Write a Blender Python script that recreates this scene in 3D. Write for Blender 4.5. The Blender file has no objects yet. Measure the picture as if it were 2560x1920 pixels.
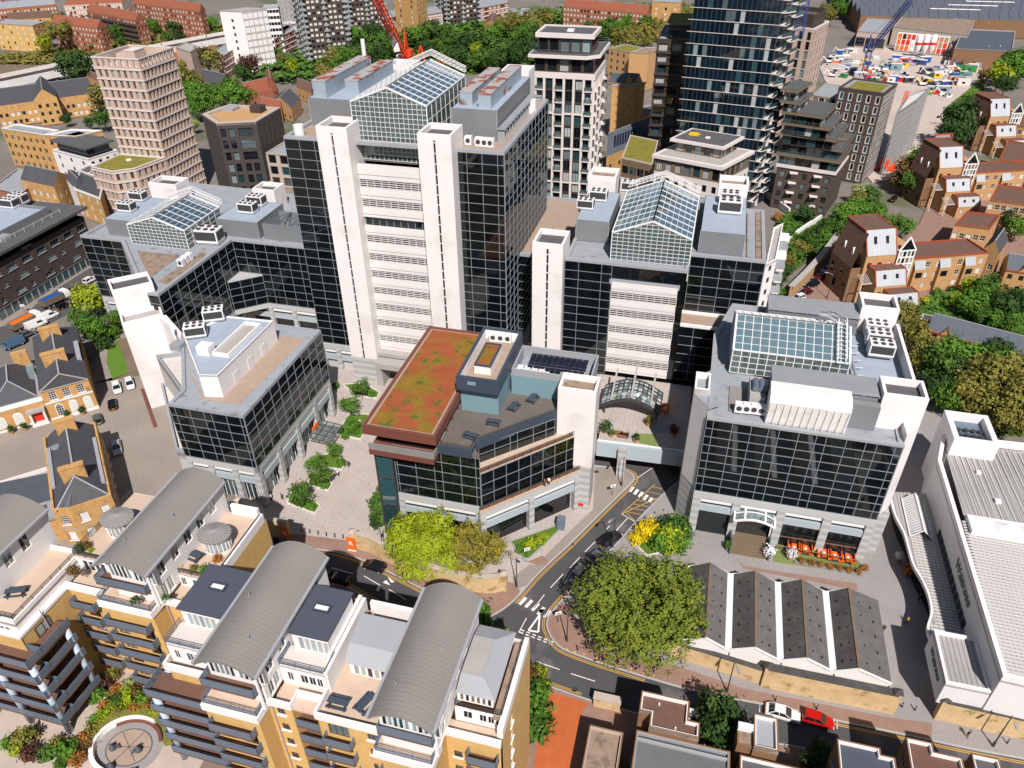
import bpy,math,random
from mathutils import Matrix,Vector
R=random.Random(7)
sc=bpy.context.scene
COL=sc.collection
rad=math.radians

# ------------------------------------------------------------------ camera
FPX,PITCH,ROLL,CAMH=1890.0,rad(35.09),rad(0.70),96.0 # focal length in pixels of a 2560 px wide frame
_fw=Vector((0,math.cos(PITCH),-math.sin(PITCH)))
_rt=Vector((1,0,0)); _dn=_fw.cross(_rt)
CR=math.cos(ROLL)*_rt+math.sin(ROLL)*_dn
CD=-math.sin(ROLL)*_rt+math.cos(ROLL)*_dn
cd=bpy.data.cameras.new('camera'); cam=bpy.data.objects.new('camera',cd); COL.objects.link(cam)
cd.sensor_fit='HORIZONTAL'; cd.sensor_width=36.0; cd.lens=FPX/2560*36
cd.clip_start=1; cd.clip_end=9000
cam.matrix_world=Matrix(((CR.x,-CD.x,-_fw.x,0),(CR.y,-CD.y,-_fw.y,0),(CR.z,-CD.z,-_fw.z,CAMH),(0,0,0,1)))
sc.camera=cam

# ------------------------------------------------------------------ sky and sun
SUN_EL,SUN_AZ=rad(48.5),rad(9.0) # sun behind the camera, a little to the right
w=bpy.data.worlds.new('World'); sc.world=w; w.use_nodes=True
nt=w.node_tree; bg=nt.nodes['Background']
sk=nt.nodes.new('ShaderNodeTexSky'); sk.sky_type='NISHITA'; sk.sun_disc=False
sk.sun_elevation=SUN_EL; sk.sun_rotation=math.pi-SUN_AZ
nt.links.new(sk.outputs[0],bg.inputs[0]); bg.inputs[1].default_value=0.05
sd=bpy.data.lights.new('sun','SUN'); sd.energy=4.9; sd.angle=rad(0.5); sd.color=(1.0,0.935,0.885)
so=bpy.data.objects.new('sun',sd); COL.objects.link(so)
_to=Vector((math.sin(SUN_AZ)*math.cos(SUN_EL),-math.cos(SUN_AZ)*math.cos(SUN_EL),math.sin(SUN_EL)))
so.rotation_euler=_to.to_track_quat('Z','Y').to_euler()
sc.view_settings.view_transform='Standard'; sc.view_settings.look='None'
sc.view_settings.exposure=0.34; sc.view_settings.gamma=1.0; sc.view_settings.use_curve_mapping=False
sc.cycles.max_bounces=6; sc.cycles.diffuse_bounces=3; sc.cycles.glossy_bounces=3; sc.cycles.transparent_max_bounces=16
sc.cycles.caustics_reflective=False; sc.cycles.caustics_refractive=False

# ------------------------------------------------------------------ survey: sheet pixel -> point at height z
RO,CO=(0,460,920,1360),(0,640,1280,1860)
def N(px,py,z=0.0):
 d=CR*((px-1280)/FPX)+CD*((py-960)/FPX)+_fw
 t=(z-CAMH)/d.z
 return(d.x*t,d.y*t)
def W(rc,x,y,z=0.0):
 return N(CO[rc%10]+x*.33752,RO[rc//10]+y*.33752,z)
GA=15.05
def toG(p,a=GA):
 a=rad(a); x,y=p
 return(x*math.cos(a)-y*math.sin(a),x*math.sin(a)+y*math.cos(a))
def frG(u,v,a=GA):
 a=rad(a)
 return(u*math.cos(a)+v*math.sin(a),-u*math.sin(a)+v*math.cos(a))
def Q(rc,x,y,z=0.0,a=GA):
 return toG(W(rc,x,y,z),a)

# ------------------------------------------------------------------ materials
MATS={}
def M(name,col=None,rough=.8,var=.10,scale=.35,metal=0.,spec=.4,bump=0.,lines=None,spots=None,fine=6.,alpha=None):
 """procedural surface: two octaves of noise on world position, optional line pattern (dir, period, width, colour factor), optional spots (colour, scale, threshold)"""
 if name in MATS:return MATS[name]
 m=bpy.data.materials.new(name); m.use_nodes=True; t=m.node_tree; n=t.nodes; L=t.links
 b=n['Principled BSDF']
 b.inputs['Roughness'].default_value=rough; b.inputs['Metallic'].default_value=metal
 b.inputs['Specular IOR Level'].default_value=spec
 g=n.new('ShaderNodeNewGeometry')
 def noise(s,det=3.):
  q=n.new('ShaderNodeTexNoise'); q.inputs['Scale'].default_value=s; q.inputs['Detail'].default_value=det
  L.new(g.outputs['Position'],q.inputs['Vector']); return q.outputs['Fac']
 def math_(op,a,c=None,c2=None):
  q=n.new('ShaderNodeMath'); q.operation=op
  for i,v in enumerate((a,c,c2)):
   if v is None:continue
   if isinstance(v,(int,float)):q.inputs[i].default_value=v
   else:L.new(v,q.inputs[i])
  return q.outputs[0]
 n1,n2=noise(scale),noise(fine)
 f=math_('ADD',math_('MULTIPLY',math_('SUBTRACT',n1,.5),var*3.2),math_('MULTIPLY',math_('SUBTRACT',n2,.5),var*2.0))
 f=math_('ADD',f,1.0)
 ln=None
 if lines:
  for(d,per,wd,fac) in lines:
   dp=n.new('ShaderNodeVectorMath'); dp.operation='DOT_PRODUCT'; L.new(g.outputs['Position'],dp.inputs[0]); dp.inputs[1].default_value=d
   fr=math_('FRACT',math_('DIVIDE',dp.outputs['Value'],per))
   on=math_('LESS_THAN',fr,wd/per)
   f=math_('MULTIPLY',f,math_('ADD',math_('MULTIPLY',on,fac-1.0),1.0))
   ln=on if ln is None else math_('MAXIMUM',ln,on)
 cl=n.new('ShaderNodeVectorMath'); cl.operation='SCALE'; cl.inputs[0].default_value=col[:3]; L.new(f,cl.inputs['Scale'])
 out=cl.outputs[0]
 if spots:
  for(c2,s2,th,soft) in spots:
   mx=n.new('ShaderNodeMix'); mx.data_type='RGBA'
   k=math_('MULTIPLY',math_('SUBTRACT',noise(s2,5.),th),1.0/soft)
   q=n.new('ShaderNodeClamp'); L.new(k,q.inputs[0])
   L.new(q.outputs[0],mx.inputs['Factor']); L.new(out,mx.inputs['A'])
   cs=n.new('ShaderNodeVectorMath'); cs.operation='SCALE'; cs.inputs[0].default_value=c2[:3]; L.new(f,cs.inputs['Scale'])
   L.new(cs.outputs[0],mx.inputs['B']); out=mx.outputs['Result']
 L.new(out,b.inputs['Base Color'])
 if bump:
  bp=n.new('ShaderNodeBump'); bp.inputs['Strength'].default_value=bump; bp.inputs['Distance'].default_value=.05
  L.new(n2,bp.inputs['Height']); L.new(bp.outputs[0],b.inputs['Normal'])
 m.diffuse_color=(*col[:3],1)
 MATS[name]=m; return m
def glass(name,tint,refl=.18,trans=.0,rough=.03,tcol=(.7,.8,.8)):
 """window glass: dark tinted body (or see-through) with a clear reflecting face"""
 if name in MATS:return MATS[name]
 m=bpy.data.materials.new(name); m.use_nodes=True; t=m.node_tree; n=t.nodes; L=t.links
 o=n['Material Output']; n.remove(n['Principled BSDF'])
 lw=n.new('ShaderNodeLayerWeight'); lw.inputs['Blend'].default_value=.35
 mp=n.new('ShaderNodeMapRange'); mp.inputs['To Min'].default_value=refl; mp.inputs['To Max'].default_value=min(1,refl+.62)
 L.new(lw.outputs['Fresnel'],mp.inputs['Value'])
 gl=n.new('ShaderNodeBsdfGlossy'); gl.inputs['Roughness'].default_value=rough; gl.inputs['Color'].default_value=(.9,.95,1,1)
 if trans:
  bd=n.new('ShaderNodeBsdfTransparent'); bd.inputs['Color'].default_value=(*tcol,1)
  df=n.new('ShaderNodeBsdfDiffuse'); df.inputs['Color'].default_value=(*tint,1)
  mx0=n.new('ShaderNodeMixShader'); mx0.inputs[0].default_value=trans
  L.new(df.outputs[0],mx0.inputs[1]); L.new(bd.outputs[0],mx0.inputs[2]); body=mx0.outputs[0]
 else:
  df=n.new('ShaderNodeBsdfDiffuse'); body=df.outputs[0]
  oi=n.new('ShaderNodeObjectInfo'); rp=n.new('ShaderNodeMapRange'); rp.inputs['To Min'].default_value=.5; rp.inputs['To Max'].default_value=1.6
  L.new(oi.outputs['Random'],rp.inputs['Value'])
  sv=n.new('ShaderNodeVectorMath'); sv.operation='SCALE'; sv.inputs[0].default_value=tint; L.new(rp.outputs[0],sv.inputs['Scale']); L.new(sv.outputs[0],df.inputs['Color'])
 mx=n.new('ShaderNodeMixShader'); L.new(mp.outputs[0],mx.inputs[0]); L.new(body,mx.inputs[1]); L.new(gl.outputs[0],mx.inputs[2])
 L.new(mx.outputs[0],o.inputs['Surface'])
 m.diffuse_color=(*tint,1)
 MATS[name]=m; return m
_ca,_sa=math.cos(rad(GA)),math.sin(rad(GA))
DU,DV,DZ=(_ca,-_sa,0),(_sa,_ca,0),(0,0,1)
M('white_clad',(.74,.70,.69),.5,.035,.12,lines=[(DZ,.62,.035,.86)],spots=[((.66,.62,.60),.18,.54,.12)])
M('white_paint',(.74,.71,.70),.6,.05,.5)
M('white_metal',(.70,.69,.69),.45,.05,.3,spec=.5)
M('white_dirty',(.70,.66,.64),.6,.10,.8,spots=[((.30,.28,.27),1.4,.62,.2)])
M('mullion',(.25,.28,.30),.4,.04,metal=.2)
M('louvre',(.66,.63,.62),.5,.04)
M('grey_stone',(.44,.445,.44),.7,.07,lines=[(DZ,1.5,.75,.78)])
M('pale_stone',(.42,.43,.43),.65,.05)
M('light_clad',(.36,.42,.45),.5,.05,lines=[(DZ,.6,.03,.8)])
M('teal_clad',(.17,.28,.32),.5,.04,lines=[(DZ,.45,.025,.75)])
M('navy_clad',(.045,.06,.085),.5,.05)
M('roof_grey',(.27,.29,.32),.85,.08,.4,spots=[((.19,.2,.2),.5,.58,.1)])
M('roof_blue',(.30,.35,.42),.8,.07,.5)
M('roof_brown',(.26,.19,.145),.95,.16,.8,spots=[((.16,.12,.09),.7,.5,.15)])
M('roof_tan',(.33,.25,.195),.95,.12,.9)
M('felt_grey',(.12,.125,.13),.9,.12,.4)
M('roof_dark',(.085,.085,.09),.9,.14,.6)
M('lead_grey',(.30,.31,.33),.6,.06)
M('plant_screen',(.25,.265,.275),.55,.06,metal=.3,lines=[(DZ,.25,.09,.72)])
M('duct_blue',(.36,.43,.50),.5,.07,metal=.25,spots=[((.26,.10,.05),.2,.60,.05)])
M('duct_top',(.36,.345,.35),.6,.1,spots=[((.26,.09,.045),.35,.52,.06)])
M('galv',(.42,.44,.46),.45,.08,metal=.4)
M('dark_metal',(.045,.047,.05),.5,.06)
M('black',(.012,.012,.013),.5,.0)
M('rubber',(.015,.015,.015),.8,.0)
M('yellow_rail',(.55,.31,.05),.6,.05)
M('sedum',(.27,.072,.022),1.,.16,.5,spots=[((.20,.12,.012),.16,.50,.10),((.075,.10,.012),.55,.585,.06)],bump=.6,fine=3.5)
M('sedum_green',(.20,.17,.025),1.,.18,.5,spots=[((.12,.13,.02),.5,.5,.1)],bump=.6)
M('rust_trim',(.16,.055,.04),.55,.07)
M('red_trim',(.30,.06,.03),.6,.06)
M('decking',(.135,.115,.10),.85,.14,.6,lines=[(DV,.0,.0,1.)] if 0 else[((_ca,-_sa,0),.3,.05,.6)])
M('terrace',(.50,.38,.29),.85,.06,.7,lines=[(DU,.6,.03,.9),(DV,.6,.03,.9)])
M('terrace_grey',(.55,.51,.48),.85,.07,.7)
M('vault_roof',(.215,.20,.185),.75,.06,.25,lines=[(DV,.48,.05,.82)])
M('navy_roof',(.06,.07,.095),.8,.05)
M('slate',(.062,.062,.07),.75,.16,.7,fine=5.)
M('slate_blue',(.075,.088,.11),.65,.12,.7)
M('slate_old_shade',(.062,.06,.058),.95,.28,.8,spots=[((.085,.08,.075),.5,.52,.2)],fine=4.)  # old slate; on the shed's left slopes its darker tone is painted shade
M('slate_lit',(.115,.108,.103),.95,.22,.8,fine=4.)  # lighter copy of the shed slate, sunlight put into its colour
M('tile_red',(.24,.075,.04),.9,.14,.8)
M('tile_brown',(.13,.07,.05),.9,.14,.8)
M('brick_yellow',(.56,.355,.13),.9,.12,.8,fine=9.)
M('brick_stock',(.47,.27,.10),.9,.17,.9,fine=7.,spots=[((.30,.17,.08),.8,.55,.15)])
M('brick_wall',(.54,.39,.21),.95,.16,.9,fine=7.,spots=[((.34,.22,.10),.7,.56,.12)])
M('brick_orange',(.44,.255,.115),.9,.10,.8,fine=9.)
M('brick_red',(.30,.115,.065),.9,.14,.8,fine=8.)
M('brick_brown',(.072,.052,.045),.9,.14,.8,fine=8.)
M('brick_dark',(.055,.048,.045),.9,.12,.8,fine=8.)
M('brick_brown_shade',(.21,.115,.06),.9,.14,.8,fine=8.)  # brown brick; also paints shade onto the stepped apartments' left walls
M('brick_pink',(.47,.355,.30),.9,.12,.9,fine=8.)
M('pink_band',(.58,.525,.505),.7,.05)
M('concrete',(.34,.32,.305),.9,.10,.5)
M('concrete_warm',(.42,.35,.30),.9,.10,.5)
M('bronze',(.075,.055,.045),.45,.07,metal=.3)
M('bronze_light',(.20,.15,.10),.5,.07,metal=.2)
M('stone_white',(.62,.565,.54),.7,.05)
M('asphalt',(.066,.065,.068),.92,.17,.18,fine=4.,spots=[((.11,.107,.107),.12,.56,.08)])
M('asphalt_old',(.075,.073,.074),.92,.12,.2,fine=3.)
M('pave_pink',(.40,.355,.33),.85,.08,.25,fine=1.6,lines=[(DU,.9,.05,.72),(DV,.6,.045,.76)],spots=[((.46,.31,.24),1.1,.60,.05),((.27,.265,.265),1.4,.63,.05)])
M('pave_beige',(.255,.22,.19),.85,.13,.12,lines=[(DU,.8,.03,.85),(DV,.5,.03,.88)],fine=1.5)
M('pave_grey',(.27,.25,.245),.85,.10,.15,lines=[(DU,.8,.03,.84),(DV,.5,.03,.86)],fine=1.5)
M('pave_brick',(.25,.155,.12),.92,.13,.6,fine=5.)
M('brick_road',(.42,.105,.03),.9,.12,.6,lines=[(DU,.25,.03,.8)],fine=4.)
M('kerb',(.36,.35,.34),.85,.08)
M('paint_white',(.74,.72,.70),.7,.06)
M('paint_yellow',(.62,.34,.055),.7,.08)
M('earth',(.16,.12,.08),.95,.2,.3,fine=2.)
M('ground',(.17,.15,.135),.95,.15,.03,fine=.4,spots=[((.10,.11,.06),.02,.55,.06)])
M('dirt_site',(.45,.375,.33),.95,.12,.05,fine=.5)
M('grass',(.075,.14,.012),.95,.16,.5,fine=8.)
M('lawn',(.09,.18,.015),.95,.12,.5,fine=8.)
M('turf',(.16,.20,.06),.95,.08)
M('orange',(.80,.14,.012),.6,.03)
M('blue',(.012,.075,.30),.6,.03)
M('red',(.62,.02,.012),.5,.04)
M('crane_red',(.68,.055,.012),.5,.05)
M('crane_blue',(.03,.06,.25),.5,.05)
M('green_sign',(.03,.22,.05),.5,.03)
M('grey_sign',(.17,.20,.17),.5,.03)
M('yellow',(.75,.45,.02),.5,.03)
M('wood',(.23,.10,.045),.7,.12)
M('wood_grey',(.22,.21,.20),.8,.12)
M('bark',(.09,.065,.045),.95,.2,2.)
M('skin',(.45,.25,.17),.6,.0); M('hair',(.03,.02,.015),.7,.0)
M('cloth_dark',(.02,.022,.03),.85,.0); M('cloth_white',(.7,.7,.7),.85,.0); M('cloth_brown',(.20,.09,.04),.85,.0); M('cloth_blue',(.06,.10,.2),.85,.0)
M('blind',(.55,.55,.52),.7,.03); M('curtain',(.36,.37,.36),.8,.05)
M('win_white',(.76,.75,.74),.5,.0); M('win_brown',(.07,.04,.028),.6,.0); M('win_dark',(.03,.032,.035),.5,.0); M('win_gold',(.42,.33,.20),.6,.0)
M('steel_blue',(.15,.19,.25),.45,.06,metal=.3)
M('column_blue',(.42,.50,.60),.5,.04)
M('tin_roof',(.36,.345,.335),.6,.14,.15,metal=.1,lines=[(DU,.62,.16,.62)])
M('tin_ribs',(.52,.50,.49),.5,.05)
M('pv',(.012,.014,.03),.25,.0)
glass('g_dark',(.004,.006,.007),.045)
glass('g_blue',(.004,.011,.018),.05)
glass('g_win',(.008,.010,.013),.07)
glass('g_pale',(.18,.24,.25),.2)
glass('g_teal',(.02,.06,.07),.2)
glass('g_atrium',(.22,.31,.31),.09,trans=.74,tcol=(.66,.78,.79))
glass('g_roof',(.17,.28,.32),.13,trans=.42,tcol=(.60,.74,.78))
glass('g_rail',(.25,.33,.33),.12,trans=.75,tcol=(.8,.88,.88))

# ------------------------------------------------------------------ mesh builder
def inset(poly,d):
 """offset a CCW polygon inward by d"""
 k=len(poly); out=[]
 for i in range(k):
  p0,p1,p2=poly[i-1],poly[i],poly[(i+1)%k]
  a=Vector((p1[0]-p0[0],p1[1]-p0[1])).normalized(); b=Vector((p2[0]-p1[0],p2[1]-p1[1])).normalized()
  na,nb=Vector((-a.y,a.x)),Vector((-b.y,b.x))
  den=1+na.dot(nb)
  q=(na+nb)/max(den,.2)
  out.append((p1[0]+q.x*d,p1[1]+q.y*d))
 return out
class MB:
 def __init__(s):s.v=[]; s.f=[]
 def add(s,vs,fs):
  k=len(s.v); s.v+=[tuple(p) for p in vs]; s.f+=[tuple(i+k for i in f) for f in fs]; return s
 def box(s,x0,x1,y0,y1,z0,z1):
  return s.add([(x0,y0,z0),(x1,y0,z0),(x1,y1,z0),(x0,y1,z0),(x0,y0,z1),(x1,y0,z1),(x1,y1,z1),(x0,y1,z1)],
                     [(0,3,2,1),(4,5,6,7),(0,1,5,4),(1,2,6,5),(2,3,7,6),(3,0,4,7)])
 def prism(s,poly,z0,z1,cap=True,bot=False):
  k=len(poly); zt=z1 if isinstance(z1,(list,tuple)) else[z1]*k
  s.add([(p[0],p[1],z0) for p in poly]+[(p[0],p[1],zt[i]) for i,p in enumerate(poly)],
              [(i,(i+1)%k,k+(i+1)%k,k+i) for i in range(k)]+([tuple(range(k,2*k))] if cap else[])+([tuple(range(k-1,-1,-1))] if bot else[]))
  return s
 def poly(s,pts):return s.add(pts,[tuple(range(len(pts)))])
 def ring(s,poly,d,z0,z1):
  """parapet: outer polygon, inner inset by d"""
  q=inset(poly,d); k=len(poly)
  vs=[(*p,z0) for p in poly]+[(*p,z1) for p in poly]+[(*p,z0) for p in q]+[(*p,z1) for p in q]
  fs=[]
  for i in range(k):
   j=(i+1)%k
   fs+=[(i,j,k+j,k+i),(k+i,k+j,3*k+j,3*k+i),(2*k+j,2*k+i,3*k+i,3*k+j),(i,2*k+i,2*k+j,j)]
  return s.add(vs,fs)
 def beam(s,p,q,w=.1,h=None):
  h=h or w; p,q=Vector(p),Vector(q); d=(q-p)
  if d.length<1e-6:return s
  d.normalize(); up=Vector((0,0,1)) if abs(d.z)<.95 else Vector((0,1,0))
  a=d.cross(up).normalized()*w/2; b=a.cross(d).normalized()*h/2
  return s.add([p-a-b,p+a-b,p+a+b,p-a+b,q-a-b,q+a-b,q+a+b,q-a+b],
                     [(0,3,2,1),(4,5,6,7),(0,1,5,4),(1,2,6,5),(2,3,7,6),(3,0,4,7)])
 def tube(s,p,q,r,r2=None,n=8):
  r2=r if r2 is None else r2; p,q=Vector(p),Vector(q); d=(q-p).normalized(); up=Vector((0,0,1)) if abs(d.z)<.95 else Vector((0,1,0))
  a=d.cross(up).normalized(); b=a.cross(d)
  c=[(math.cos(2*math.pi*i/n),math.sin(2*math.pi*i/n)) for i in range(n)]
  return s.add([p+(a*x-b*y)*r for x,y in c]+[q+(a*x-b*y)*r2 for x,y in c],
                     [(i,(i+1)%n,n+(i+1)%n,n+i) for i in range(n)]+[tuple(range(n,2*n)),tuple(range(n-1,-1,-1))])
 def cyl(s,x,y,r,z0,z1,n=12,r2=None):return s.tube((x,y,z0),(x,y,z1),r,r2,n)
 def lathe(s,x,y,prof,n=12):
  k=len(prof); vs=[]
  for(r,z) in prof:vs+=[(x+r*math.cos(2*math.pi*i/n),y+r*math.sin(2*math.pi*i/n),z) for i in range(n)]
  return s.add(vs,[(j*n+i,j*n+(i+1)%n,(j+1)*n+(i+1)%n,(j+1)*n+i) for j in range(k-1) for i in range(n)]+[tuple(range((k-1)*n,k*n))])
 def mesh(s,name,o=(0,0,0),smooth=False):
  me=bpy.data.meshes.new(name)
  me.from_pydata([(p[0]-o[0],p[1]-o[1],p[2]-o[2]) for p in s.v],[],s.f)
  if smooth:me.polygons.foreach_set('use_smooth',[True]*len(me.polygons))
  me.update(); return me
KIDS={}
def link(name,data,parent=None,mat=None):
 o=bpy.data.objects.new(name,data); COL.objects.link(o)
 if parent:o.parent=parent; KIDS.setdefault(parent.name,[]).append(o)
 if mat is not None and data is not None and not data.materials:data.materials.append(MATS[mat] if isinstance(mat,str) else mat)
 return o
_unit={}
def unit(mat,bev=False):
 if mat not in _unit:
  me=MB().box(-.5,.5,-.5,.5,-.5,.5).mesh('unit_'+mat); me.materials.append(MATS[mat]); _unit[mat]=me
 return _unit[mat]
_winmesh={}
LABELS={}
class T:
 """one thing: an Empty at its base; coordinates given in the frame (u, v) turned by a degrees"""
 def __init__(s,name,label,cat,u,v,a=GA,z=0.,group=None,kind=None):
  x,y=frG(u,v,a); s.a=a; s.o=(u,v,z); s.cnt={}; s.extra={}
  s.e=bpy.data.objects.new(name,None); COL.objects.link(s.e); s.e.empty_display_size=.5
  s.e.location=(x,y,z); s.e.rotation_euler=(0,0,-rad(a))
  s.e['label']=label; s.e['category']=cat
  if group:s.e['group']=group
  if kind:s.e['kind']=kind
 def mesh(s,name,mb,mat,parent=None,smooth=False,kind=None,label=None):
  o=link(name,mb.mesh(name,s.o,smooth),parent or s.e,mat)
  if kind:o['kind']=kind
  if label:o['label']=label
  return o
 def pc(s,name,mat,c,sz,rz=0.,tilt=0.,parent=None):
  k=s.cnt.get(name,0)
  if k>=300:
   mb=s.extra.setdefault((name,mat),MB()); h=Vector(sz)/2; co,si=math.cos(rz),math.sin(rz)
   q=MB().box(-h.x,h.x,-h.y,h.y,-h.z,h.z)
   mb.add([(c[0]+p[0]*co-p[1]*si,c[1]+p[0]*si+p[1]*co,c[2]+p[2]) for p in q.v],q.f); return None
  s.cnt[name]=k+1
  o=link(name,unit(mat),parent or s.e); o.location=(c[0]-s.o[0],c[1]-s.o[1],c[2]-s.o[2]); o.scale=sz
  o.rotation_euler=(tilt,0,rz); return o
 def done(s):
  for(name,mat),mb in s.extra.items():s.mesh(name,mb,mat,kind='stuff')
  s.extra={}
  return s
def fr(A,B):
 L=math.hypot(B[0]-A[0],B[1]-A[1]); t=((B[0]-A[0])/L,(B[1]-A[1])/L)
 return L,t,(t[1],-t[0]),math.atan2(t[1],t[0])
def wall(t,A,B,z0,z1,ops,mat,dep=.22,name='wall',parent=None):
 """wall A->B (outside on the right) with real openings (s0, s1, za, zb) and their reveals"""
 L,d,n,rz=fr(A,B); mb=MB()
 xs=sorted({0.,L}|{round(o[0],3) for o in ops}|{round(o[1],3) for o in ops}); zs=sorted({z0,z1}|{round(o[2],3) for o in ops}|{round(o[3],3) for o in ops})
 P=lambda s,z,e=0.:(A[0]+d[0]*s-n[0]*e,A[1]+d[1]*s-n[1]*e,z)
 # cells hit by openings
 hit=set()
 for o in ops:
  for i in range(len(xs)-1):
   if xs[i]>=o[0]-.002 and xs[i+1]<=o[1]+.002:
    for j in range(len(zs)-1):
     if zs[j]>=o[2]-.002 and zs[j+1]<=o[3]+.002:hit.add((i,j))
 for j in range(len(zs)-1):
  i=0
  while i<len(xs)-1:
   if(i,j) in hit:i+=1; continue
   k=i
   while k+1<len(xs)-1 and(k+1,j) not in hit:k+=1
   mb.poly([P(xs[i],zs[j]),P(xs[k+1],zs[j]),P(xs[k+1],zs[j+1]),P(xs[i],zs[j+1])]); i=k+1
 for(a,b,c,e) in[o[:4] for o in ops]:
  mb.poly([P(a,c),P(b,c),P(b,c,dep),P(a,c,dep)]); mb.poly([P(b,e),P(a,e),P(a,e,dep),P(b,e,dep)])
  mb.poly([P(a,e),P(a,c),P(a,c,dep),P(a,e,dep)]); mb.poly([P(b,c),P(b,e),P(b,e,dep),P(b,c,dep)])
 return t.mesh(name,mb,mat,parent)
def window(t,A,B,op,fm='win_white',gm='g_win',nx=2,nz=2,ft=.07,dep=.14,sill=None,head=None,name='window',only=False,blind=None):
 """a framed window in an opening: frame with glazing bars, pane, optional sill"""
 L,d,n,rz=fr(A,B); s0,s1,a,b=op[:4]; wd,ht=s1-s0,b-a; c=((s0+s1)/2)
 x,y,z=A[0]+d[0]*c-n[0]*dep-t.o[0],A[1]+d[1]*c-n[1]*dep-t.o[1],(a+b)/2-t.o[2]
 if isinstance(gm,(list,tuple)):gm=R.choice(gm)
 if only or t.cnt.get(name,0)>=300:
  return t.pc(name,gm,(x+t.o[0],y+t.o[1],z+t.o[2]),(wd,.06,ht),rz)
 t.cnt[name]=t.cnt.get(name,0)+1
 key=(round(wd,2),round(ht,2),nx,nz,fm,round(ft,2),sill)
 if key not in _winmesh:
  mb=MB(); w2,h2=wd/2,ht/2
  mb.box(-w2,-w2+ft,-.05,.05,-h2,h2).box(w2-ft,w2,-.05,.05,-h2,h2).box(-w2+ft,w2-ft,-.05,.05,h2-ft,h2).box(-w2+ft,w2-ft,-.05,.05,-h2,-h2+ft)
  for i in range(1,nx):mb.box(-w2+wd*i/nx-ft*.35,-w2+wd*i/nx+ft*.35,-.04,.04,-h2+ft,h2-ft)
  for j in range(1,nz):mb.box(-w2+ft,w2-ft,-.035,.035,-h2+ht*j/nz-ft*.35,-h2+ht*j/nz+ft*.35)
  me=mb.mesh('window_frame'); me.materials.append(MATS[fm]); _winmesh[key]=me
 o=link(name,_winmesh[key],t.e); o.location=(x,y,z); o.rotation_euler=(0,0,rz)
 p=link('pane',unit(gm),o); p.location=(0,.02,0); p.scale=(wd-.02,.03,ht-.02)
 if sill:
  q=link('sill',unit(sill),o); q.location=(0,-dep-.03,-ht/2-.08); q.scale=(wd+.3,.28,.16)
 return o
def grid(L,nb,nf,z0,fh,ww,wh,sl,m0=0.,m1=0.,xs=None):
 out=[]; bw=(L-m0-m1)/nb
 for j in range(nf):
  for i in range(nb):
   c=m0+bw*(i+.5)
   out.append((c-ww/2,c+ww/2,z0+j*fh+sl,z0+j*fh+sl+wh))
 return out
def facade(t,A,B,z0,z1,nb,nf,ww,wh,sl,mat,m0=0.,m1=0.,fh=None,dep=.22,base=0.,**kw):
 L=fr(A,B)[0]; fh=fh or(z1-z0-base)/nf
 ops=grid(L,nb,nf,z0+base,fh,ww,wh,sl,m0,m1)
 wall(t,A,B,z0,z1,ops,mat,dep+.1)
 for o in ops:window(t,A,B,o,dep=dep,**kw)
 return ops
def plain(t,A,B,z0,z1,mat,name='wall'):
 return t.mesh(name,MB().poly([(*A,z0),(*B,z0),(*B,z1),(*A,z1)]),mat)
def curtain(t,A,B,z0,z1,nx,nz,gm='g_dark',fm='mullion',mw=.095,proud=.08,xs=None,zs=None,tilt=.004,pane='pane'):
 """curtain wall: every pane a piece, the grid of mullions one frame"""
 L,d,n,rz=fr(A,B)
 xs=[L*x for x in xs] if xs else[L*i/nx for i in range(nx+1)]; zs=[z0+(z1-z0)*q for q in zs] if zs else[z0+(z1-z0)*j/nz for j in range(nz+1)]
 P=lambda s,z,e=0.:(A[0]+d[0]*s+n[0]*e,A[1]+d[1]*s+n[1]*e,z)
 mb=MB()
 for x in xs:mb.beam(P(min(max(x,mw/2),L-mw/2),zs[0],proud/2),P(min(max(x,mw/2),L-mw/2),zs[-1],proud/2),mw,proud)
 for z in zs:mb.beam(P(mw/2,z,proud/2-.012),P(L-mw/2,z,proud/2-.012),proud,mw)
 t.mesh('mullion_grid',mb,fm)
 for j in range(len(zs)-1):
  for i in range(len(xs)-1):
   c=P((xs[i]+xs[i+1])/2,(zs[j]+zs[j+1])/2,-.03)
   g=R.choice(gm) if isinstance(gm,(list,tuple)) else gm
   t.pc(pane,g,c,(xs[i+1]-xs[i]-.02,.06,zs[j+1]-zs[j]-.02),rz+R.uniform(-tilt,tilt),R.uniform(-tilt,tilt))
def roof(t,poly,z,mat='roof_grey',par=.6,pt=.3,pm='lead_grey',name='roof'):
 q=inset(poly,pt*.5)
 o=t.mesh(name,MB().prism(q,z-par-.25,z-par,True,True),mat)
 if par>.02:t.mesh('parapet',MB().ring(poly,pt,z-par-.1,z),pm)
 return o
def shell(t,poly,z0,z1,mat,faces=(),skip=()):
 """plain walls for edges not listed in skip"""
 k=len(poly); mb=MB(); any_=False
 for i in range(k):
  if i in skip:continue
  A,B=poly[i],poly[(i+1)%k]; mb.poly([(*A,z0),(*B,z0),(*B,z1),(*A,z1)]); any_=True
 if any_:t.mesh('wall',mb,mat)
def rect(u0,u1,v0,v1):return[(u0,v0),(u1,v0),(u1,v1),(u0,v1)]
def struct(name,mb,mat,kind='structure',o=(0,0,0)):
 ob=link(name,mb.mesh(name),None,mat); ob['kind']=kind; return ob
def copy_tree(o,parent=None):
 c=o.copy(); COL.objects.link(c); c.parent=parent
 if parent:KIDS.setdefault(parent.name,[]).append(c)
 for ch in KIDS.get(o.name,()):copy_tree(ch,c)
 return c
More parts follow.
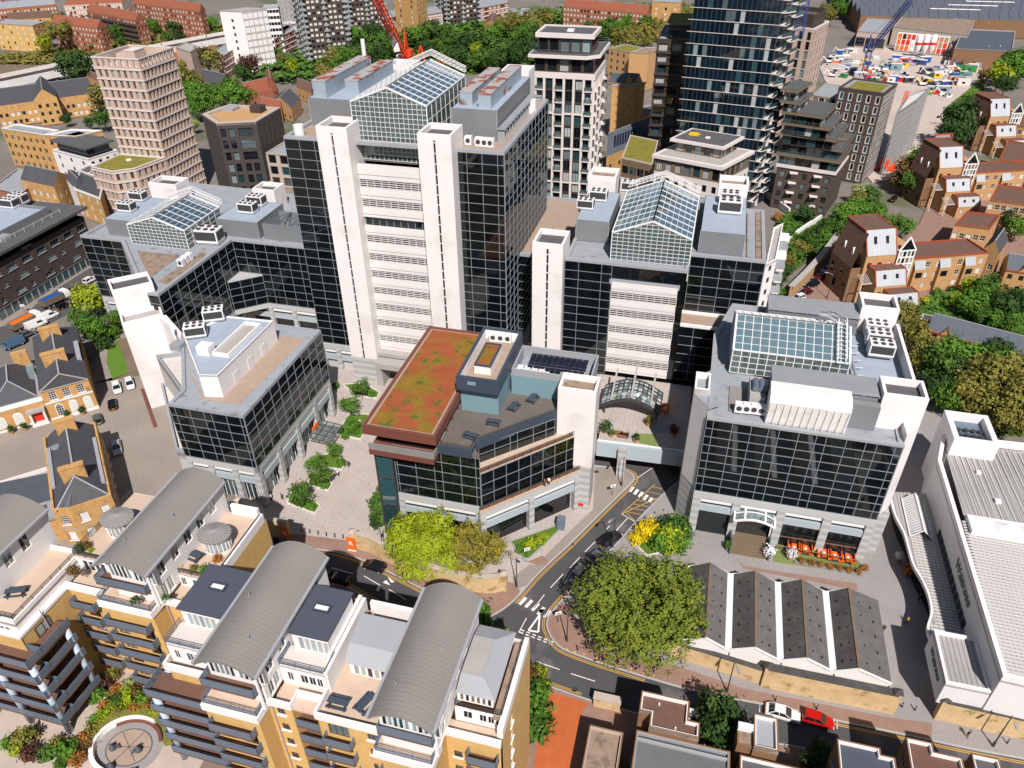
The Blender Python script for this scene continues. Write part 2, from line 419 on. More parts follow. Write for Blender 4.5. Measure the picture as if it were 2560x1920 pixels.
def place(proto,used,x,y,z,rz,label,group=None,s=1.):
 """first use moves the prototype itself, later uses copy it with its parts"""
 o=proto if not used else copy_tree(proto)
 used.append(1)
 o.location=(x,y,z); o.rotation_euler=(0,0,rz); o.scale=(s,s,s) if isinstance(s,(int,float)) else s
 o['label']=label
 if group:o['group']=group
 return o
def railing(t,pts,z,h=1.,mat='steel_blue',step=.0,bars=5,w=.05,name='railing',parent=None):
 """horizontal bar railing along pts"""
 mb=MB()
 for p,q in zip(pts,pts[1:]):
  for k in range(bars):zz=z+h*(k+1)/bars; mb.beam((*p,zz),(*q,zz),w,w if k<bars-1 else w*1.6)
  L=math.hypot(q[0]-p[0],q[1]-p[1]); m=max(1,int(L/1.5))
  for i in range(m+1):x=p[0]+(q[0]-p[0])*i/m; y=p[1]+(q[1]-p[1])*i/m; mb.beam((x,y,z),(x,y,z+h),w,w)
 return t.mesh(name,mb,mat,parent)
# bodies of the people: one continuous skinned figure each
def person_mesh(name,mats,step=.0,sit=False):
 V_=[(0,0,.95,.15),(0,.01,1.18,.145),(0,0,1.36,.16),(0,0,1.5,.06),(0,-.01,1.6,.1),(0,-.01,1.7,.085)]; E_=[(0,1),(1,2),(2,3),(3,4),(4,5)]
 for s in(-1,1):
  k=len(V_); a=step*s; V_+=[(s*.19,0,1.42,.065),(s*.25,-a*.4,1.15,.05),(s*.24,-a*.7-.06,.93,.038),(s*.24,-a*.8-.09,.86,.04)]; E_+=[(2,k),(k,k+1),(k+1,k+2),(k+2,k+3)]
  j=len(V_); V_+=[(s*.1,0,.88,.1),(s*.11,(-.4 if sit else a*.5-.03),(.82 if sit else .5),.07),(s*.11,(-.42 if sit else a+.02),(.4 if sit else .1),.048),(s*.115,(-.58 if sit else a-.16),(.36 if sit else .045),.04)]; E_+=[(0,j),(j,j+1),(j+1,j+2),(j+2,j+3)]
 me=bpy.data.meshes.new('skeleton'); me.from_pydata([v[:3] for v in V_],E_,[]); o=bpy.data.objects.new('skeleton',me); COL.objects.link(o); md=o.modifiers.new('skin','SKIN'); sk_=me.skin_vertices[0].data
 for i,v in enumerate(V_):sk_[i].radius=(v[3],v[3])
 sk_[0].use_root=True; o.modifiers.new('sub','SUBSURF').levels=1
 d=bpy.data.meshes.new_from_object(o.evaluated_get(bpy.context.evaluated_depsgraph_get())); d.name=name; bpy.data.objects.remove(o); d.materials.clear()
 for m in mats:d.materials.append(MATS[m])
 for p in d.polygons:
  z=p.center.z; ax=abs(p.center.x); p.material_index=3 if z>1.66 or(z>1.56 and p.center.y>.03) else 2 if z>1.47 or(ax>.2 and z<.95 and not sit) else 0 if z>.93 else 1
  p.use_smooth=True
 return d
PM=dict(dark=person_mesh('person_dark',['cloth_dark','cloth_dark','skin','hair'],.18),white=person_mesh('person_white',['cloth_white','cloth_dark','skin','hair'],.1),brown=person_mesh('person_brown',['cloth_brown','cloth_dark','skin','hair'],.15),blue=person_mesh('person_blue',['cloth_blue','cloth_white','skin','hair'],.0,True),yellow=person_mesh('person_yellow',['yellow','cloth_dark','skin','hair'],.2))
# ================================================================== ground, roads, pavements
struct('ground',MB().poly([(-4000,-3000,-.3),(4000,-3000,-.3),(4000,5000,-.3),(-4000,5000,-.3)]),'ground')
def pts(s):
 """'rc x y; rc x y' -> ground points"""
 return[W(int(a.split()[0]),float(a.split()[1]),float(a.split()[2]),float((a.split()+['0'])[3])) for a in s.split(';')]
def ccw(p):
 a=sum(p[i-1][0]*p[i][1]-p[i][0]*p[i-1][1] for i in range(len(p)))
 return p if a>0 else p[::-1]
def slab(name,p,mat,z=.12,zb=-.25):
 p=ccw(pts(p) if isinstance(p,str) else p)
 return struct(name,MB().prism(p,zb,z),mat)
def smooth(p,k=4):
 out=[]
 for i in range(len(p)-1):
  p0,p1,p2,p3=p[max(i-1,0)],p[i],p[i+1],p[min(i+2,len(p)-1)]
  for j in range(k):
   t=j/k
   out.append(tuple(.5*(2*p1[c]+(p2[c]-p0[c])*t+(2*p0[c]-5*p1[c]+4*p2[c]-p3[c])*t*t+(3*p1[c]-p0[c]-3*p2[c]+p3[c])*t**3) for c in(0,1)))
 return out+[p[-1]]
def strip(p,w,z0,z1,off=0.):
 """ribbon of width w along polyline p"""
 mb=MB(); Lp,Rp=[],[]
 for i,q in enumerate(p):
  a=p[max(i-1,0)]; b=p[min(i+1,len(p)-1)]; d=Vector((b[0]-a[0],b[1]-a[1])).normalized(); n=(-d.y,d.x)
  Lp.append((q[0]+n[0]*(off+w/2),q[1]+n[1]*(off+w/2))); Rp.append((q[0]+n[0]*(off-w/2),q[1]+n[1]*(off-w/2)))
 for i in range(len(p)-1):
  mb.add([(*Rp[i],z0),(*Rp[i+1],z0),(*Lp[i+1],z0),(*Lp[i],z0),(*Rp[i],z1),(*Rp[i+1],z1),(*Lp[i+1],z1),(*Lp[i],z1)],
               [(4,5,6,7),(0,1,5,4),(2,3,7,6)]+([(3,0,4,7)] if i==0 else[])+([(1,2,6,5)] if i==len(p)-2 else[]))
 return mb
# --- asphalt of the junction and the street in front
ROAD=struct('road',MB().prism(ccw([(-75,62),(-40,40),(70,20),(130,22),(130,62),(52,60),(30,92),(33,118),(5,125),(-8,95),(-20,88),(-75,108)]),-.25,.0),'asphalt')
def mark(name,mb,mat='paint_white'):
 return link(name,mb.mesh(name),ROAD,mat)
K_plaza=smooth(pts('21 -250 1290; 21 150 1300; 21 420 1340; 21 600 1368; 21 790 1425; 21 1000 1522; 21 1215 1630; 31 1400 420; 31 1560 500; 31 1660 545; 31 1730 540; 31 1850 470; 31 1960 370; 31 2074 240; 22 300 1425; 22 440 1295; 22 700 1035; 22 870 870; 22 905 825; 22 895 790; 22 850 765; 22 780 745; 22 610 725'),4)
K_right=smooth(pts('22 1240 835; 22 1100 955; 22 915 1145; 22 820 1255; 22 600 1490; 32 400 385; 32 285 520; 32 262 570; 32 262 625; 32 300 705; 32 380 780; 32 600 865; 32 820 935; 32 1050 1005; 32 1300 1075; 32 1600 1140; 33 100 1180; 33 430 1245; 33 700 1312; 33 1150 1405; 33 1650 1512; 33 2074 1592; 33 2600 1690'),4)
K_low=smooth(pts('20 1500 1650; 21 200 1640; 31 600 300; 31 840 412; 31 1010 508; 31 1300 640; 31 1700 800; 31 1990 900; 32 160 1010; 32 245 1045; 32 590 1165; 32 800 1225; 32 1500 1400; 33 600 1540; 33 1500 1700; 33 2400 1900'),4)
# --- raised pavements (each a kerb step above the asphalt)
slab('plaza_paving',K_plaza+pts('12 650 1250; 12 600 1000; 12 300 900; 11 1300 700; 11 900 700; 11 560 1000; 10 1900 1000; 20 1700 900; 20 1900 1150'),'pave_pink',.12)
slab('pavement_right',K_right+pts('33 2600 1000; 23 2074 700; 23 1500 100; 13 900 1000; 12 1800 1000; 12 1300 1300; 12 1220 1600'),'pave_grey',.12)
slab('pavement_low',K_low+[(130,0),(-75,0),(-75,62)],'pave_brick',.12)
slab('courtyard_paving','20 1700 900; 20 1400 1500; 20 -300 1500; 20 -700 700; 10 600 1400; 10 1000 1000; 10 1300 1000; 20 1280 400; 20 1330 650','pave_beige',.125)
# brick footways and brick lane
slab('brick_footway',smooth(pts('21 -250 1290; 21 150 1300; 21 420 1340; 21 600 1368; 21 790 1425; 21 1000 1522; 21 1215 1630; 31 1400 420; 31 1560 500; 31 1660 545; 31 1730 540; 31 1850 470; 31 1930 395'),4)+pts('31 1955 350; 31 1930 300; 31 1850 280; 31 1500 300; 21 1150 1400; 21 900 1330; 21 745 1290; 21 320 1235; 21 -100 1225'),'pave_brick',.128)
slab('brick_footway',smooth(pts('32 350 445; 32 270 545; 32 255 600; 32 300 705; 32 380 780; 32 600 865; 32 820 935; 32 1050 1005; 32 1300 1075; 32 1600 1140; 33 100 1180; 33 430 1245; 33 700 1312; 33 1150 1405; 33 1390 1455'),4)+pts('33 1390 1330; 33 1085 1290; 33 0 1075; 32 1200 900; 32 585 755; 32 440 460; 32 380 440'),'pave_brick',.128)
slab('brick_footway','23 -60 1410; 23 0 1490; 23 840 1650; 23 830 1600; 23 0 1470','pave_brick',.128)
slab('brick_patch','22 225 1392; 22 272 1430; 22 245 1465; 22 180 1460; 22 110 1440','pave_brick',.128)
slab('brick_lane','32 245 1090; 32 570 1180; 32 520 1240; 32 430 1659; 32 380 2100; 32 100 2100; 32 170 1600; 32 210 1300','brick_road',.132)
slab('beige_footway','22 130 1460; 22 180 1460; 22 440 1200; 22 600 1050; 22 615 735; 22 770 745; 22 850 765; 22 895 795; 22 898 830; 22 700 1030; 22 440 1285; 22 255 1470; 22 100 1620; 22 20 1640; 22 0 1560','pave_beige',.127)
# kerbs
for i,k in enumerate((K_plaza,K_right,K_low)):
 o=link('kerb',strip(k,.24,-.2,.15).mesh('kerb'),None,'kerb'); o['kind']='structure'
# double yellow lines along the kerbs
def dbl(k,side,a=0,b=None):
 for e in(.42,.68):mark('yellow_line',strip(k[a:b],.1,.003,.012,side*e),'paint_yellow')
dbl(K_plaza,-1,4,40); dbl(K_plaza,-1,46,83); dbl(K_right,-1,18,52); dbl(K_right,-1,70,None); dbl(K_low,1,4,40)
def dash(s,wd=.12,name='lane_dash',mat='paint_white'):
 mark(name,strip(pts(s),wd,.003,.012),mat)
for s in('21 800 1540; 21 920 1610','21 985 1640; 31 1110 412','21 560 1480; 21 720 1525','22 285 1628; 22 380 1525','22 427 1480; 22 503 1402','22 540 1362; 22 617 1285','22 700 1195; 22 725 1168','32 160 478; 32 240 375','32 180 870; 32 352 930','32 437 960; 32 615 1017','22 915 825; 22 1035 742'):
 dash(s)
for s in('32 65 410; 32 95 435','32 110 430; 32 140 455','32 157 455; 32 190 478','32 200 482; 32 230 510','32 245 505; 32 275 530'):
 a=pts(s); m=((a[0][0]+a[1][0])/2,(a[0][1]+a[1][1])/2); d=Vector((.62,.78)).normalized()*.85
 mark('crossing_stripe',strip([(m[0]-d.x,m[1]-d.y),(m[0]+d.x,m[1]+d.y)],.5,.003,.012))
for s in('22 885 898','22 920 918','22 955 937','22 990 958','22 1027 978'):
 a=pts(s)[0]; d=Vector((.55,.83)).normalized()*.75
 mark('crossing_stripe',strip([(a[0]-d.x,a[1]-d.y),(a[0]+d.x,a[1]+d.y)],.55,.003,.012))
def tri(s,wd=.28):
 p=pts(s)
 for i in range(3):mark('give_way_triangle',strip([p[i],p[(i+1)%3]],wd,.003,.012+i*.002))
tri('32 205 525; 32 122 640; 32 195 652')
for s in('21 975 1545; 21 1028 1585; 21 1000 1590','21 940 1590; 21 995 1610; 21 965 1570'):
 mark('road_arrow',MB().prism(ccw(pts(s)),.003,.012))
dash('32 50 655; 32 108 548',.12)
for k in range(6):
 x=65+43*k; y=635+16.5*k
 dash(f'32 {x} {y}; 32 {x + 26} {y + 10}',.18,'give_way_dash'); dash(f'32 {x - 10 + k * 1.0} {y + 17}; 32 {x + 18} {y + 28}',.18,'give_way_dash')
# yellow hatched bay
dash('22 810 1080; 22 1125 945',.11,'bay_line','paint_yellow'); dash('22 810 1080; 22 915 1140',.11,'bay_line','paint_white'); dash('22 810 1080; 22 1060 860',.11,'bay_line','paint_yellow')
for s in('22 830 1060; 22 955 1085','22 860 1035; 22 985 1055','22 890 1005; 22 1010 1028','22 918 978; 22 1045 1000','22 950 950; 22 1080 970','22 1000 915; 22 1115 940','22 1040 880; 22 1110 895','22 835 1065; 22 910 1130'):
 dash(s,.1,'bay_line','paint_yellow')
dash('22 762 1215; 22 858 1110',.12,'bay_line')
for s in('32 1300 1055; 32 1300 1085','32 1565 1120; 32 1563 1195','32 1835 1185; 32 1835 1220','33 115 1190; 33 115 1245','33 690 1310; 33 690 1370'):dash(s,.1,'bay_line')
# yellow gate keeper dots along the kerb of the corner
for s in('410 785','465 805','533 822','625 853','703 880','790 905','882 932','975 957','1050 980'):
 a=pts('32 '+s)[0]; mark('kerb_mark',strip([(a[0]-.12,a[1]+.05),(a[0]+.12,a[1]+.05)],.3,.13,.16),'paint_yellow')
# manholes
for s in('32 220 497','32 465 1075','22 440 1300','22 625 772'):
 a=pts(s)[0]; mark('manhole_cover',MB().prism([(a[0]-.4,a[1]-.35),(a[0]+.4,a[1]-.35),(a[0]+.4,a[1]+.35),(a[0]-.4,a[1]+.35)],.003,.14 if '625' in s else .012),'dark_metal')
# street far left beside the dark office
slab('side_street','10 -400 1500; 10 -100 1250; 10 560 930; 10 700 690; 10 850 600; 10 880 500; 10 700 620; 10 500 700; 10 260 840; 10 0 1000; 10 -700 1250','asphalt_old',-.02)
slab('side_pavement','10 0 1060; 10 180 1000; 10 260 900; 10 480 740; 10 690 610; 10 640 590; 10 300 790; 10 -200 1050; 10 -500 1200; 10 -450 1300','pave_beige',.12)
slab('garden_lawn','10 835 1450; 10 790 1330; 10 800 1230; 10 870 1160; 10 955 1395','lawn',.14)
slab('garden_path','10 700 1480; 10 830 1460; 10 955 1395; 10 870 1160; 10 960 1130; 10 1040 1420','earth',.130)
# construction yard and far surfaces
slab('building_site','3 700 700; 3 600 600; 3 560 500; 3 640 430; 3 800 340; 3 1000 320; 3 1100 380; 3 1500 420; 3 2100 480; 3 1950 560; 3 1780 640; 3 1480 830; 3 1500 900; 3 1440 950; 3 1250 1200; 3 1100 1330; 3 950 1350; 3 900 1300; 3 1000 1000','dirt_site',.1)
slab('alley','13 340 850; 13 450 780; 13 640 600; 13 800 450; 3 1050 1500; 3 1000 1560; 3 1200 1600; 13 760 640; 13 700 860; 13 560 870','pave_brick',.1)
slab('rail_cutting','0 -300 740; 0 -300 420; 0 400 360; 0 1280 300; 0 2100 170; 0 2100 240; 0 1400 400; 0 700 500','earth',.05)
slab('park_lawn','1 -100 600; 1 300 560; 1 500 640; 1 600 700; 1 1000 620; 2 100 500; 2 700 340; 2 1100 300; 2 1300 40; 2 700 60; 1 2000 100; 1 1600 300; 1 700 200; 1 350 440','grass',.06)
slab('park_path','1 0 470; 1 300 520; 1 480 570; 1 470 600; 1 270 570; 1 0 510','pave_beige',.1)
slab('estate_lawn','13 1450 900; 13 1800 780; 13 2300 900; 13 2400 1600; 23 2300 500; 23 1800 500; 23 1400 200; 13 1150 900','grass',.05)
slab('car_park','13 1380 900; 13 1480 860; 13 1600 960; 13 1800 1060; 13 1700 1110; 13 1420 970','pave_brick',.08)
# ================================================================== the glass office campus (all on one grid)
def shaft(t,u0,u1,v0,v1,z0,z1,slot=True,name='shaft',base=0.,roofmat='roof_dark',par=1.1,slotu=None):
 """white clad stair shaft with a dark slot in its front, open roof well"""
 um=slotu if slotu is not None else(u0+u1)/2; g=.21 if slot else 0
 mb=MB(); zr=z1-par
 if slot:
  mb.prism([(u0,v0),(um-g,v0),(um-g,v0+.4),(um+g,v0+.4),(um+g,v0),(u1,v0),(u1,v1),(u0,v1)],z0,zr,False)
  k=z0+2
  tie=MB()
  while k<zr:tie.box(um-g,um+g,v0+.1,v0+.3,k,k+.1); k+=1.925
  t.mesh('slot_tie',tie,'white_metal'); t.mesh('slot_glazing',MB().box(um-g,um+g,v0+.3,v0+.39,z0,zr-.1),'black')
 else:mb.prism(rect(u0,u1,v0,v1),z0,zr,False)
 t.mesh(name,mb,'white_clad')
 t.mesh('parapet',MB().ring(rect(u0,u1,v0,v1),.45,zr,z1),'white_paint')
 t.mesh('shaft_roof',MB().prism(rect(u0+.3,u1-.3,v0+.3,v1-.3),zr-.2,zr+.02),roofmat)
 if base>0:t.mesh('stone_base',MB().prism(rect(u0+.02,u1-.02,v0+.02,v1),base-.001 if 0 else 0,z0,False),'grey_stone')
def louvres(t,u0,u1,v,bands,pitch_white,blades=4,cols=9,zbot=None,ztop=None,wb=1.65):
 """bands of white blades over dark glass, white panels between; bands = z of each band's top"""
 t.mesh('window_band',MB().box(u0,u1,v+.55,v+.65,zbot,ztop),'g_win')
 prev=ztop
 for zt in bands:
  h=prev-zt
  for k in range(3):
   a,b=zt+h*k/3,zt+h*(k+1)/3
   t.pc('spandrel_panel','louvre',((u0+u1)/2,v+.25-.12*(k%2),(a+b)/2),(u1-u0,.5,h/3-.05))
  fin=MB()
  for i in range(cols+1):x=u0+(u1-u0)*i/cols; fin.box(x-.045,x+.045,v+.14,v+.32,zt-wb,zt)
  t.mesh('fin',fin,'louvre')
  for k in range(blades):
   z=zt-wb*(k+.75)/blades
   t.pc('louvre_blade','louvre',((u0+u1)/2,v+.22,z),(u1-u0,.16,.085))
  prev=zt-wb
 h=prev-zbot
 if h>.3:
  for k in range(3):t.pc('spandrel_panel','louvre',((u0+u1)/2,v+.25-.12*(k%2),zbot+h*(k+.5)/3),(u1-u0,.5,h/3-.05))
def atrium(t,u0,u1,v0,v1,zb,ze,zr,nc,nr,ax='v',rc=(8,6),truss=True):
 """gabled glasshouse: white frame, roof panes and wall panes one by one; ridge along ax"""
 X=(lambda a,b,z:(a,b,z)) if ax=='v' else(lambda a,b,z:(b,a,z))
 um=(u0+u1)/2; fb=MB(); gr=MB(); F=.13
 zt=lambda a:ze+(zr-ze)*(1-abs(a-um)/((u1-u0)/2))
 # front and back gable frames
 for vv in(v0,v1):
  for i in range(nc+1):
   a=u0+(u1-u0)*i/nc; fb.beam(X(a,vv,zb),X(a,vv,zt(a)),.16 if i in(0,nc) else .075)
  for j in range(nr+1):
   z=zb+(zr-zb)*j/nr
   if z<=ze:fb.beam(X(u0,vv,z),X(u1,vv,z),.075)
   else:
    k=(zr-z)/(zr-ze); fb.beam(X(um-k*(um-u0),vv,z),X(um+k*(u1-um),vv,z),.075)
  fb.beam(X(u0,vv,ze),X(um,vv,zr),.3); fb.beam(X(um,vv,zr),X(u1,vv,ze),.3)
  # panes
 cw=(u1-u0)/nc
 for vv in(v0,v1):
  for i in range(nc):
   a,b=u0+cw*i,u0+cw*(i+1); top=min(zt(a),zt(b)); nk=max(1,int((top-zb)/((zr-zb)/nr)))
   for j in range(nk):
    z0_,z1_=zb+(zr-zb)*j/nr,min(zb+(zr-zb)*(j+1)/nr,top)
    if vv==v0:t.pc('gable_pane','g_atrium',X((a+b)/2,vv+.05,(z0_+z1_)/2),(cw-.06,.04,z1_-z0_-.06) if ax=='v' else(.04,cw-.06,z1_-z0_-.06),0)
   gr.add([X(a,vv+.05,zb+(zr-zb)*nk/nr),X(b,vv+.05,zb+(zr-zb)*nk/nr),X(b,vv+.05,zt(b)),X(a,vv+.05,zt(a))],[(0,1,2,3)])
   if vv==v1:gr.add([X(a,vv,zb),X(b,vv,zb),X(b,vv,zb+(zr-zb)*nk/nr),X(a,vv,zb+(zr-zb)*nk/nr)],[(0,1,2,3)])
 t.mesh('gable_glazing',gr,'g_atrium')
 n1,n2=rc
 for sgn in(-1,1):
  e=u0 if sgn<0 else u1; ang=math.atan2(zr-ze,(u1-u0)/2); Ls=math.hypot(zr-ze,(u1-u0)/2)
  for i in range(n1+1):
   vv=v0+(v1-v0)*i/n1; fb.beam(X(e,vv,ze+.05),X(um,vv,zr+.05),.10)
   fb.beam(X(e,vv,zb),X(e,vv,ze),.14)
  for j in range(n2+1):
   k=j/n2; a=e+(um-e)*k; z=ze+(zr-ze)*k; fb.beam(X(a,v0,z+.04),X(a,v1,z+.04),.22 if j in(0,n2) else .065)
  for i in range(n1):
   for j in range(n2):
    ka,kb=j/n2,(j+1)/n2; q=MB(); a,b=e+(um-e)*ka,e+(um-e)*kb; za,zb_=ze+(zr-ze)*ka,ze+(zr-ze)*kb
    y0,y1=v0+(v1-v0)*i/n1+.06,v0+(v1-v0)*(i+1)/n1-.06; q.poly([X(a,y0,za),X(b,y0,zb_),X(b,y1,zb_),X(a,y1,za)]); t.mesh('roof_pane',q,'g_roof')
  sw=MB()
  for j in range(4):
   z=zb+(ze-zb)*j/4; fb.beam(X(e,v0,z),X(e,v1,z),.1)
  for i in range(n1):
   sw.poly([X(e,v0+(v1-v0)*i/n1,zb),X(e,v0+(v1-v0)*(i+1)/n1,zb),X(e,v0+(v1-v0)*(i+1)/n1,ze),X(e,v0+(v1-v0)*i/n1,ze)])
  t.mesh('side_glazing',sw,'g_atrium')
 t.mesh('atrium_frame',fb,'white_metal')
 # trusses and galleries inside
 tr=MB()
 for i in range(1,n1,2):
  vv=v0+(v1-v0)*i/n1
  tr.beam(X(u0,vv,ze-.3),X(u1,vv,ze-.3),.14); 
  for k in range(6):
   a=u0+(u1-u0)*k/6; b=u0+(u1-u0)*(k+1)/6; tr.beam(X(a,vv,ze-.3),X((a+b)/2,vv,zt((a+b)/2)-.2),.09); tr.beam(X((a+b)/2,vv,zt((a+b)/2)-.2),X(b,vv,ze-.3),.09)
 t.mesh('truss',tr,'white_metal')
 fl=MB()
 z=ze-2.2
 while z>zb+.5:
  a=u0+2.5
  if ax=='v':fl.box(u0+.4,u0+3.2,v0+.6,v1-.4,z-.3,z).box(u1-3.2,u1-.4,v0+.6,v1-.4,z-.3,z).box(u0+3.2,u1-3.2,v1-4,v1-.4,z-.3,z)
  z-=3.6
 if fl.v:t.mesh('gallery',fl,'concrete')
 t.mesh('atrium_floor',MB().box(*((u0+.2,u1-.2,v0+.2,v1-.2) if ax=='v' else(v0+.2,v1-.2,u0+.2,u1-.2)),zb-.4,zb-.05),'concrete_warm')
def gantry(t,pts3,w=.9,mat='white_metal',name='maintenance_gantry'):
 """lattice walkway over a glass roof"""
 mb=MB()
 for p,q in zip(pts3,pts3[1:]):
  p,q=Vector(p),Vector(q); d=(q-p).normalized(); s=d.cross(Vector((0,0,1))).normalized()*w/2; up=Vector((0,0,.9)); L=(q-p).length; k=max(2,int(L/.8))
  for sg in(-1,1):
   mb.beam(p+s*sg,q+s*sg,.12); mb.beam(p+s*sg+up,q+s*sg+up,.12)
   for i in range(k):a=p+(q-p)*i/k; b=p+(q-p)*(i+1)/k; mb.beam(a+s*sg,b+s*sg+up,.07); mb.beam(b+s*sg+up,b+s*sg,.07)
  for i in range(k+1):a=p+(q-p)*i/k; mb.beam(a-s,a+s,.1)
 return t.mesh(name,mb,mat)
def stonebase(t,A,B,z0,z1,n,cw=1.0,glassz=None):
 """stone columns with banded courses, white fascia strips and windows between, under a curtain wall"""
 L,d,nn,rz=fr(A,B); P=lambda s,e:(A[0]+d[0]*s-nn[0]*e,A[1]+d[1]*s-nn[1]*e)
 zt=z1
 t.mesh('stone_band',MB().prism([P(0,0),P(L,0),P(L,.7),P(0,.7)],zt-1.3,zt-.02,True,True),'pale_stone')
 for i in range(n+1):
  s=min(max(L*i/n,cw/2),L-cw/2)
  a,b=P(s-cw/2,-.12),P(s+cw/2,.9)
  c=[P(s-cw/2,-.1),P(s+cw/2,-.1),P(s+cw/2,.9),P(s-cw/2,.9)]
  t.mesh('stone_column',MB().prism(c,z0,zt-1.31),'grey_stone')
 for i in range(n):
  s0,s1=L*i/n+cw/2+.05,L*(i+1)/n-cw/2-.05
  q=lambda e0,e1:[P(s0,e0),P(s1,e0),P(s1,e1),P(s0,e1)]
  t.mesh('fascia',MB().prism(q(.25,.9),zt-2.2,zt-1.34,True,True),'white_paint')
  t.mesh('ribbon_window',MB().prism(q(.5,.6),zt-2.75,zt-2.22),'g_win')
  t.mesh('sill_band',MB().prism(q(.1,.9),zt-4.1,zt-2.77,True,True),'light_clad')
  t.mesh('lower_glazing',MB().prism(q(1.4,1.5),z0,zt-4.12),'g_teal')
  fm=MB()
  for k in range(5):s=s0+(s1-s0)*k/4; fm.beam((*P(s,1.35),z0),(*P(s,1.35),zt-4.12),.1)
  t.mesh('glazing_bar',fm,'white_paint')
def plantroom(t,u0,u1,v0,v1,z0,z1,mat='plant_screen',top='roof_blue'):
 t.mesh('plant_screen',MB().prism(rect(u0,u1,v0,v1),z0,z1,False),mat)
 t.mesh('plant_roof',MB().prism(rect(u0+.05,u1-.05,v0+.05,v1-.05),z1-.3,z1-.05),top)
 e=MB()
 for(a,b) in((u0,v0),(u1,v0),(u1,v1),(u0,v1)):e.box(a-.07,a+.07,b-.07,b+.07,z0,z1+.02)
 t.mesh('corner_post',e,'galv')
FH=3.85
# ---------------------------------------------------------------- tall tower
t=T('office_tower','tall dark glass office tower with two white front shafts and a glasshouse roof','tower',-57,146)
P_=rect(-78.9,-35.5,128.6,165)
curtain(t,(-44.3,128.6),(-35.5,128.6),6.6,52,4,24,xs=[0,.2,.53,.86,1])
curtain(t,(-78.9,128.6),(-70.2,128.6),6.6,52,3,24,xs=[0,.36,.72,1])
curtain(t,(-35.5,128.6),(-35.5,165),6.6,52,12,24)
t.mesh('wall',MB().poly([(-78.9,165,0),(-78.9,128.6,0),(-78.9,128.6,52),(-78.9,165,52)]).poly([(-35.5,165,0),(-78.9,165,0),(-78.9,165,52),(-35.5,165,52)]),'g_dark')
t.mesh('podium_wall',MB().prism(rect(-78.5,-35.9,129,160),0,6.6,False),'pale_stone')
stonebase(t,(-78.9,128.2),(-70.4,128.2),0,6.6,2)
roof(t,P_,52.5,'roof_tan',.5,.9,'lead_grey')
for(a,b) in((-70.2,-64.1),(-50.6,-44.3)):shaft(t,a,b,125.6,132.4,6.0,55.8,base=6)
for(a,b) in((-72,-66),(-45.6,-39.6)):shaft(t,a,b,164,169.5,52,58.2,slot=False)
louvres(t,-64.05,-50.65,128,[45.6,41.7],2.2,zbot=38.0,ztop=48.5)
t.mesh('glass_band',MB().box(-64.05,-50.65,128.7,128.8,36.2,38.0),'g_dark')
gb=MB()
for i in range(10):gb.box(-64+13.3*i/9-.05,-64+13.3*i/9+.05,128.55,128.7,36.2,38)
t.mesh('glazing_bar',gb,'mullion')
louvres(t,-64.05,-50.65,128,[34.2,30.25,26.4,22.6,18.75,14.9,11.05],2.2,zbot=7.4,ztop=36.2)
t.mesh('entrance_soffit',MB().box(-64.05,-50.65,126.2,134,6.6,7.4),'concrete'); t.mesh('entrance_glazing',MB().box(-64.05,-50.65,134,134.2,0,6.6),'g_dark'); t.mesh('entrance_portal',MB().box(-64.05,-62.6,124.2,134,0,6.2).box(-52,-50.7,124.2,134,0,6.2).box(-62.6,-52,123.4,126.1,5.2,6.5),'concrete')
atrium(t,-65.3,-50.5,131,154,48.5,59,61.8,16,15,'v',(9,7))
gantry(t,[(-65,155,59.6),(-57.9,155,62.6),(-50.7,155,59.6)])
plantroom(t,-47.5,-38.8,136,162,52,57.6); plantroom(t,-77.4,-66.6,137.5,162,52,57.4)
for(a,b,c,d,h) in((-46.6,-44.2,138.5,158,60.0),(-42.6,-40.2,137,160,60.2),(-76.4,-73.6,138,160,60.6),(-71.4,-68.6,142,160,60.0)):
 o=t.mesh('air_duct',MB().box(a,b,c,d,57.35,h-.25),'duct_blue'); t.mesh('duct_lid',MB().box(a-.05,b+.05,c-.05,d+.05,h-.25,h),'duct_top',o)
t.mesh('water_tank',MB().cyl(-37.2,156,1.1,52,54.6,14),'white_metal'); t.mesh('water_tank',MB().cyl(-76.5,130.5,1.0,52,54.2,14),'white_metal')
t.mesh('flue',MB().cyl(-76,162,.45,52,63.5,10),'white_metal')
lad=MB()
for k in range(12):lad.box(-38.6,-37.2,135.4+k*2.1,135.5+k*2.1,52,54.4); lad.box(-38.6,-36.9,135.3+k*2.1,135.6+k*2.1,54.3,54.5)
t.mesh('cable_tray',lad.box(-38.4,-37,135,160,54.5,54.7),'galv')
t.done()
# ---------------------------------------------------------------- link block between the towers
t=T('link_block','lower dark glass link block between the tall tower and the slim white shaft','building',-34,152)
curtain(t,(-37,139.5),(-30.7,139.5),2,27.4,2,13,xs=[0,.62,1]); roof(t,rect(-37.2,-24.5,139.4,172),28,'roof_tan',.5,.8)
shell(t,rect(-37.2,-24.5,139.5,172),0,27.6,'g_dark',skip=(0,)); t.done()
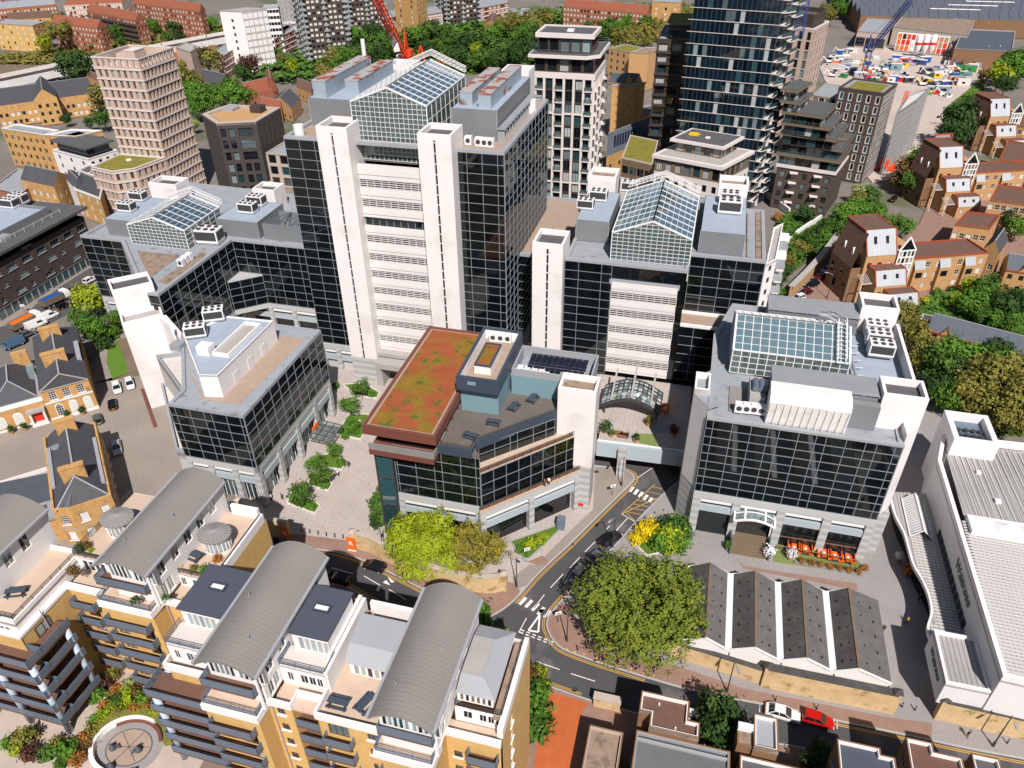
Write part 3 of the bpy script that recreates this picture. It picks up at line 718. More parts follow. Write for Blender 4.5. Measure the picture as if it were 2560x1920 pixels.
# ---------------------------------------------------------------- middle tower
t=T('office_block','mid height glass office block with white louvred front and gabled glass roof','building',-8,148)
curtain(t,(-24.5,131.5),(-15.2,131.5),6.5,31.4,3,13,xs=[0,.3,.78,1],gm='g_dark')
curtain(t,(-1,139),(13,139),19,31.4,5,6,xs=[0,.2,.42,.62,.82,1])
curtain(t,(-2.4,133),(6.3,133),6.5,19,3,6,xs=[0,.45,.92,1])
curtain(t,(13,139),(13,165),0,31.4,8,15,gm='g_blue')
shell(t,rect(-24.5,13,139.1,165),0,31.4,'g_dark',skip=(0,1)); t.mesh('wall',MB().box(-24.4,-1.2,131.8,140,0,31.3).box(-2.2,6.2,133.3,139.5,0,18.9),'g_dark'); t.mesh('wall',MB().box(6.3,6.5,133,139.5,0,19),'white_paint')
roof(t,[(-24.5,131.5),(-1,131.5),(-1,139),(13,139),(13,165),(-24.5,165)],31.9,'roof_grey',.5,.7)
roof(t,rect(-2.4,9,133,138.9),19.5,'roof_tan',.45,.6,'white_paint')
shaft(t,-30.6,-24.6,130,136.9,0,35.2,slotu=-27.6)
louvres(t,-15.1,-2.5,131.2,[26.0,22.2,18.4,14.6,10.9],2.2,zbot=7.3,ztop=28.0,wb=1.75)
t.mesh('ledge',MB().box(-15.6,-2.2,131.4,134.2,27.6,28.5),'lead_grey')
atrium(t,-16,-1.1,134,156,28.5,37,39.9,14,15,'v',(8,7))
gantry(t,[(-16,157,37.6),(-8.5,157,40.6),(-1,157,37.6)])
plantroom(t,-25.6+1.4,-17.6,141,157,31.5,36); plantroom(t,.2,8.6,141,160,31.5,36)
for(a,b,c,d) in((-25,-19,159,165),(2.6,8.6,160.5,166)):shaft(t,a,b,c,d,31,38.6,slot=False,roofmat='roof_brown')
sl=MB()
for k in range(16):sl.box(-16,1.5,158.4+k*.42,158.6+k*.42,33.2,33.45)
t.mesh('louvre_roof',sl,'galv')
t.mesh('roof_walkway',MB().box(9.4,9.6,141,163,31.52,31.7).box(11.2,12.3,140,164,31.5,31.62),'roof_brown')
t.done()
t=T('entrance_canopy','dark curved glazed canopy over the deck entrance of the louvred block','canopy',-8.3,120,z=6.5)
NA=12
ap=[(-13.9+11.3*k/NA,8.6+2.3*math.sin(math.pi*k/NA)) for k in range(NA+1)]
cf=MB()
for(a,z) in ap:cf.beam((a,117.2,z),(a,123.6,z+.4),.22)
for k in range(7):v=117.2+6.4*k/6; [cf.beam((ap[i][0],v,ap[i][1]+.4*k/6),(ap[i+1][0],v,ap[i+1][1]+.4*k/6),.2 if k else .5) for i in range(NA)]
t.mesh('canopy_frame',cf,'dark_metal')
for i in range(NA):
 for k in range(3):
  v0,v1=117.3+2.1*k,117.2+2.1*(k+1); t.mesh('canopy_pane',MB().poly([(ap[i][0],v0,ap[i][1]),(ap[i+1][0],v0,ap[i+1][1]),(ap[i+1][0],v1,ap[i+1][1]+.3),(ap[i][0],v1,ap[i][1]+.3)]),'g_pale' if(i+k)%2 else 'curtain')
for i in(2,6,10):t.mesh('canopy_arm',MB().beam((ap[i][0],117.6,ap[i][1]+.35),(ap[i][0],126,ap[i][1]+2.1),.35,.25),'concrete')
t.mesh('canopy_post',MB().cyl(-13.2,118,.2,6.5,9,8).cyl(-3.2,118,.2,6.5,9,8),'dark_metal')
t.done()
# ---------------------------------------------------------------- podium deck bridging the road
t=T('podium_deck','raised paved deck on a grey panelled beam bridging the road','deck',-5,118)
D_=[(-13,108.2),(2.9,108.9),(2.9,131),(-16,131),(-24,128),(-24,112),(-13,112)]
t.mesh('deck_paving',MB().prism(D_,5.9,6.5,True,True),'pave_pink'); t.mesh('deck_beam',MB().prism([(-13,107.9),(2.9,108.6),(2.9,109.2),(-13,108.5)],3.9,7.0,True,True),'light_clad')
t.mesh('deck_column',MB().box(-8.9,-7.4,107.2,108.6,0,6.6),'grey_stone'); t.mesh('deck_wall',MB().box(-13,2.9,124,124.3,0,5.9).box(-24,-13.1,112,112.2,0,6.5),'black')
t.mesh('coping',MB().prism([(-13,108.5),(2.9,109.2),(2.9,109.5),(-13,108.8)],6.5,7.1),'white_paint')
t.mesh('turf',MB().prism(ccw([Q(22,945,485,6.5),Q(22,1055,490,6.5),Q(22,1080,585,6.5),Q(22,940,555,6.5)]),6.5,6.53),'turf'); t.mesh('paving_inlay',MB().prism(ccw([Q(22,1040,400,6.5),Q(22,1250,430,6.5),Q(22,1250,480,6.5),Q(22,1030,480,6.5)]),6.5,6.524),'roof_grey')
t.done()
# ---------------------------------------------------------------- left atrium block
t=T('office_wing','dark glass office wing with small gabled glass roof beside the tall tower','building',-112,148)
LA=[(-139.8,133.2),(-128.6,133.2),(-107.4,112.4),(-103.8,112.4),(-103.8,139.6),(-79,139.6),(-79,168),(-137,170)]
curtain(t,LA[4],LA[5],8.2,23.5,9,8); curtain(t,LA[0],LA[1],8.2,23.5,4,8); curtain(t,LA[1],LA[2],8.2,23.5,8,8); curtain(t,LA[3],LA[4],8.2,23.5,9,8)
curtain(t,LA[2],LA[3],8.2,23.5,1,8)
shell(t,LA,8.2,23.5,'g_dark',skip=(0,1,2,3,4)); t.mesh('podium_wall',MB().prism(inset(LA,.8),0,8.3,False),'g_dark')
stonebase(t,LA[4],LA[5],0,8.2,4); stonebase(t,LA[0],LA[1],0,8.2,2); stonebase(t,LA[3],LA[4],0,8.2,4)
roof(t,LA,24,'roof_grey',.5,.8)
t.mesh('gravel_bed',MB().prism(ccw([Q(10,1015,495,23.5),Q(10,1335,530,23.5),Q(10,1110,700,23.5)]),23.4,23.56),'roof_brown'); t.mesh('gravel_bed',MB().prism(ccw([Q(10,1165,725,23.5),Q(10,1500,500,23.5),Q(10,1530,520,23.5),Q(10,1250,745,23.5)]),23.4,23.56),'roof_brown')
bay=[(-103.8,134.4),(-97.8,139.6),(-103.8,139.6)]
curtain(t,bay[0],bay[1],8.2,15.4,3,4)
t.mesh('bay_roof',MB().prism(bay,15.3,15.7,True,True),'pale_stone'); t.mesh('bay_base',MB().prism(bay,6.9,8.2,True,True),'pale_stone')
atrium(t,-125.4,-110.6,133,147,23.6,28.2,30.6,14,9,'v',(6,6))
gantry(t,[(-125.4,148,28.6),(-118,148,31.2),(-110.6,148,28.6)])
plantroom(t,-134,-126.4,136,150,23.5,27.6); plantroom(t,-108.5,-98,142,154,23.5,27.6)
sc_=MB(); sc_.ring(rect(-97,-86.5,142.4,150),.12,23.5,27.4); t.mesh('screen_enclosure',sc_,'plant_screen')
tb=MB()
for k in range(4):tb.beam((-97+3.5*k,142.4,27.3),(-97+3.5*k,150,27.3),.2)
for k in range(3):tb.beam((-97+3.5*k,142.4,27.3),(-93.5+3.5*k,150,27.3),.16)
t.mesh('steel_truss',tb,'steel_blue')
shaft(t,-137,-129,156.5,162,23.5,28.6,slot=False); shaft(t,-108.2,-102.2,157.8,163,23.5,29,slot=False)
t.done()
# ---------------------------------------------------------------- 45 degree stair tower
t=T('stair_tower','stepped plain white stair tower beside the courtyard car park','tower',-107,109)
for(a,b,c,d,z,rm) in(((-107.5,104.7),(-102,110.1),(-105.3,113.5),(-110.8,108.2),21,'concrete'),((-110.8,108.2),(-105.3,113.5),(-109.4,117.4),(-115,112.2),26,'roof_dark')):
 p=[a,b,c,d]; t.mesh('shaft',MB().prism(p,0,z-.9,False),'white_clad'); t.mesh('parapet',MB().ring(p,.4,z-.9,z),'white_paint'); t.mesh('shaft_roof',MB().prism(inset(p,.2),z-1.1,z-.88),rm)
t.mesh('link_wall',MB().prism([(-102.6,109.5),(-94,103.4),(-93.4,104.4),(-101.6,110.4)],0,20.6),'white_clad')
t.mesh('rust_panel',MB().prism(ccw([Q(20,1045,165),Q(20,1065,165),Q(20,1165,440),Q(20,1140,445)]),0,.5),'rust_trim')
t.done()
# ---------------------------------------------------------------- low glass block with white penthouse
t=T('glass_pavilion_block','low dark glass office block with white rooftop penthouse beside the plaza','building',-76,98)
LB=[(-82.6,84),(-68.4,84),(-68.4,112.2),(-88,112.2),(-94.2,104.6),(-82.6,88)]
curtain(t,LB[0],LB[1],9.4,20.3,7,6,xs=[0,.08,.28,.47,.57,.77,.95,1],tilt=.002)
curtain(t,LB[1],LB[2],9.4,20.3,10,6,tilt=.002)
curtain(t,LB[5],LB[0],9.4,20.3,1,6); curtain(t,LB[4],LB[5],9.4,20.3,5,6)
shell(t,LB,9.4,20.3,'g_dark',skip=(0,1,4,5))
stonebase(t,LB[0],LB[1],0,9.4,3); stonebase(t,LB[1],LB[2],0,9.4,4); t.mesh('podium_wall',MB().prism(rect(-88,-71.5,88,110),0,9.4,False),'concrete')
roof(t,LB,20.8,'roof_grey',.35,.6,'roof_grey')
t.mesh('gravel_bed',MB().prism(ccw([Q(10,1350,1275,20.4),Q(10,1500,1600,20.4),Q(10,1770,1640,20.4),Q(10,2250,1160,20.4),Q(11,350,1140,20.4),Q(11,180,1130,20.4),Q(10,1650,1575,20.4),Q(10,1500,1555,20.4)]),20.3,20.5),'roof_tan')
PH=[(-77.9,87.6),(-74.7,88.2),(-74.7,106.9),(-84,106.4),(-88.6,98.8)]
t.mesh('penthouse_wall',MB().prism(PH,20.4,25,False),'white_paint'); roof(t,PH,25,'roof_blue',.25,.22,'white_paint','penthouse_roof')
t.mesh('roof_box',MB().box(-82,-79.6,93.4,95.4,24.7,26.4),'white_paint'); t.mesh('roof_well',MB().box(-79,-76.2,94,104.5,24.74,24.9),'concrete')
t.mesh('well_kerb',MB().ring(rect(-79.2,-76,93.8,104.7),.25,24.7,25.5),'white_paint')
dr=MB()
for k in range(3):dr.box(-74.68,-74.62,92+4.6*k,93.6+4.6*k,20.5,22.8)
t.mesh('penthouse_door',dr,'white_metal')
TR=[(-84.6,84.4),(-82.7,84.4),(-82.7,88.1),(-94.3,104.6),(-99.8,101.4)]
t.mesh('terrace_floor',MB().prism(TR,8.6,9.4),'terrace_grey'); t.mesh('parapet',MB().ring(TR,.4,8.0,10.2),'lead_grey'); t.mesh('podium_wall',MB().prism(inset(TR,.05),0,8.6,False),'pale_stone')
TR2=[(-88.2,93.5),(-86.6,93.9),(-94.3,104.6),(-99.2,102)]
t.mesh('terrace_floor',MB().prism(TR2,9,15.8),'terrace_grey'); t.mesh('parapet',MB().ring(TR2,.35,15,16.7),'lead_grey')
t.mesh('roof_hoist',MB().beam((-92,100.5,20.5),(-95,103,24),.35).box(-92.8,-90.6,99.2,101.2,20.4,21.6),'galv')
t.done()
# glass porch on the plaza side
t=T('glass_porch','small steel and glass porch on the plaza side of the low block','canopy',-66.5,103)
mb=MB()
for k in range(5):mb.beam((-68.3,100.2+1.4*k,3.6),(-63.5,100.2+1.4*k,3.1),.12)
for k in range(4):u=-68.2+1.55*k; mb.beam((u,100.2,3.6-.16*k),(u,105.8,3.6-.16*k),.14)
t.mesh('porch_frame',mb.beam((-63.6,100.3,0),(-63.6,100.3,3.1),.14).beam((-63.6,105.7,0),(-63.6,105.7,3.1),.14),'dark_metal')
for k in range(3):t.mesh('porch_pane',MB().poly([(-68.2+1.55*k,100.2,3.55-.16*k),(-66.7+1.55*k,100.2,3.4-.16*k),(-66.7+1.55*k,105.8,3.4-.16*k),(-68.2+1.55*k,105.8,3.55-.16*k)]),'g_rail')
t.mesh('porch_sign',MB().box(-67.9,-67.7,102,104,3.7,4.6),'orange'); t.done()
# ---------------------------------------------------------------- central building with red planted roof
t=T('sedum_roof_block','central glass block with orange red planted roof, timber deck and white corner shaft','building',-30,98)
curtain(t,(-42.4,84.4),(-28,84.4),9.4,19.6,7,5,xs=[0,.03,.25,.47,.56,.78,.95,1],gm='g_dark')
CB2,CB3=(-28,84.4),(-14.9,97.7)
curtain(t,CB2,CB3,9.4,16.4,8,3,gm='g_dark')
e=.70711
CT=[(-28-2.3*e+.2,84.4+2.3*e+.2),(-18.7,96.6)]
curtain(t,CT[0],CT[1],16.6,20.0,7,2,xs=[0,.05,.24,.43,.52,.72,.88,1],gm='g_dark')
body=[(-42.4,84.6),(-28.1,84.6),(-15.1,97.8),(-15.1,109),(-42.4,109)]
t.mesh('wall',MB().prism(body,0,16.4,False),'g_dark'); t.mesh('wall',MB().prism([(-42.3,84.7),(-29.9,84.7),CT[0],CT[1],(-18.7,109),(-42.3,109)],16.4,20,False),'g_dark')
# terrace on the set back floor
t.mesh('terrace_floor',MB().prism([(-28.2,84.5),(-15,97.6),(-18.4,97.2),(-29.6,86.3)],16.2,16.6,True,True),'terrace')
rl=railing(t,[(-28,84.4),(-14.9,97.7)],16.6,1.0,'dark_metal',bars=4); t.mesh('window_box',strip([(-28.05,84.75),(-15.1,97.9)],.3,16.6,17.0),'wood')
t.mesh('terrace_floor',MB().prism([(-28,83.2),(-13.9,97.4),(-14.9,97.7),(-28,84.4)],8.9,9.4,True,True),'terrace'); railing(t,[(-28,83.3),(-14,97.3)],9.4,1.0,'dark_metal',bars=4); t.mesh('window_box',strip([(-27.9,83.7),(-14.3,97.4)],.3,9.4,9.8),'wood')
stonebase(t,(-28,83.4),(-14.2,97.2),0,8.9,2); stonebase(t,(-42.4,84.2),(-28,84.2),0,9.4,2)
# timber roof deck with dark upstand
DK=[(-35,84.2),(-28,84.2),(-29.4,86.2),(-18.4,97.4),(-18.4,109),(-35,109)]
t.mesh('roof_deck',MB().prism(DK,19.9,20.4,True,True),'decking'); t.mesh('deck_upstand',strip([(-35,84.2),(-29.2,84.2),(-29.2,86.4),(-18.5,97.3)],.3,19.6,21.3),'navy_clad')
railing(t,[(-35,84.4),(-29.4,84.4),(-29.4,86.4),(-18.5,97.2)],21.3,.5,'dark_metal',bars=2)
# planted roof slab
SR=rect(-46.3,-34.3,82.6,113.4)
t.mesh('roof_fascia',MB().ring(SR,.5,22.4,24.1),'rust_trim'); t.mesh('roof_soffit',MB().prism(inset(SR,.3),22.45,22.8,True,True),'rust_trim')
t.mesh('gravel_border',MB().prism(inset(SR,.5),22.8,23.85),'roof_tan'); t.mesh('sedum_bed',MB().prism(inset(SR,.95),23.0,23.95),'sedum')
t.mesh('upper_glazing',MB().box(-44.8,-35,84.4,110,20,22.5),'g_dark'); t.mesh('balcony_slab',MB().prism(rect(-45.6,-34.8,82.4,90),18.6,19.6,True,True),'rust_trim'); t.mesh('balcony_front',MB().box(-45.6,-34.9,82.5,82.7,19.6,20.8).box(-34.9,-34.7,82.5,88,19.6,20.8),'wood_grey')
colm=MB()
for k in range(7):colm.box(-34.75,-34.6,85.5+3*k,85.7+3*k,20.4,22.5)
t.mesh('slim_post',colm,'rust_trim')
# corner glazing at the plaza
for k in range(3):t.mesh('corner_glazing',MB().box(-45.2,-42.5,83.4,109,1.2+6*k,6.6+6*k),'g_teal')
cg=MB()
for k in range(4):cg.box(-45.3,-42.4,83.3,83.5,1+6*k,1.3+6*k)
for u in(-45.3,-42.5):cg.box(u,u+.3,83.25,83.5,0,19.5)
t.mesh('corner_frame',cg,'dark_metal')
# teal plant boxes
BX=rect(-34.3,-27.3,93.2,109)
t.mesh('plant_box',MB().prism(rect(-34.2,-27.8,94.8,108.8),20.3,26,False),'teal_clad'); t.mesh('plant_box_top',MB().ring(BX,.5,25.6,28.2),'navy_clad'); t.mesh('plant_box_floor',MB().prism(inset(BX,.4),25.6,26.2,True,True),'roof_tan'); t.mesh('plant_box_lining',MB().ring(inset(BX,.5),.06,26.2,27.9),'white_paint')
pb_=rect(-32.6,-29.8,97.5,104.5); t.mesh('planter_box',MB().prism(pb_,26.2,27.7,False),'white_paint'); t.mesh('planter_rim',MB().ring(pb_,.3,27.6,27.95),'navy_clad'); t.mesh('planter_sedum',MB().prism(inset(pb_,.3),27,27.8),'sedum')
t.mesh('vent_sign',MB().box(-32.4,-31,93.1,93.25,26.9,27.5),'teal_clad')
t.mesh('plant_box',MB().prism(rect(-27.3,-18.4,101.2,109),20.3,24.2,False),'teal_clad'); t.mesh('plant_floor',MB().prism(rect(-27.3,-14,101.4,109),22.6,23,True,True),'roof_grey'); t.mesh('solar_enclosure',MB().ring(rect(-27.3,-13.8,101.3,109),.3,22.6,25.4),'lead_grey')
t.mesh('wall',MB().prism(rect(-18.6,-13.9,98,109),0,22.7,False),'pale_stone')
for i in range(10):
 for j in range(5):
  u,v=-24.8+i*1.0,104.4+j*.82
  if i>5 and j==0:continue
  t.pc('solar_panel','pv',(u,v,24.3+.08*j),(.92,.76,.06))
shaft(t,-18.5,-12.3,97.1,101.6,10.2,26,slot=False,roofmat='roof_brown'); t.mesh('stone_base',MB().prism(rect(-18.4,-12.4,97.15,101.5),0,10.2,False),'grey_stone')
t.mesh('red_sign',MB().box(-14.9,-13.3,97.0,97.14,1.0,1.6),'red'); t.mesh('service_door',MB().box(-16.9,-15.6,91.2,92.6,0,2.4),'steel_blue')
t.done()
# ---------------------------------------------------------------- right building
t=T('glass_front_block','wide dark glass office block with white side shafts and rooftop atrium','building',20,115)
RX=[0,.04,.14,.24,.33,.385,.485,.575,.625,.725,.82,.875,.965,1]
curtain(t,(5,96.7),(33.2,96.7),9.4,24.2,0,9,xs=RX,tilt=.0015)
curtain(t,(33.2,96.7),(33.2,101),9.4,24.2,1,9)
BODY=[(5,97),(33.1,97),(36.2,108),(36.2,134.5),(8,134.5),(5,122)]
t.mesh('wall',MB().prism(BODY,0,24.0,False),'g_dark'); t.mesh('wall',MB().poly([(36.25,105,0),(36.25,134.5,0),(36.25,134.5,26.5),(36.25,105,26.5)]),'white_clad')
RF=[(5,96.6),(33.3,96.6),(33.3,100.6),(36.3,105),(36.3,134.5),(8,134.5),(5,122)]
roof(t,RF,24.6,'roof_grey',.3,.8); stonebase(t,(5,96.5),(33.3,96.5),0,9.4,4,1.3)
# left fin, right fin, rear fin
t.mesh('shaft',MB().prism([(2.6,100.2),(4.9,97.2),(5,102.2),(2.6,105)],9.6,26.4,False).prism([(2.6,100.2),(5,100.2),(5,105),(2.6,105)],9.6,27.2,False),'white_clad'); t.mesh('stone_base',MB().prism([(2.6,100.2),(5,97.2),(6,97.4),(6,105),(2.6,105)],0,9.6),'grey_stone'); t.mesh('shaft_roof',MB().prism([(2.7,100.3),(5,97.3),(7,99),(7,110),(2.7,105)],25.6,26.2),'roof_grey')
t.mesh('parapet',MB().ring([(2.6,100.2),(4.95,100.2),(4.95,105),(2.6,105)],.3,26.2,27.3),'white_paint')
shaft(t,29.5,35.6,100.7,105.6,9.4,30.5,slot=False); t.mesh('stone_base',MB().prism(rect(32.8,35.5,98.8,105),0,9.4,False).prism(rect(32.9,35.4,98.9,105),9.3,9.4),'grey_stone'); t.mesh('shaft',MB().prism([(33.3,97.4),(35.6,100.6),(33.3,100.7)],9.4,26,True),'white_clad')
shaft(t,29.7,35.9,129.2,134.6,20,29.8,slot=False)
# atrium with its ridge across
atrium(t,110.3,123.5,8,26,24.6,29,32,8,7,'u',(13,5))
gantry(t,[(24.6,109.8,29.3),(24.6,117,32.4),(23.4,121,31.2),(22.8,124,29.6)],1.3)
# white curved plant hood and slatted plant roofs
t.mesh('plant_hood',MB().add([(13.6,97.8,24.4),(13.6,97.3,28.6),(13.6,97.9,29.5),(13.6,99.2,30),(13.6,101,30),(13.6,101,24.4),(25.1,97.8,24.4),(25.1,97.3,28.6),(25.1,97.9,29.5),(25.1,99.2,30),(25.1,101,30),(25.1,101,24.4)],
 [(0,6,7,1),(1,7,8,2),(2,8,9,3),(3,9,10,4),(4,10,11,5),(0,1,2,3,4,5),(6,11,10,9,8,7)]),'white_dirty')
rb_=MB()
for k in range(12):u=13.8+11.1*k/11; rb_.beam((u,97.25,24.6),(u,97.25,28.6),.08)
t.mesh('hood_rib',rb_,'white_metal')
def slatroof(u0,u1,v0,v1,z,n):
 mb=MB()
 for k in range(n):v=v0+(v1-v0)*k/n; mb.box(u0,u1,v,v+(v1-v0)/n*.55,z-.12,z)
 for k in range(8):u=u0+(u1-u0)*k/7; mb.box(u-.06,u+.06,v0,v1,z-.35,z-.14)
 t.mesh('slatted_roof',mb,'galv'); t.mesh('plant_screen',MB().prism(rect(u0+.1,u1-.1,v0+.1,v1-.1),24.3,z-.4,False),'plant_screen'); t.mesh('plant_floor',MB().prism(rect(u0+.1,u1-.1,v0+.1,v1-.1),z-1.4,z-1.3),'steel_blue')
slatroof(13.9,29.2,101.1,106.4,29.6,14); slatroof(14,29.6,127.5,133.4,28,14)
t.mesh('plant_screen',MB().prism(rect(25.2,29.4,99.6,101),24.4,28.6),'plant_screen')
t.mesh('tank_room',MB().prism(rect(11,13.3,100.4,106.2),24.4,27),'concrete'); t.mesh('tank_wall',MB().poly([(11,100.3,24.4),(13.4,100.3,24.4),(13.4,101,27),(11,101,27)]),'white_paint')
t.mesh('water_cylinder',MB().tube((11.8,101.8,27.5),(11.8,104.4,27.5),.5,n=10).tube((12.7,101.8,27.5),(12.7,104.4,27.5),.5,n=10),'steel_blue')
t.mesh('grating',MB().box(8.2,10.6,99.4,106.4,24.35,24.5),'wood_grey'); t.mesh('roof_floor',MB().box(26.5,36,107,129,24.32,24.42),'roof_blue')
t.mesh('parapet',MB().box(35.9,36.4,105,129,24.3,27),'white_paint')
pipe=MB()
for k,u in enumerate((26.9,27.5,28.1)):pipe.tube((u,108+k,25.4),(u-.4,124-k,25.4),.14+.06*k,n=6)
for k in range(7):pipe.tube((26.6,108.5+2.3*k,25.1),(29.4,109+2.3*k,25.2),.1,n=6)
t.mesh('pipework',pipe,'galv')
# glass stair canopy and steps at the plaza entrance
t.mesh('soffit',MB().box(5.4,33,97,103,8.2,8.3),'concrete'); t.done()
st=T('entrance_steps','wide timber toned entrance steps under the white arched porch','steps',15.2,94)
for k in range(11):st.pc('step','wood' if 0 else 'bronze_light',(15.2,93.2+.46*k,.1+.075*k),(5.8,.42,.15+.15*k))
st.mesh('side_wall',MB().box(12,12.25,92.8,98.4,0,2.2).box(18.2,18.45,92.8,98.4,0,2.2),'g_teal'); st.done()
st=T('arched_porch','white steel arched glass porch over the entrance steps','canopy',15.2,97,z=0)
mb=MB(); pf=lambda u:6.0+.9*(1-((u-15.2)/3.2)**2)
for k in range(4):
 v=94.6+1.5*k
 for i in range(8):a,b=12+.8*i,12.8+.8*i; mb.beam((a,v,pf(a)+.35*k),(b,v,pf(b)+.35*k),.3 if k==0 else .16)
for i in(0,2,6,8):a=12+.8*i; mb.beam((a,94.5,pf(a)),(a,99.2,pf(a)+1.05),.28)
st.mesh('porch_frame',mb,'white_metal')
for k in range(3):
 for i in(0,2,4,6):a,b=12.1+.8*i,13.5+.8*i; st.mesh('porch_pane',MB().poly([(a,94.7+1.5*k,pf(a)+.35*k),(b,94.7+1.5*k,pf(b)+.35*k),(b,96+1.5*k,pf(b)+.35*k+.3),(a,96+1.5*k,pf(a)+.35*k+.3)]),'g_rail')
st.mesh('porch_post',MB().cyl(12.2,96.6,.14,0,6.2).cyl(18.2,96.6,.14,0,6.2),'white_metal'); st.done()
# ================================================================== yellow brick apartments with barrel roofs
ZG=7.0 # garden podium level
slabp=[(-95,20),(-49,20),(-49,45),(-66,47),(-95,47)]
struct('garden_podium',MB().prism([frG(*p) for p in slabp],-.2,ZG),'concrete_warm')
FL=[20.6,17.75,14.9,12.05,9.2]
def vault(t,u0,u1,v0,v1,z,rise=1.5,n=16):
 q=[(u0+(u1-u0)*k/n,z+rise*(1-(2*k/n-1)**2)) for k in range(n+1)]
 vs=[]; fs=[]
 for v in(v0,v1):
  for(u,zz) in q:vs.append((u,v,zz))
  for(u,zz) in q:vs.append((u,v,zz-.28))
 m=n+1
 for k in range(n):
  fs+=[(k,k+1,2*m+k+1,2*m+k),(m+k+1,m+k,3*m+k,3*m+k+1),(k+1,k,m+k,m+k+1),(2*m+k,2*m+k+1,3*m+k+1,3*m+k)]
 fs+=[(0,2*m,3*m,m),(n,m+n,3*m+n,2*m+n)]
 o=t.mesh('barrel_roof',MB().add(vs,fs),'vault_roof')
 sm=MB(); k=v0+.48
 while k<v1-.1:
  for i in range(0,n,2):sm.beam((q[i][0],k,q[i][1]+.015),(q[i+2][0],k,q[i+2][1]+.015),.05,.05)
  k+=.96
 g=t.mesh('roof_seam',sm,'vault_roof',o,kind='stuff')
 t.mesh('gutter',MB().box(u0-.28,u0+.12,v0+.1,v1-.1,z-.25,z+.02),'lead_grey',o); t.mesh('gutter',MB().box(u1-.12,u1+.28,v0+.1,v1-.1,z-.25,z+.02),'lead_grey',o)
 for k in range(2):
  s=R.uniform(.2,.8); t.mesh('roof_cowl',MB().cyl(u0+(u1-u0)*s,v0+(v1-v0)*(.2+.3*k),.07,z+.8,z+rise+.2,7),'galv',o)
 # gable wall and its glazing under the arc
 gv=v0+1.3
 gp=[(u,gv,zz-.28) for(u,zz) in q]
 t.mesh('gable_wall',MB().poly([(u0+.35,gv,z-6.3),(u1-.35,gv,z-6.3)]+[p for p in reversed(gp) if u0+.34<p[0]<u1-.34]),'white_paint')
 t.mesh('gable_wall',MB().poly([(u1-.35,v1-.3,z-6.3),(u0+.35,v1-.3,z-6.3)]+[(p[0],v1-.3,p[2]) for p in gp if u0+.34<p[0]<u1-.34]),'white_paint')
 for side in(0,1):
  for i in range(5):
   a=u0+.7+side*((u1-u0)/2-.1)+i*.58
   hgt=z-.1+rise*(1-(2*((a+.26-u0)/(u1-u0))-1)**2)-.5
   window(t,(u0,gv-.04),(u1,gv-.04),(a-u0,a-u0+.52,z-2.75,min(hgt,z+.55)),nx=1,nz=1,gm=['g_teal','g_win','g_pale'],dep=-.02,name='gable_window')
 # side walls
 for(a,b) in(((u1-.35,gv),(u1-.35,v1-.3)),((u0+.35,v1-.3),(u0+.35,gv))):
  Lw=v1-.3-gv; ops=[(1+i*2.6,2.3+i*2.6,z-2.9,z-.6) for i in range(int((Lw-1.5)/2.6))]+[(.6+i*1.1,1.5+i*1.1,z-6.,z-3.9) for i in range(2)]
  wall(t,a,b,z-6.3,z-.05,ops,'white_paint',.2)
  for o_ in ops:window(t,a,b,o_,nx=2,nz=1,dep=.12,gm=['g_win','g_pale','bronze_light'] if 0 else['g_win','g_teal'])
def balcony(t,u0,u1,v0,v1,z,sides=(1,1,1),deck='tile_brown'):
 """slab with horizontal bar railing; sides = left, front, right"""
 b=t.mesh('balcony',MB().box(u0,u1,v0,v1,z-.22,z),deck if deck else 'terrace')
 p=[]
 if sides[0]:p.append((u0+.05,v1))
 p+=[(u0+.05,v0+.05),(u1-.05,v0+.05)]
 if sides[2]:p.append((u1-.05,v1))
 mb=MB()
 for a,c in zip(p,p[1:]):
  for k in range(6):mb.beam((*a,z-.12+k*.22),(*c,z-.12+k*.22),.05,.13)
  L=math.hypot(c[0]-a[0],c[1]-a[1]); m=max(1,int(L/1.3))
  for i in range(m+1):x,y=a[0]+(c[0]-a[0])*i/m,a[1]+(c[1]-a[1])*i/m; mb.beam((x,y,z-.2),(x,y,z+1.08),.06)
  mb.beam((*a,z+1.1),(*c,z+1.1),.09,.07)
 t.mesh('railing',mb,'steel_blue',b); return b
def doors(t,A,B,s0,s1,z,h=2.15,fm='win_brown',n=3):
 window(t,A,B,(s0,s1,z+.1,z+h),fm=fm,gm=['g_win','g_pale','curtain'],nx=n,nz=1,dep=.1,name='french_window',ft=.1)
def brickfront(t,A,B,z1,dws=(),wins=(),z0=ZG,mat='brick_yellow',floors=FL):
 """brick wall with door openings dws=(s0,s1) and windows wins=(s0,s1) on every floor"""
 ops=[]
 for z in floors:
  ops+=[(a,b,z+.1,z+2.15) for(a,b) in dws]+[(a,b,z+.95,z+2.05) for(a,b) in wins]
 ops=[o for o in ops if o[3]<z1-.2]
 wall(t,A,B,z0,z1,ops,mat,.25)
 for o in ops:
  if o[3]-o[2]>1.5:window(t,A,B,o,fm='win_brown',gm=['g_win','g_pale','curtain','g_win'],nx=3 if o[1]-o[0]>1.6 else 2,nz=1,dep=.15,name='french_window',ft=.1)
  else:window(t,A,B,o,fm='win_brown',gm='g_win',nx=2,nz=1,dep=.15,sill='white_paint')
def cornice(t,pts_,z,h=.9,w=.35):
 t.mesh('white_cornice',strip(pts_,w,z-h,z,0),'white_paint')
def downpipe(t,u,v,z0,z1):t.mesh('downpipe',MB().cyl(u,v,.07,z0,z1,6),'lead_grey')
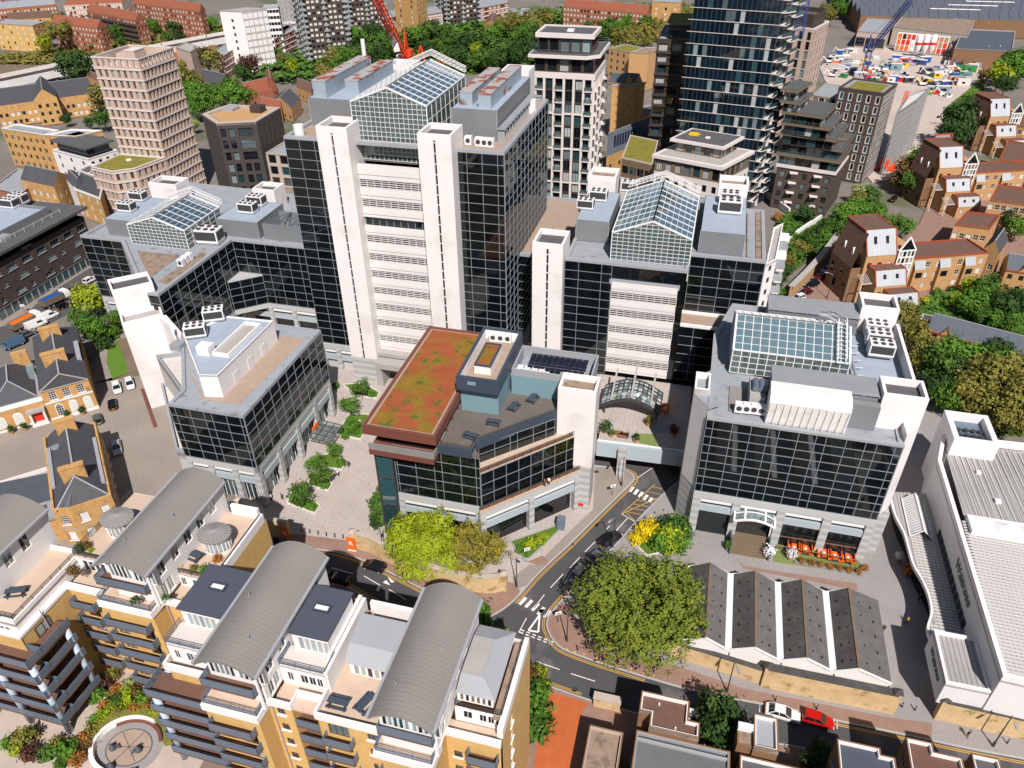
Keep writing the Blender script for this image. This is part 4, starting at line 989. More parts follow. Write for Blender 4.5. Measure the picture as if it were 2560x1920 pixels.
def bay(t,uL,uR,vF,zt=23.7):
 """projecting brick bay under a barrel roof: terrace on top, balconies below"""
 t.mesh('bay_wall',MB().poly([(uR,vF,ZG),(uR,vF+4.5,ZG),(uR,vF+4.5,zt),(uR,vF,zt)]).poly([(uL,vF+4.5,ZG),(uL,vF,ZG),(uL,vF,zt),(uL,vF+4.5,zt)]),'brick_yellow')
 brickfront(t,(uL,vF),(uR,vF),zt-.8,dws=((.9,2.5),(uR-uL-2.5,uR-uL-.9)))
 t.mesh('terrace_floor',MB().box(uL,uR,vF,vF+3,zt-.35,zt-.05),'terrace'); cornice(t,[(uL-.1,vF+2.2),(uL-.1,vF-.1),(uR+.1,vF-.1),(uR+.1,vF+2.2)],zt+.12,1.0)
 railing(t,[(uL,vF+2),(uL,vF),(uR,vF),(uR,vF+2)],zt,1.0,'steel_blue',bars=5)
 for i in range(6):window(t,(uL,vF+2.15),(uR,vF+2.15),(.5+i*.9,1.25+i*.9,zt+.1,zt+2.1),nx=1,nz=1,dep=-.02,name='terrace_window')
 for z in FL:balcony(t,uL+.5,uR-.6,vF-1.0,vF,z)
 # upper balcony under the gable
 balcony(t,uL+.4,uR+.2,vF+.3,vF+2,zt+2.9)
 t.mesh('corner_post',MB().cyl(uR+.15,vF+1.2,.2,zt-.2,zt+6,8),'white_paint')
def apt_body(t,p,z0,z1,mat='white_paint',skip=()):
 shell(t,p,z0,z1,mat,skip=skip)
# ---- right block (third barrel)
t=T('apartment_block','yellow brick apartment block with barrel roof at the street corner, rightmost of the barrel roofs','apartment block',-21,43,group='barrel roofed apartments')
vault(t,-23.8,-17.4,35,50.9,30); bay(t,-23.9,-18,35.3)
brickfront(t,(-31.2,37.3),(-23.9,37.3),23.3,dws=((1,3.3),),wins=((5.4,6.5),)); cornice(t,[(-31.3,46),(-31.3,37.2),(-24,37.2)],24.4,1.1)
t.mesh('terrace_floor',MB().box(-31.2,-23.6,37.4,45,23.2,23.45),'terrace')
for z in FL[:4]:balcony(t,-30.6,-27.4,36.3,37.3,z-.4)
brickfront(t,(-18,39.3),(-12.2,39.3),22.8,dws=((2.6,5.2),),wins=((.7,1.6),)); cornice(t,[(-18,39.2),(-12.1,39.2)],23.8,1.0)
for z in FL:balcony(t,-15.6,-12.4,38.1,39.3,z-.4)
apt_body(t,[(-17.4,40.8),(-12.1,40.8),(-12.1,50),(-17.4,50)],23,25.6,skip=())
for s in((.9,1.9),(2.6,3.4),(3.5,4.2),(4.3,5)):window(t,(-17.4,40.78),(-12.1,40.78),(*s,23.9,25.2),nx=2,nz=1,dep=-.02)
t.mesh('terrace_floor',MB().box(-18,-12.2,39.3,40.8,22.6,22.9),'terrace')
wall(t,(-12.0,39.3),(-12.0,51),ZG-7,25.5,[(3+3.2*0,3.9,z+.6,z+2) for z in FL],'brick_yellow',.2)
for z in FL:window(t,(-12,39.3),(-12,51),(3,3.9,z+.6,z+2),nx=1,nz=1,sill='white_paint')
t.mesh('white_parapet',MB().box(-12.5,-11.9,39.2,50.2,24.4,25.9),'white_paint'); t.mesh('roof_walk',MB().box(-13.3,-12.5,40.4,49.6,25.3,25.5),'roof_brown')
RR=[(-17.3,41.2),(-13.4,41.2),(-13.4,49.4),(-17.3,49.4)]
t.mesh('lead_roof',MB().add([(-17.3,41.2,27.2),(-13.2,41.2,27.2),(-13.2,49.6,27.2),(-17.3,49.6,27.2),(-17.3,43,28),(-14.9,43,28),(-14.9,47.6,28),(-17.3,47.6,28)],[(0,1,5,4),(1,2,6,5),(2,3,7,6),(4,5,6,7)]),'lead_grey')
apt_body(t,[(-17.3,41.5),(-13.5,41.5),(-13.5,49.4),(-17.3,49.4)],25.5,27.15); t.mesh('roof_panel',MB().box(-17.2,-15.1,43.2,47.4,27.9,28.04),'concrete')
for i in range(6):window(t,(-17.3,41.48),(-13.5,41.48),(.3+.58*i,.75+.58*i,25.7,27),nx=1,nz=1,gm=['bronze_light','g_win'],dep=-.02)
railing(t,[(-17.3,40.7),(-12.4,40.7),(-12.4,50)],25.5,.9,'dark_metal',bars=3)
# lead roof between the barrels, white glazed front
t.mesh('lead_roof',MB().add([(-30.2,42.4,25.8),(-23.6,42.4,25.8),(-23.6,44,27.2),(-30.2,44,27.2),(-30.2,47.6,27.6),(-23.6,47.6,27.6)],[(0,1,2,3),(3,2,5,4)]),'lead_grey')
apt_body(t,[(-30,42.9),(-23.7,42.9),(-23.7,50),(-30,50)],23.3,25.8)
for i in range(7):window(t,(-30,42.88),(-23.7,42.88),(.5+.78*i,1.15+.78*i,23.5,25.5),nx=1,nz=1,gm=['g_pale','curtain','g_win'],dep=-.02)
t.mesh('white_parapet',MB().box(-30.4,-23.6,49.8,50.3,22,26.6).box(-31.4,-31,40.2,50.2,23,26.8),'white_paint')
t.mesh('rear_wall',MB().poly([(-12,50.3,0),(-31.2,50.3,0),(-31.2,50.3,24.5),(-12,50.3,24.5)]),'brick_yellow'); t.done()
# ---- middle block (second barrel)
t=T('apartment_block','yellow brick apartment block with barrel roof between two dark flat roofed penthouses','apartment block',-42,44,group='barrel roofed apartments')
vault(t,-43.1,-36.3,36,52.3,30); bay(t,-43.4,-37.1,35.6)
brickfront(t,(-37.1,37.6),(-34.4,37.6),23.2,wins=((.9,1.8),)); brickfront(t,(-34.4,39.2),(-31.3,39.2),23.2,dws=((.4,2.6),)); plain(t,(-34.4,37.6),(-34.4,39.2),ZG,23.2,'brick_yellow'); plain(t,(-31.3,39.2),(-31.3,37.3),ZG,23.2,'brick_yellow')
cornice(t,[(-37.1,37.5),(-34.3,37.5),(-34.3,39.1),(-31.3,39.1)],24.2,1.0); downpipe(t,-36.6,37.45,ZG,23)
for z in FL:balcony(t,-34.3,-31.4,37.5,39.2,z-.4,(0,1,0))
def penthouse(t,u0,u1,vf,v0,v1,zt=26.2,zr=29.2,zl=23.4):
 apt_body(t,rect(u0,u1,vf,v1),zl-.3,zt)
 for s in((.8,1.5),(2.3,3.2),(3.3,4.1),(4.2,4.9)):
  if s[1]<u1-u0:window(t,(u0,vf-.02),(u1,vf-.02),(*s,zl+.7,zl+2.2),nx=2,nz=1,dep=-.02)
 t.mesh('terrace_floor',MB().box(u0,u1,vf,v0+.2,zt-.2,zt+.01),'terrace_grey'); railing(t,[(u0,v0),(u0,vf+.1),(u1,vf+.1),(u1,v0)],zt,.9,'steel_blue',bars=4)
 apt_body(t,rect(u0+.6,u1-.5,v0,v1),zt,zr-.1)
 for i in range(5):window(t,(u0+.6,v0-.02),(u1-.5,v0-.02),(.7+i*.72,1.38+i*.72,zt+.15,zr-.7),nx=1,nz=1,gm=['g_pale','curtain'],dep=-.02)
 o=t.mesh('flat_roof',MB().box(u0+.4,u1-.3,v0-.3,v1+.2,zr-.25,zr),'navy_roof')
 um,vm=(u0+u1)/2,(v0+v1)/2+.3
 t.mesh('skylight',MB().ring(rect(um-.95,um+.95,vm-.5,vm+.5),.18,zr,zr+.28),'navy_clad',o); t.mesh('skylight_pane',MB().box(um-.8,um+.8,vm-.35,vm+.35,zr+.02,zr+.18),'white_metal',o)
penthouse(t,-36.6,-31.3,40.2,42.6,48.6); t.mesh('terrace_floor',MB().box(-36.6,-31.4,37.6,40.2,22.9,23.2),'terrace')
penthouse(t,-49.9,-43.2,39.6,42.4,48.4)
t.mesh('white_parapet',MB().box(-31.9,-31.5,42,50.3,25.6,27),'white_paint'); t.mesh('rear_wall',MB().poly([(-31.2,50.4,0),(-50,50.4,0),(-50,50.4,26),(-31.2,50.4,26)]).poly([(-50,50.4,0),(-50,39.6,0),(-50,39.6,26),(-50,50.4,26)]),'brick_yellow')
brickfront(t,(-50.2,39),(-43.4,39),22.6,dws=((1.2,3.8),)); cornice(t,[(-50.4,45),(-50.4,38.8),(-43.6,38.8)],23.7,1.1)
t.mesh('terrace_floor',MB().box(-50.2,-43.4,38.9,39.7,22.6,22.8),'terrace')
for z in FL:balcony(t,-52.0,-44.2,36.4,39.4,z)
for(u,v) in((-51.4,37.0),(-51.6,39.8)):t.mesh('column',MB().cyl(u,v,.38,ZG,20.4,12),'column_blue',smooth=True)
t.done()
# ---- left block (first barrel)
t=T('apartment_block','yellow brick apartment block with barrel roof flanked by two oval rooftop rooms','apartment block',-58,52,group='barrel roofed apartments')
vault(t,-61.7,-55,44.4,60.8,30); bay(t,-63.1,-56,44.3)
brickfront(t,(-69,45.6),(-63.1,45.6),22.8,dws=((1.4,3.2),)); cornice(t,[(-69,45.5),(-63.1,45.5)],23.9,1.1)
for z in FL:balcony(t,-68.5,-65,44.5,45.6,z)
t.mesh('terrace_floor',MB().box(-69,-61.5,45.6,48.6,22.6,22.9),'terrace')
brickfront(t,(-56,46.5),(-50,46.5),22.8,wins=((1.2,2.1),)); cornice(t,[(-56,46.4),(-50,46.4)],23.9,1.1); downpipe(t,-55.6,46.3,ZG,23)
t.mesh('terrace_floor',MB().box(-56,-49.9,46.5,49.3,22.6,22.9),'terrace')
apt_body(t,rect(-56,-50.2,49.3,60.2),22.8,25.0); t.mesh('terrace_floor',MB().box(-55.4,-50.4,49.3,60.2,24.8,25.02),'terrace')
for s in((.8,1.5),(2.4,3.3),(3.4,4.3)):window(t,(-56,49.28),(-50.2,49.28),(*s,23.2,24.6),nx=2,nz=1,dep=-.02)
railing(t,[(-55.3,49.4),(-50.4,49.4),(-50.4,60)],25.02,.9,'dark_metal',bars=4); t.mesh('white_parapet',MB().box(-50.6,-50.1,49.2,60.3,24.2,25.7).box(-54.5,-50.6,59.9,60.4,24.8,26.6),'white_paint')
t.mesh('rear_wall',MB().poly([(-50,46.5,0),(-50,60.5,0),(-50,60.5,24.5),(-50,46.5,24.5)]).poly([(-50,60.5,0),(-70,60.5,0),(-70,60.5,24.5),(-50,60.5,24.5)]),'brick_yellow')
apt_body(t,rect(-69.9,-61.5,48.6,60.3),22.8,25.0); t.mesh('terrace_floor',MB().box(-69.8,-61.6,48.6,60.2,24.8,25.02),'terrace'); railing(t,[(-61.6,48.7),(-69.8,48.7),(-69.8,60)],25.02,.9,'dark_metal',bars=4)
for i in range(4):window(t,(-69.9,48.58),(-61.5,48.58),(1.2+i*.85,1.95+i*.85,22.9,24.7),nx=1,nz=1,dep=-.02)
for(cu,cv) in((-53,54.3),(-66.6,53.7)):
 n=20; ov=lambda r,z:[(cu+2.0*r*math.cos(2*math.pi*k/n),cv+1.7*r*math.sin(2*math.pi*k/n),z) for k in range(n)]
 mb=MB().add(ov(.88,25)+ov(.88,25.5),[(k,(k+1)%n,n+(k+1)%n,n+k) for k in range(n)])
 o=t.mesh('oval_room_wall',mb,'white_paint')
 gl_=MB().add(ov(.84,25.5)+ov(.84,27.4),[(k,(k+1)%n,n+(k+1)%n,n+k) for k in range(n)]); t.mesh('oval_glazing',gl_,'g_pale',o)
 ml=MB()
 for k in range(n):p=ov(.87,25.5)[k]; ml.beam(p,(p[0],p[1],27.4),.14)
 t.mesh('oval_mullion',ml,'white_paint',o)
 rf=MB().add(ov(1.08,27.35)+ov(1.08,27.55)+[(cu,cv,27.95)],[(k,(k+1)%n,n+(k+1)%n,n+k) for k in range(n)]+[(n+k,n+(k+1)%n,2*n) for k in range(n)]+[tuple(range(n-1,-1,-1))]); rr=t.mesh('oval_roof',rf,'vault_roof')
 sm=MB()
 for k in range(n):p=ov(1.08,27.57)[k]; sm.beam(p,(cu,cv,27.97),.05)
 t.mesh('roof_seam',sm,'lead_grey',rr)
t.done()
# ---- far left block
t=T('apartment_block','yellow brick apartment block with tiled roof terrace and blue columns at the left edge','apartment block',-74,42,group='barrel roofed apartments')
vault(t,-81.5,-73.6,36,50.9,30)
T0=[(-82,38.6),(-69.6,38.6),(-69.6,49.6),(-82,49.6)]
t.mesh('terrace_floor',MB().prism(T0,23.9,24.3),'terrace'); t.mesh('white_parapet',MB().ring(T0,.3,23.2,24.9),'white_paint'); railing(t,[(-80,38.8),(-69.8,38.8),(-69.8,49.4)],24.9,.6,'dark_metal',bars=3)
apt_body(t,[(-82,38.5),(-69.5,38.5),(-69.5,49.7),(-82,49.7)],22.6,24)
brickfront(t,(-82,37.9),(-68.8,37.9),22.9,dws=((9.4,12),)); plain(t,(-68.9,37.9),(-68.9,60),ZG,22.9,'brick_yellow'); t.mesh('wall_cap',MB().box(-82,-68.8,37.8,46,22.8,23.2),'white_paint')
window(t,(-68.9,37.9),(-68.9,46),(1.8,3.9,20.7,22.3),fm='win_brown',nx=2,nz=1,dep=-.03,gm='curtain')
for i in range(5):window(t,(-82,38.45),(-69.5,38.45),(7.6+i*.8,8.3+i*.8,22.9,23.8),nx=1,nz=1,dep=-.02)
for z in FL:b=balcony(t,-78,-66.9,35.9,38,z); balcony(t,-68.9,-66.8,38,42.4,z,(0,0,1))
for(u,v) in((-67.3,36.4),(-66.9-.3,41.8),(-73,36.3),(-78.2,36.3)):t.mesh('column',MB().cyl(u,v,.38,ZG,20.4,12),'column_blue',smooth=True)
t.mesh('white_wall',MB().box(-80.5,-74.5,45.6,46.1,24.3,26),'white_paint'); downpipe(t,-68.75,41.2,12,24); t.done()
# circular seat court in the podium garden
t=T('seat_court','oval paved seating court with a white curved wall in the podium garden','courtyard',-58.8,36.6,z=ZG)
n=40; el=lambda r,z,a0=0:[(-58.8+4.1*r*math.cos(2*math.pi*k/n),36.4+3.4*r*math.sin(2*math.pi*k/n),z) for k in range(n)]
t.mesh('outer_paving',MB().prism([p[:2] for p in el(1,0)],ZG-.05,ZG+.05),'pave_grey'); t.mesh('inner_ring',MB().prism([p[:2] for p in el(.70,0)],ZG+.04,ZG+.07),'roof_dark'); t.mesh('inner_paving',MB().prism([p[:2] for p in el(.66,0)],ZG+.05,ZG+.09),'roof_tan')
for k in range(3):a=k*math.pi/3+.3; t.mesh('paving_line',MB().beam((-58.8-2.6*math.cos(a),36.4-2.1*math.sin(a),ZG+.1),(-58.8+2.6*math.cos(a),36.4+2.1*math.sin(a),ZG+.1),.08,.03),'roof_dark')
ar=[p[:2] for p in el(1.06,0)][8:36]
t.mesh('curved_wall',strip(ar,.5,ZG,ZG+.9),'white_paint'); t.mesh('bench',strip([p[:2] for p in el(.95,0)][3:17],.4,ZG+.3,ZG+.5),'rust_trim'); t.done()
for k,(u,v,lab) in enumerate(((-60.4,35.6,'dark bronze bird sculpture west in the oval seat court'),(-57.2,36.2,'dark bronze bird sculpture east in the oval seat court'),(-59,33.6,'dark bronze bird sculpture nearest the low edge of the oval seat court'))):
 t=T('bronze_sculpture',lab,'sculpture',u,v,z=ZG+.09,group='sculptures in the seat court'); r2=k*1.3
 c,s_=math.cos(r2),math.sin(r2)
 t.mesh('body',MB().lathe(u,v,[(.12,ZG+.1),(.35,ZG+.3),(.42,ZG+.6),(.25,ZG+.9),(.1,ZG+1.2),(.03,ZG+1.4)],9),'slate_blue',smooth=True)
 for sg in(-1,1):t.mesh('wing',MB().add([(u,v,ZG+.8),(u+sg*c*.9-s_*.3,v+sg*s_*.9+c*.3,ZG+.35),(u+sg*c*.3-s_*.7,v+sg*s_*.3+c*.7,ZG+.5),(u,v,ZG+.55)],[(0,1,2),(3,2,1),(0,3,1),(0,2,3)]),'slate_blue')
 t.done()
# ================================================================== bottom right: flat roofed brick houses
def flat_house(name,label,poly,z,roofm,wallm='brick_brown_shade',par=.55,pm='white_paint',group='flat roofed brick houses',wins=True,z0=0.):
 cu=sum(p[0] for p in poly)/len(poly); cv=sum(p[1] for p in poly)/len(poly)
 t=T(name,label,'house',cu,cv,group=group)
 k=len(poly)
 for i in range(k):
  A,B=poly[i],poly[(i+1)%k]; L=fr(A,B)[0]; n=fr(A,B)[2]
  if wins and L>3.4:
   nb=max(1,int(L/3.2)); ops=grid(L,nb,max(1,int((z-1.2)/2.8)),z0+.2,2.8,1.1,1.2,.9)
   ops=[o for o in ops if o[3]<z-par-.3]; wall(t,A,B,z0,z-.05,ops,wallm,.2)
   for o in ops:window(t,A,B,o,nx=2,nz=1,sill='concrete')
  else:plain(t,A,B,z0,z-.05,wallm)
 roof(t,poly,z,roofm,par,.28,pm)
 t.mesh('brick_coping',MB().ring(poly,.16,z-.3,z+.05),'brick_brown_shade')
 return t
t=flat_house('brick_house','brown flat roofed brick house with stepped white parapet beside the street tree',[(2.3,53.1),(8.2,53.1),(8.2,55.1),(6.8,55.1),(6.8,57.7),(.9,57.7),(.9,55.0),(2.3,55.0)],9.7,'tile_brown')
t.mesh('roof_outlet',MB().cyl(3.2,56.6,.12,9.1,9.5,8),'white_metal'); t.mesh('roof_outlet',MB().cyl(5.4,53.9,.12,9.1,9.5,8),'white_metal'); t.done()
t=flat_house('brick_house','wide grey felt roofed brick house below the brown roofed one',rect(.9,12,40,53.0),8.6,'roof_dark',pm='lead_grey')
t.mesh('flat_roof',MB().box(1.2,11.7,40.2,52.4,8.0,8.12),'felt_grey'); t.mesh('roof_kerb',MB().box(1.1,11.8,51.9,52.2,8.1,8.5),'lead_grey'); t.done()
t=flat_house('brick_house','low brown gravel roofed house beside the orange brick lane',rect(-4.9,-.6,38,54.4),5,'roof_brown',pm='concrete_warm'); t.done()
t=flat_house('brick_house','small tower house with smooth grey roof beside the white parked car',[(14.5,53.7),(17.3,53.7),(17.3,58),(14.5,58)],9.7,'lead_grey')
t.mesh('side_wing',MB().prism(rect(12.7,14.48,54,56.5),0,9.0),'brick_brown_shade'); t.mesh('side_roof',MB().prism(rect(12.9,14.4,54.2,55.6),9.0,9.05),'roof_brown'); t.mesh('wing_parapet',MB().box(12.7,14.5,55.7,56.5,9,9.7),'white_paint'); t.done()
flat_house('brick_house','grey roofed house with white edge under the small tower house',rect(13.1,23.4,38,53),8.5,'roof_dark').done()
t=flat_house('brick_house','dark blue roofed house with stepped parapet facing the red car',[(24,40),(30.3,40),(30.3,56.3),(28.8,56.3),(28.8,57.1),(24,57.1)],9.7,'navy_roof'); t.done()
t=flat_house('brick_house','brown roofed house with stepped white parapet opposite the long stock brick wall',[(31.9,40),(37.8,40),(37.8,58.2),(34.8,58.2),(34.8,59.3),(31.9,59.3)],9.7,'tile_brown'); t.done()
t=flat_house('brick_house','grey roofed house with white parapet at the lower right corner of the view',rect(38.9,41.9,40,59.1),9.7,'roof_dark'); t.done()
flat_house('brick_house','low roofed annexe tucked against the lower right corner house',rect(42,47,38,57.6),8.4,'lead_grey').done()
def brick_wall(label,pts_,h,w=.45,cap='slate_old_shade',pier=True,a=GA,mat='brick_wall',name='brick_wall'):
 m=pts_[len(pts_)//2]; t=T(name,label,'wall',*m)
 t.mesh('brickwork',strip(pts_,w,0,h),mat); t.mesh('coping',strip(pts_,w+.25,h,h+.16),cap)
 if pier:
  for p in(pts_[0],pts_[-1]):t.mesh('pier',MB().box(p[0]-.45,p[0]+.45,p[1]-.45,p[1]+.45,0,h+.35),mat); t.mesh('pier_cap',MB().add([(p[0]-.6,p[1]-.6,h+.35),(p[0]+.6,p[1]-.6,h+.35),(p[0]+.6,p[1]+.6,h+.35),(p[0]-.6,p[1]+.6,h+.35),(p[0],p[1],h+.8)],[(0,1,4),(1,2,4),(2,3,4),(3,0,4),(3,2,1,0)]),cap)
 return t.done()
t=T('brick_wall','small grey topped brick garden wall at the mouth of the orange brick lane','wall',-3.4,60.6); t.mesh('brickwork',MB().box(-5.2,-1.6,60.1,61.1,0,1.9),'brick_wall'); t.mesh('coping',MB().box(-5.3,-1.5,60.0,61.2,1.9,2.05),'concrete_warm'); t.done()
# ================================================================== slate roofed shed with white gables
t=T('gabled_shed','old four ridged slate shed with white valleys and white zigzag end wall','shed',20,77)
VL=[5.4,11.9,18.9,25.8,33.2]; RG=[8.6,15.3,22.1,28.7]; v0,v1=70.6,84.6
for k in range(4):
 a,r_,b=VL[k]+.45,RG[k],VL[k+1]-(.45 if k<3 else 0)
 for s,(p,q) in enumerate(((a,r_),(r_,b))):
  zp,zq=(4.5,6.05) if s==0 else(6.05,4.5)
  t.mesh('roof_slope',MB().add([(p,v0,zp),(q,v0,zq),(q,v1,zq),(p,v1,zp),(p,v0,zp-.15),(q,v0,zq-.15),(q,v1,zq-.15),(p,v1,zp-.15)],[(0,1,2,3),(4,7,6,5),(0,4,5,1),(2,6,7,3),(1,5,6,2),(3,7,4,0)]),'slate_old_shade' if s==0 else 'slate_lit')  # light and shade painted in: darker slate on left slopes, lighter on right
  for i in range(5):
   for j in(.32,.72):
    u=p+(q-p)*(j if s==0 else 1-j)+R.uniform(-.1,.1); z=zp+(zq-zp)*((u-p)/(q-p)); vv=v0+1.6+i*2.6+R.uniform(-.2,.2)
    t.pc('missing_slate','black',(u,vv,z+.02),(.24,.42 if j<.5 else .22,.07),0)
 t.mesh('ridge_tiles',MB().box(r_-.09,r_+.09,v0,v1,6.0,6.14),'brick_brown_shade')
 t.mesh('bargeboard',MB().beam((VL[k],v0-.12,4.4),(r_,v0-.12,6.0),.2,.3).beam((r_,v0-.12,6.0),(VL[k+1],v0-.12,4.4),.2,.3),'white_paint')
 t.mesh('gable_end',MB().poly([(VL[k],v0,0),(VL[k+1],v0,0),(VL[k+1],v0,4.45),(r_,v0,5.95),(VL[k],v0,4.45)]),'white_paint'); t.mesh('gable_end',MB().poly([(VL[k+1],v1,0),(VL[k],v1,0),(VL[k],v1,4.45),(r_,v1,5.95),(VL[k+1],v1,4.45)]),'white_paint')
 t.mesh('eaves_slot',MB().beam(((r_+.4),v0-.03,5.55),(VL[k+1]-.6,v0-.03,4.35),.1,.16),'dark_metal'); t.mesh('downpipe',MB().cyl(VL[k]+.3,v0-.15,.07,0,4,6),'lead_grey')
for k in(1,2,3):t.mesh('valley_gutter',MB().box(VL[k]-.46,VL[k]+.46,v0,v1,4.35,4.5),'white_metal')
t.mesh('wall',MB().poly([(VL[4],v0,0),(VL[4],v1,0),(VL[4],v1,4.5),(VL[4],v0,4.5)]).poly([(VL[0],v1,0),(VL[0],v0,0),(VL[0],v0,4.5),(VL[0],v1,4.5)]),'white_paint'); t.done()
brick_wall('long yellow stock brick wall with slate coping below the gabled shed',[(17.4,69.2),(33.9,69.3)],4.2,.9)
brick_wall('sunlit stock brick wall under the big round tree',[(-3.2,80.2),(-2.2,73.2),(4.5,70.9),(17.2,69.4)],3.2,.5,pier=False)
brick_wall('stock brick wall with green lettering before the white supermarket',[(39.9,69.9),(68,69.2)],4.0,.7)
# lettering on walls
def lettering(t,text,mat,size,p,rx,rz,name='lettering',ext=.06):
 c=bpy.data.curves.new(name,'FONT'); c.body=text; c.size=size; c.extrude=ext; c.align_x='CENTER'; c.align_y='CENTER';
 q=bpy.data.objects.new(name,c); me=bpy.data.meshes.new_from_object(q); bpy.data.objects.remove(q); o=link(name,me,None,mat); o.parent=t.e; o.location=(p[0]-t.o[0],p[1]-t.o[1],p[2]-t.o[2]); o.rotation_euler=(rx,0,rz); return o
t=T('green_lettering','green supermarket name in letters fixed to the stock brick wall','sign',45.3,69.4,z=2.2)
lettering(t,'Waitrose','green_sign',1.25,(45.2,69.52,2.9),rad(90),0); t.done()
# ================================================================== white supermarket
t=T('supermarket','long white metal clad supermarket with ribbed roof and name on its side','supermarket',58,92)
z=11
LOW=rect(38.8,44.2,69.8,78.2)
t.mesh('wall',MB().prism(LOW,3.4,7.4,False,True).prism(rect(40.5,44.2,71,78),0,3.4,False),'white_metal')
t.mesh('low_roof',MB().prism(inset(LOW,.3),7.1,7.3),'tin_roof'); t.mesh('parapet',MB().ring(LOW,.35,7,7.8),'white_paint')
mp=[(44.2,69.6),(95,67.5),(95,122),(46.3,119.6),(44.2,112)]
t.mesh('wall',MB().prism(mp,0,10.6,False),'white_metal')
t.mesh('main_roof',MB().add([(44.8,70.4,10.2),(95,68,10.2),(95,97,11.6),(45.4,97,11.6),(95,121.5,10.2),(46.6,118.8,10.2)],[(0,1,2,3),(3,2,4,5)]),'tin_roof')
mb=MB()
for k in range(46):
 v=70.9+k*.58
 mb.beam((44.9,v,10.25+(v-70.4)*.053),(94,v-1.6,10.25+(v-70.4)*.053),.26,.16)
t.mesh('roof_rib',mb,'tin_ribs',kind='stuff')
mb=MB()
for k in range(52):
 u=47.5+k*.9; mb.beam((u,98.3,11.55),(u+.2,118.6,10.35),.16,.12)
t.mesh('roof_rib',mb,'tin_ribs',kind='stuff')
t.mesh('parapet',MB().ring(mp,.6,10.2,11.5),'white_paint'); t.mesh('roof_step',MB().box(45.6,95,94.5,98,11.0,12.4),'white_paint')
for k in range(4):t.mesh('rooflight',MB().add([(49+3.6*k,95,12.41),(51.6+3.6*k,95,12.41),(51.6+3.6*k,97.4,12.41),(49+3.6*k,97.4,12.41),(50.3+3.6*k,96.2,12.9)],[(0,1,4),(1,2,4),(2,3,4),(3,0,4)]),'white_metal')
t.mesh('roof_vent',MB().box(51,51.8,103,103.8,10.9,11.7),'white_metal'); t.mesh('roof_vent',MB().box(58,58.9,110,110.8,10.6,11.5),'white_metal'); t.mesh('roof_vent',MB().box(50,50.7,110.4,111,10.6,11.2),'white_metal')
HV=rect(46.6,53.6,115,123.4)
t.mesh('plant_wall',MB().ring(HV,.9,10.4,14),'white_metal'); t.mesh('plant_floor',MB().prism(inset(HV,.8),12.2,12.6),'steel_blue'); t.mesh('plant_wall',MB().prism(HV,0,10.5,False),'white_metal')
fan=MB()
for i in range(4):fan.cyl(48.4+i*1.15,119.5,.4,12.6,13.1,10).cyl(48.4+i*1.15,118,.4,12.6,13.1,10)
t.mesh('plant_fan',fan,'dark_metal',kind='stuff'); t.mesh('slatted_screen',MB().box(47.5,52.7,116.2,117,12.6,13.5),'dark_metal')
sw=MB()
for k in range(12):sw.box(44.1,44.16,82+k*1.6,83.3+k*1.6,4.6,6.0)
t.mesh('strip_window',sw,'g_win',kind='stuff')
lettering(t,'Waitrose','grey_sign',2.2,(44.1,87.5,8.3),rad(90),rad(-90)); lettering(t,'Waitrose','grey_sign',1.3,(38.7,74,5.8),rad(90),rad(-90))
# curved canopy along the alley
cl=[(39.6,78),(39.4,81),(40.4,84),(40.6,87),(40.2,90),(39.4,93),(39.2,96),(39.0,100),(38.2,104),(38,110)]
ce=smooth(cl,4)
t.mesh('canopy_roof',MB().prism(ccw(ce+[(44.1,111),(44.1,78.2)]),4.2,4.5,True,True),'tin_roof'); t.mesh('canopy_edge',strip(ce,.3,4.1,4.75),'white_paint')
mb=MB()
for k in range(50):v=78.6+.62*k; mb.box(40.7 if 82<v<91 else 39.9,43.8,v,v+.18,4.5,4.58)
t.mesh('canopy_rib',mb,'tin_ribs',kind='stuff'); t.mesh('shopfront',strip([(p[0]+1.3,p[1]) for p in ce],.1,0,4.15),'g_dark')
# ridged rooflight on the canopy
mb=MB(); 
for k in range(17):v=99.5+k*.55; mb.beam((39.8,v,4.7),(41.5,v,6.3),.16).beam((41.5,v,6.3),(43.2,v,4.7),.16)
mb.beam((41.5,99.4,6.35),(41.5,108.4,6.35),.2).beam((39.8,99.4,4.7),(39.8,108.4,4.7),.2).beam((43.2,99.4,4.7),(43.2,108.4,4.7),.2)
rl=t.mesh('rooflight_frame',mb,'white_metal'); t.mesh('rooflight_glazing',MB().poly([(39.8,99.4,4.65),(39.8,108.4,4.65),(41.5,108.4,6.2),(41.5,99.4,6.2)]).poly([(43.2,108.4,4.65),(43.2,99.4,4.65),(41.5,99.4,6.2),(41.5,108.4,6.2)]),'g_win',rl); t.done()
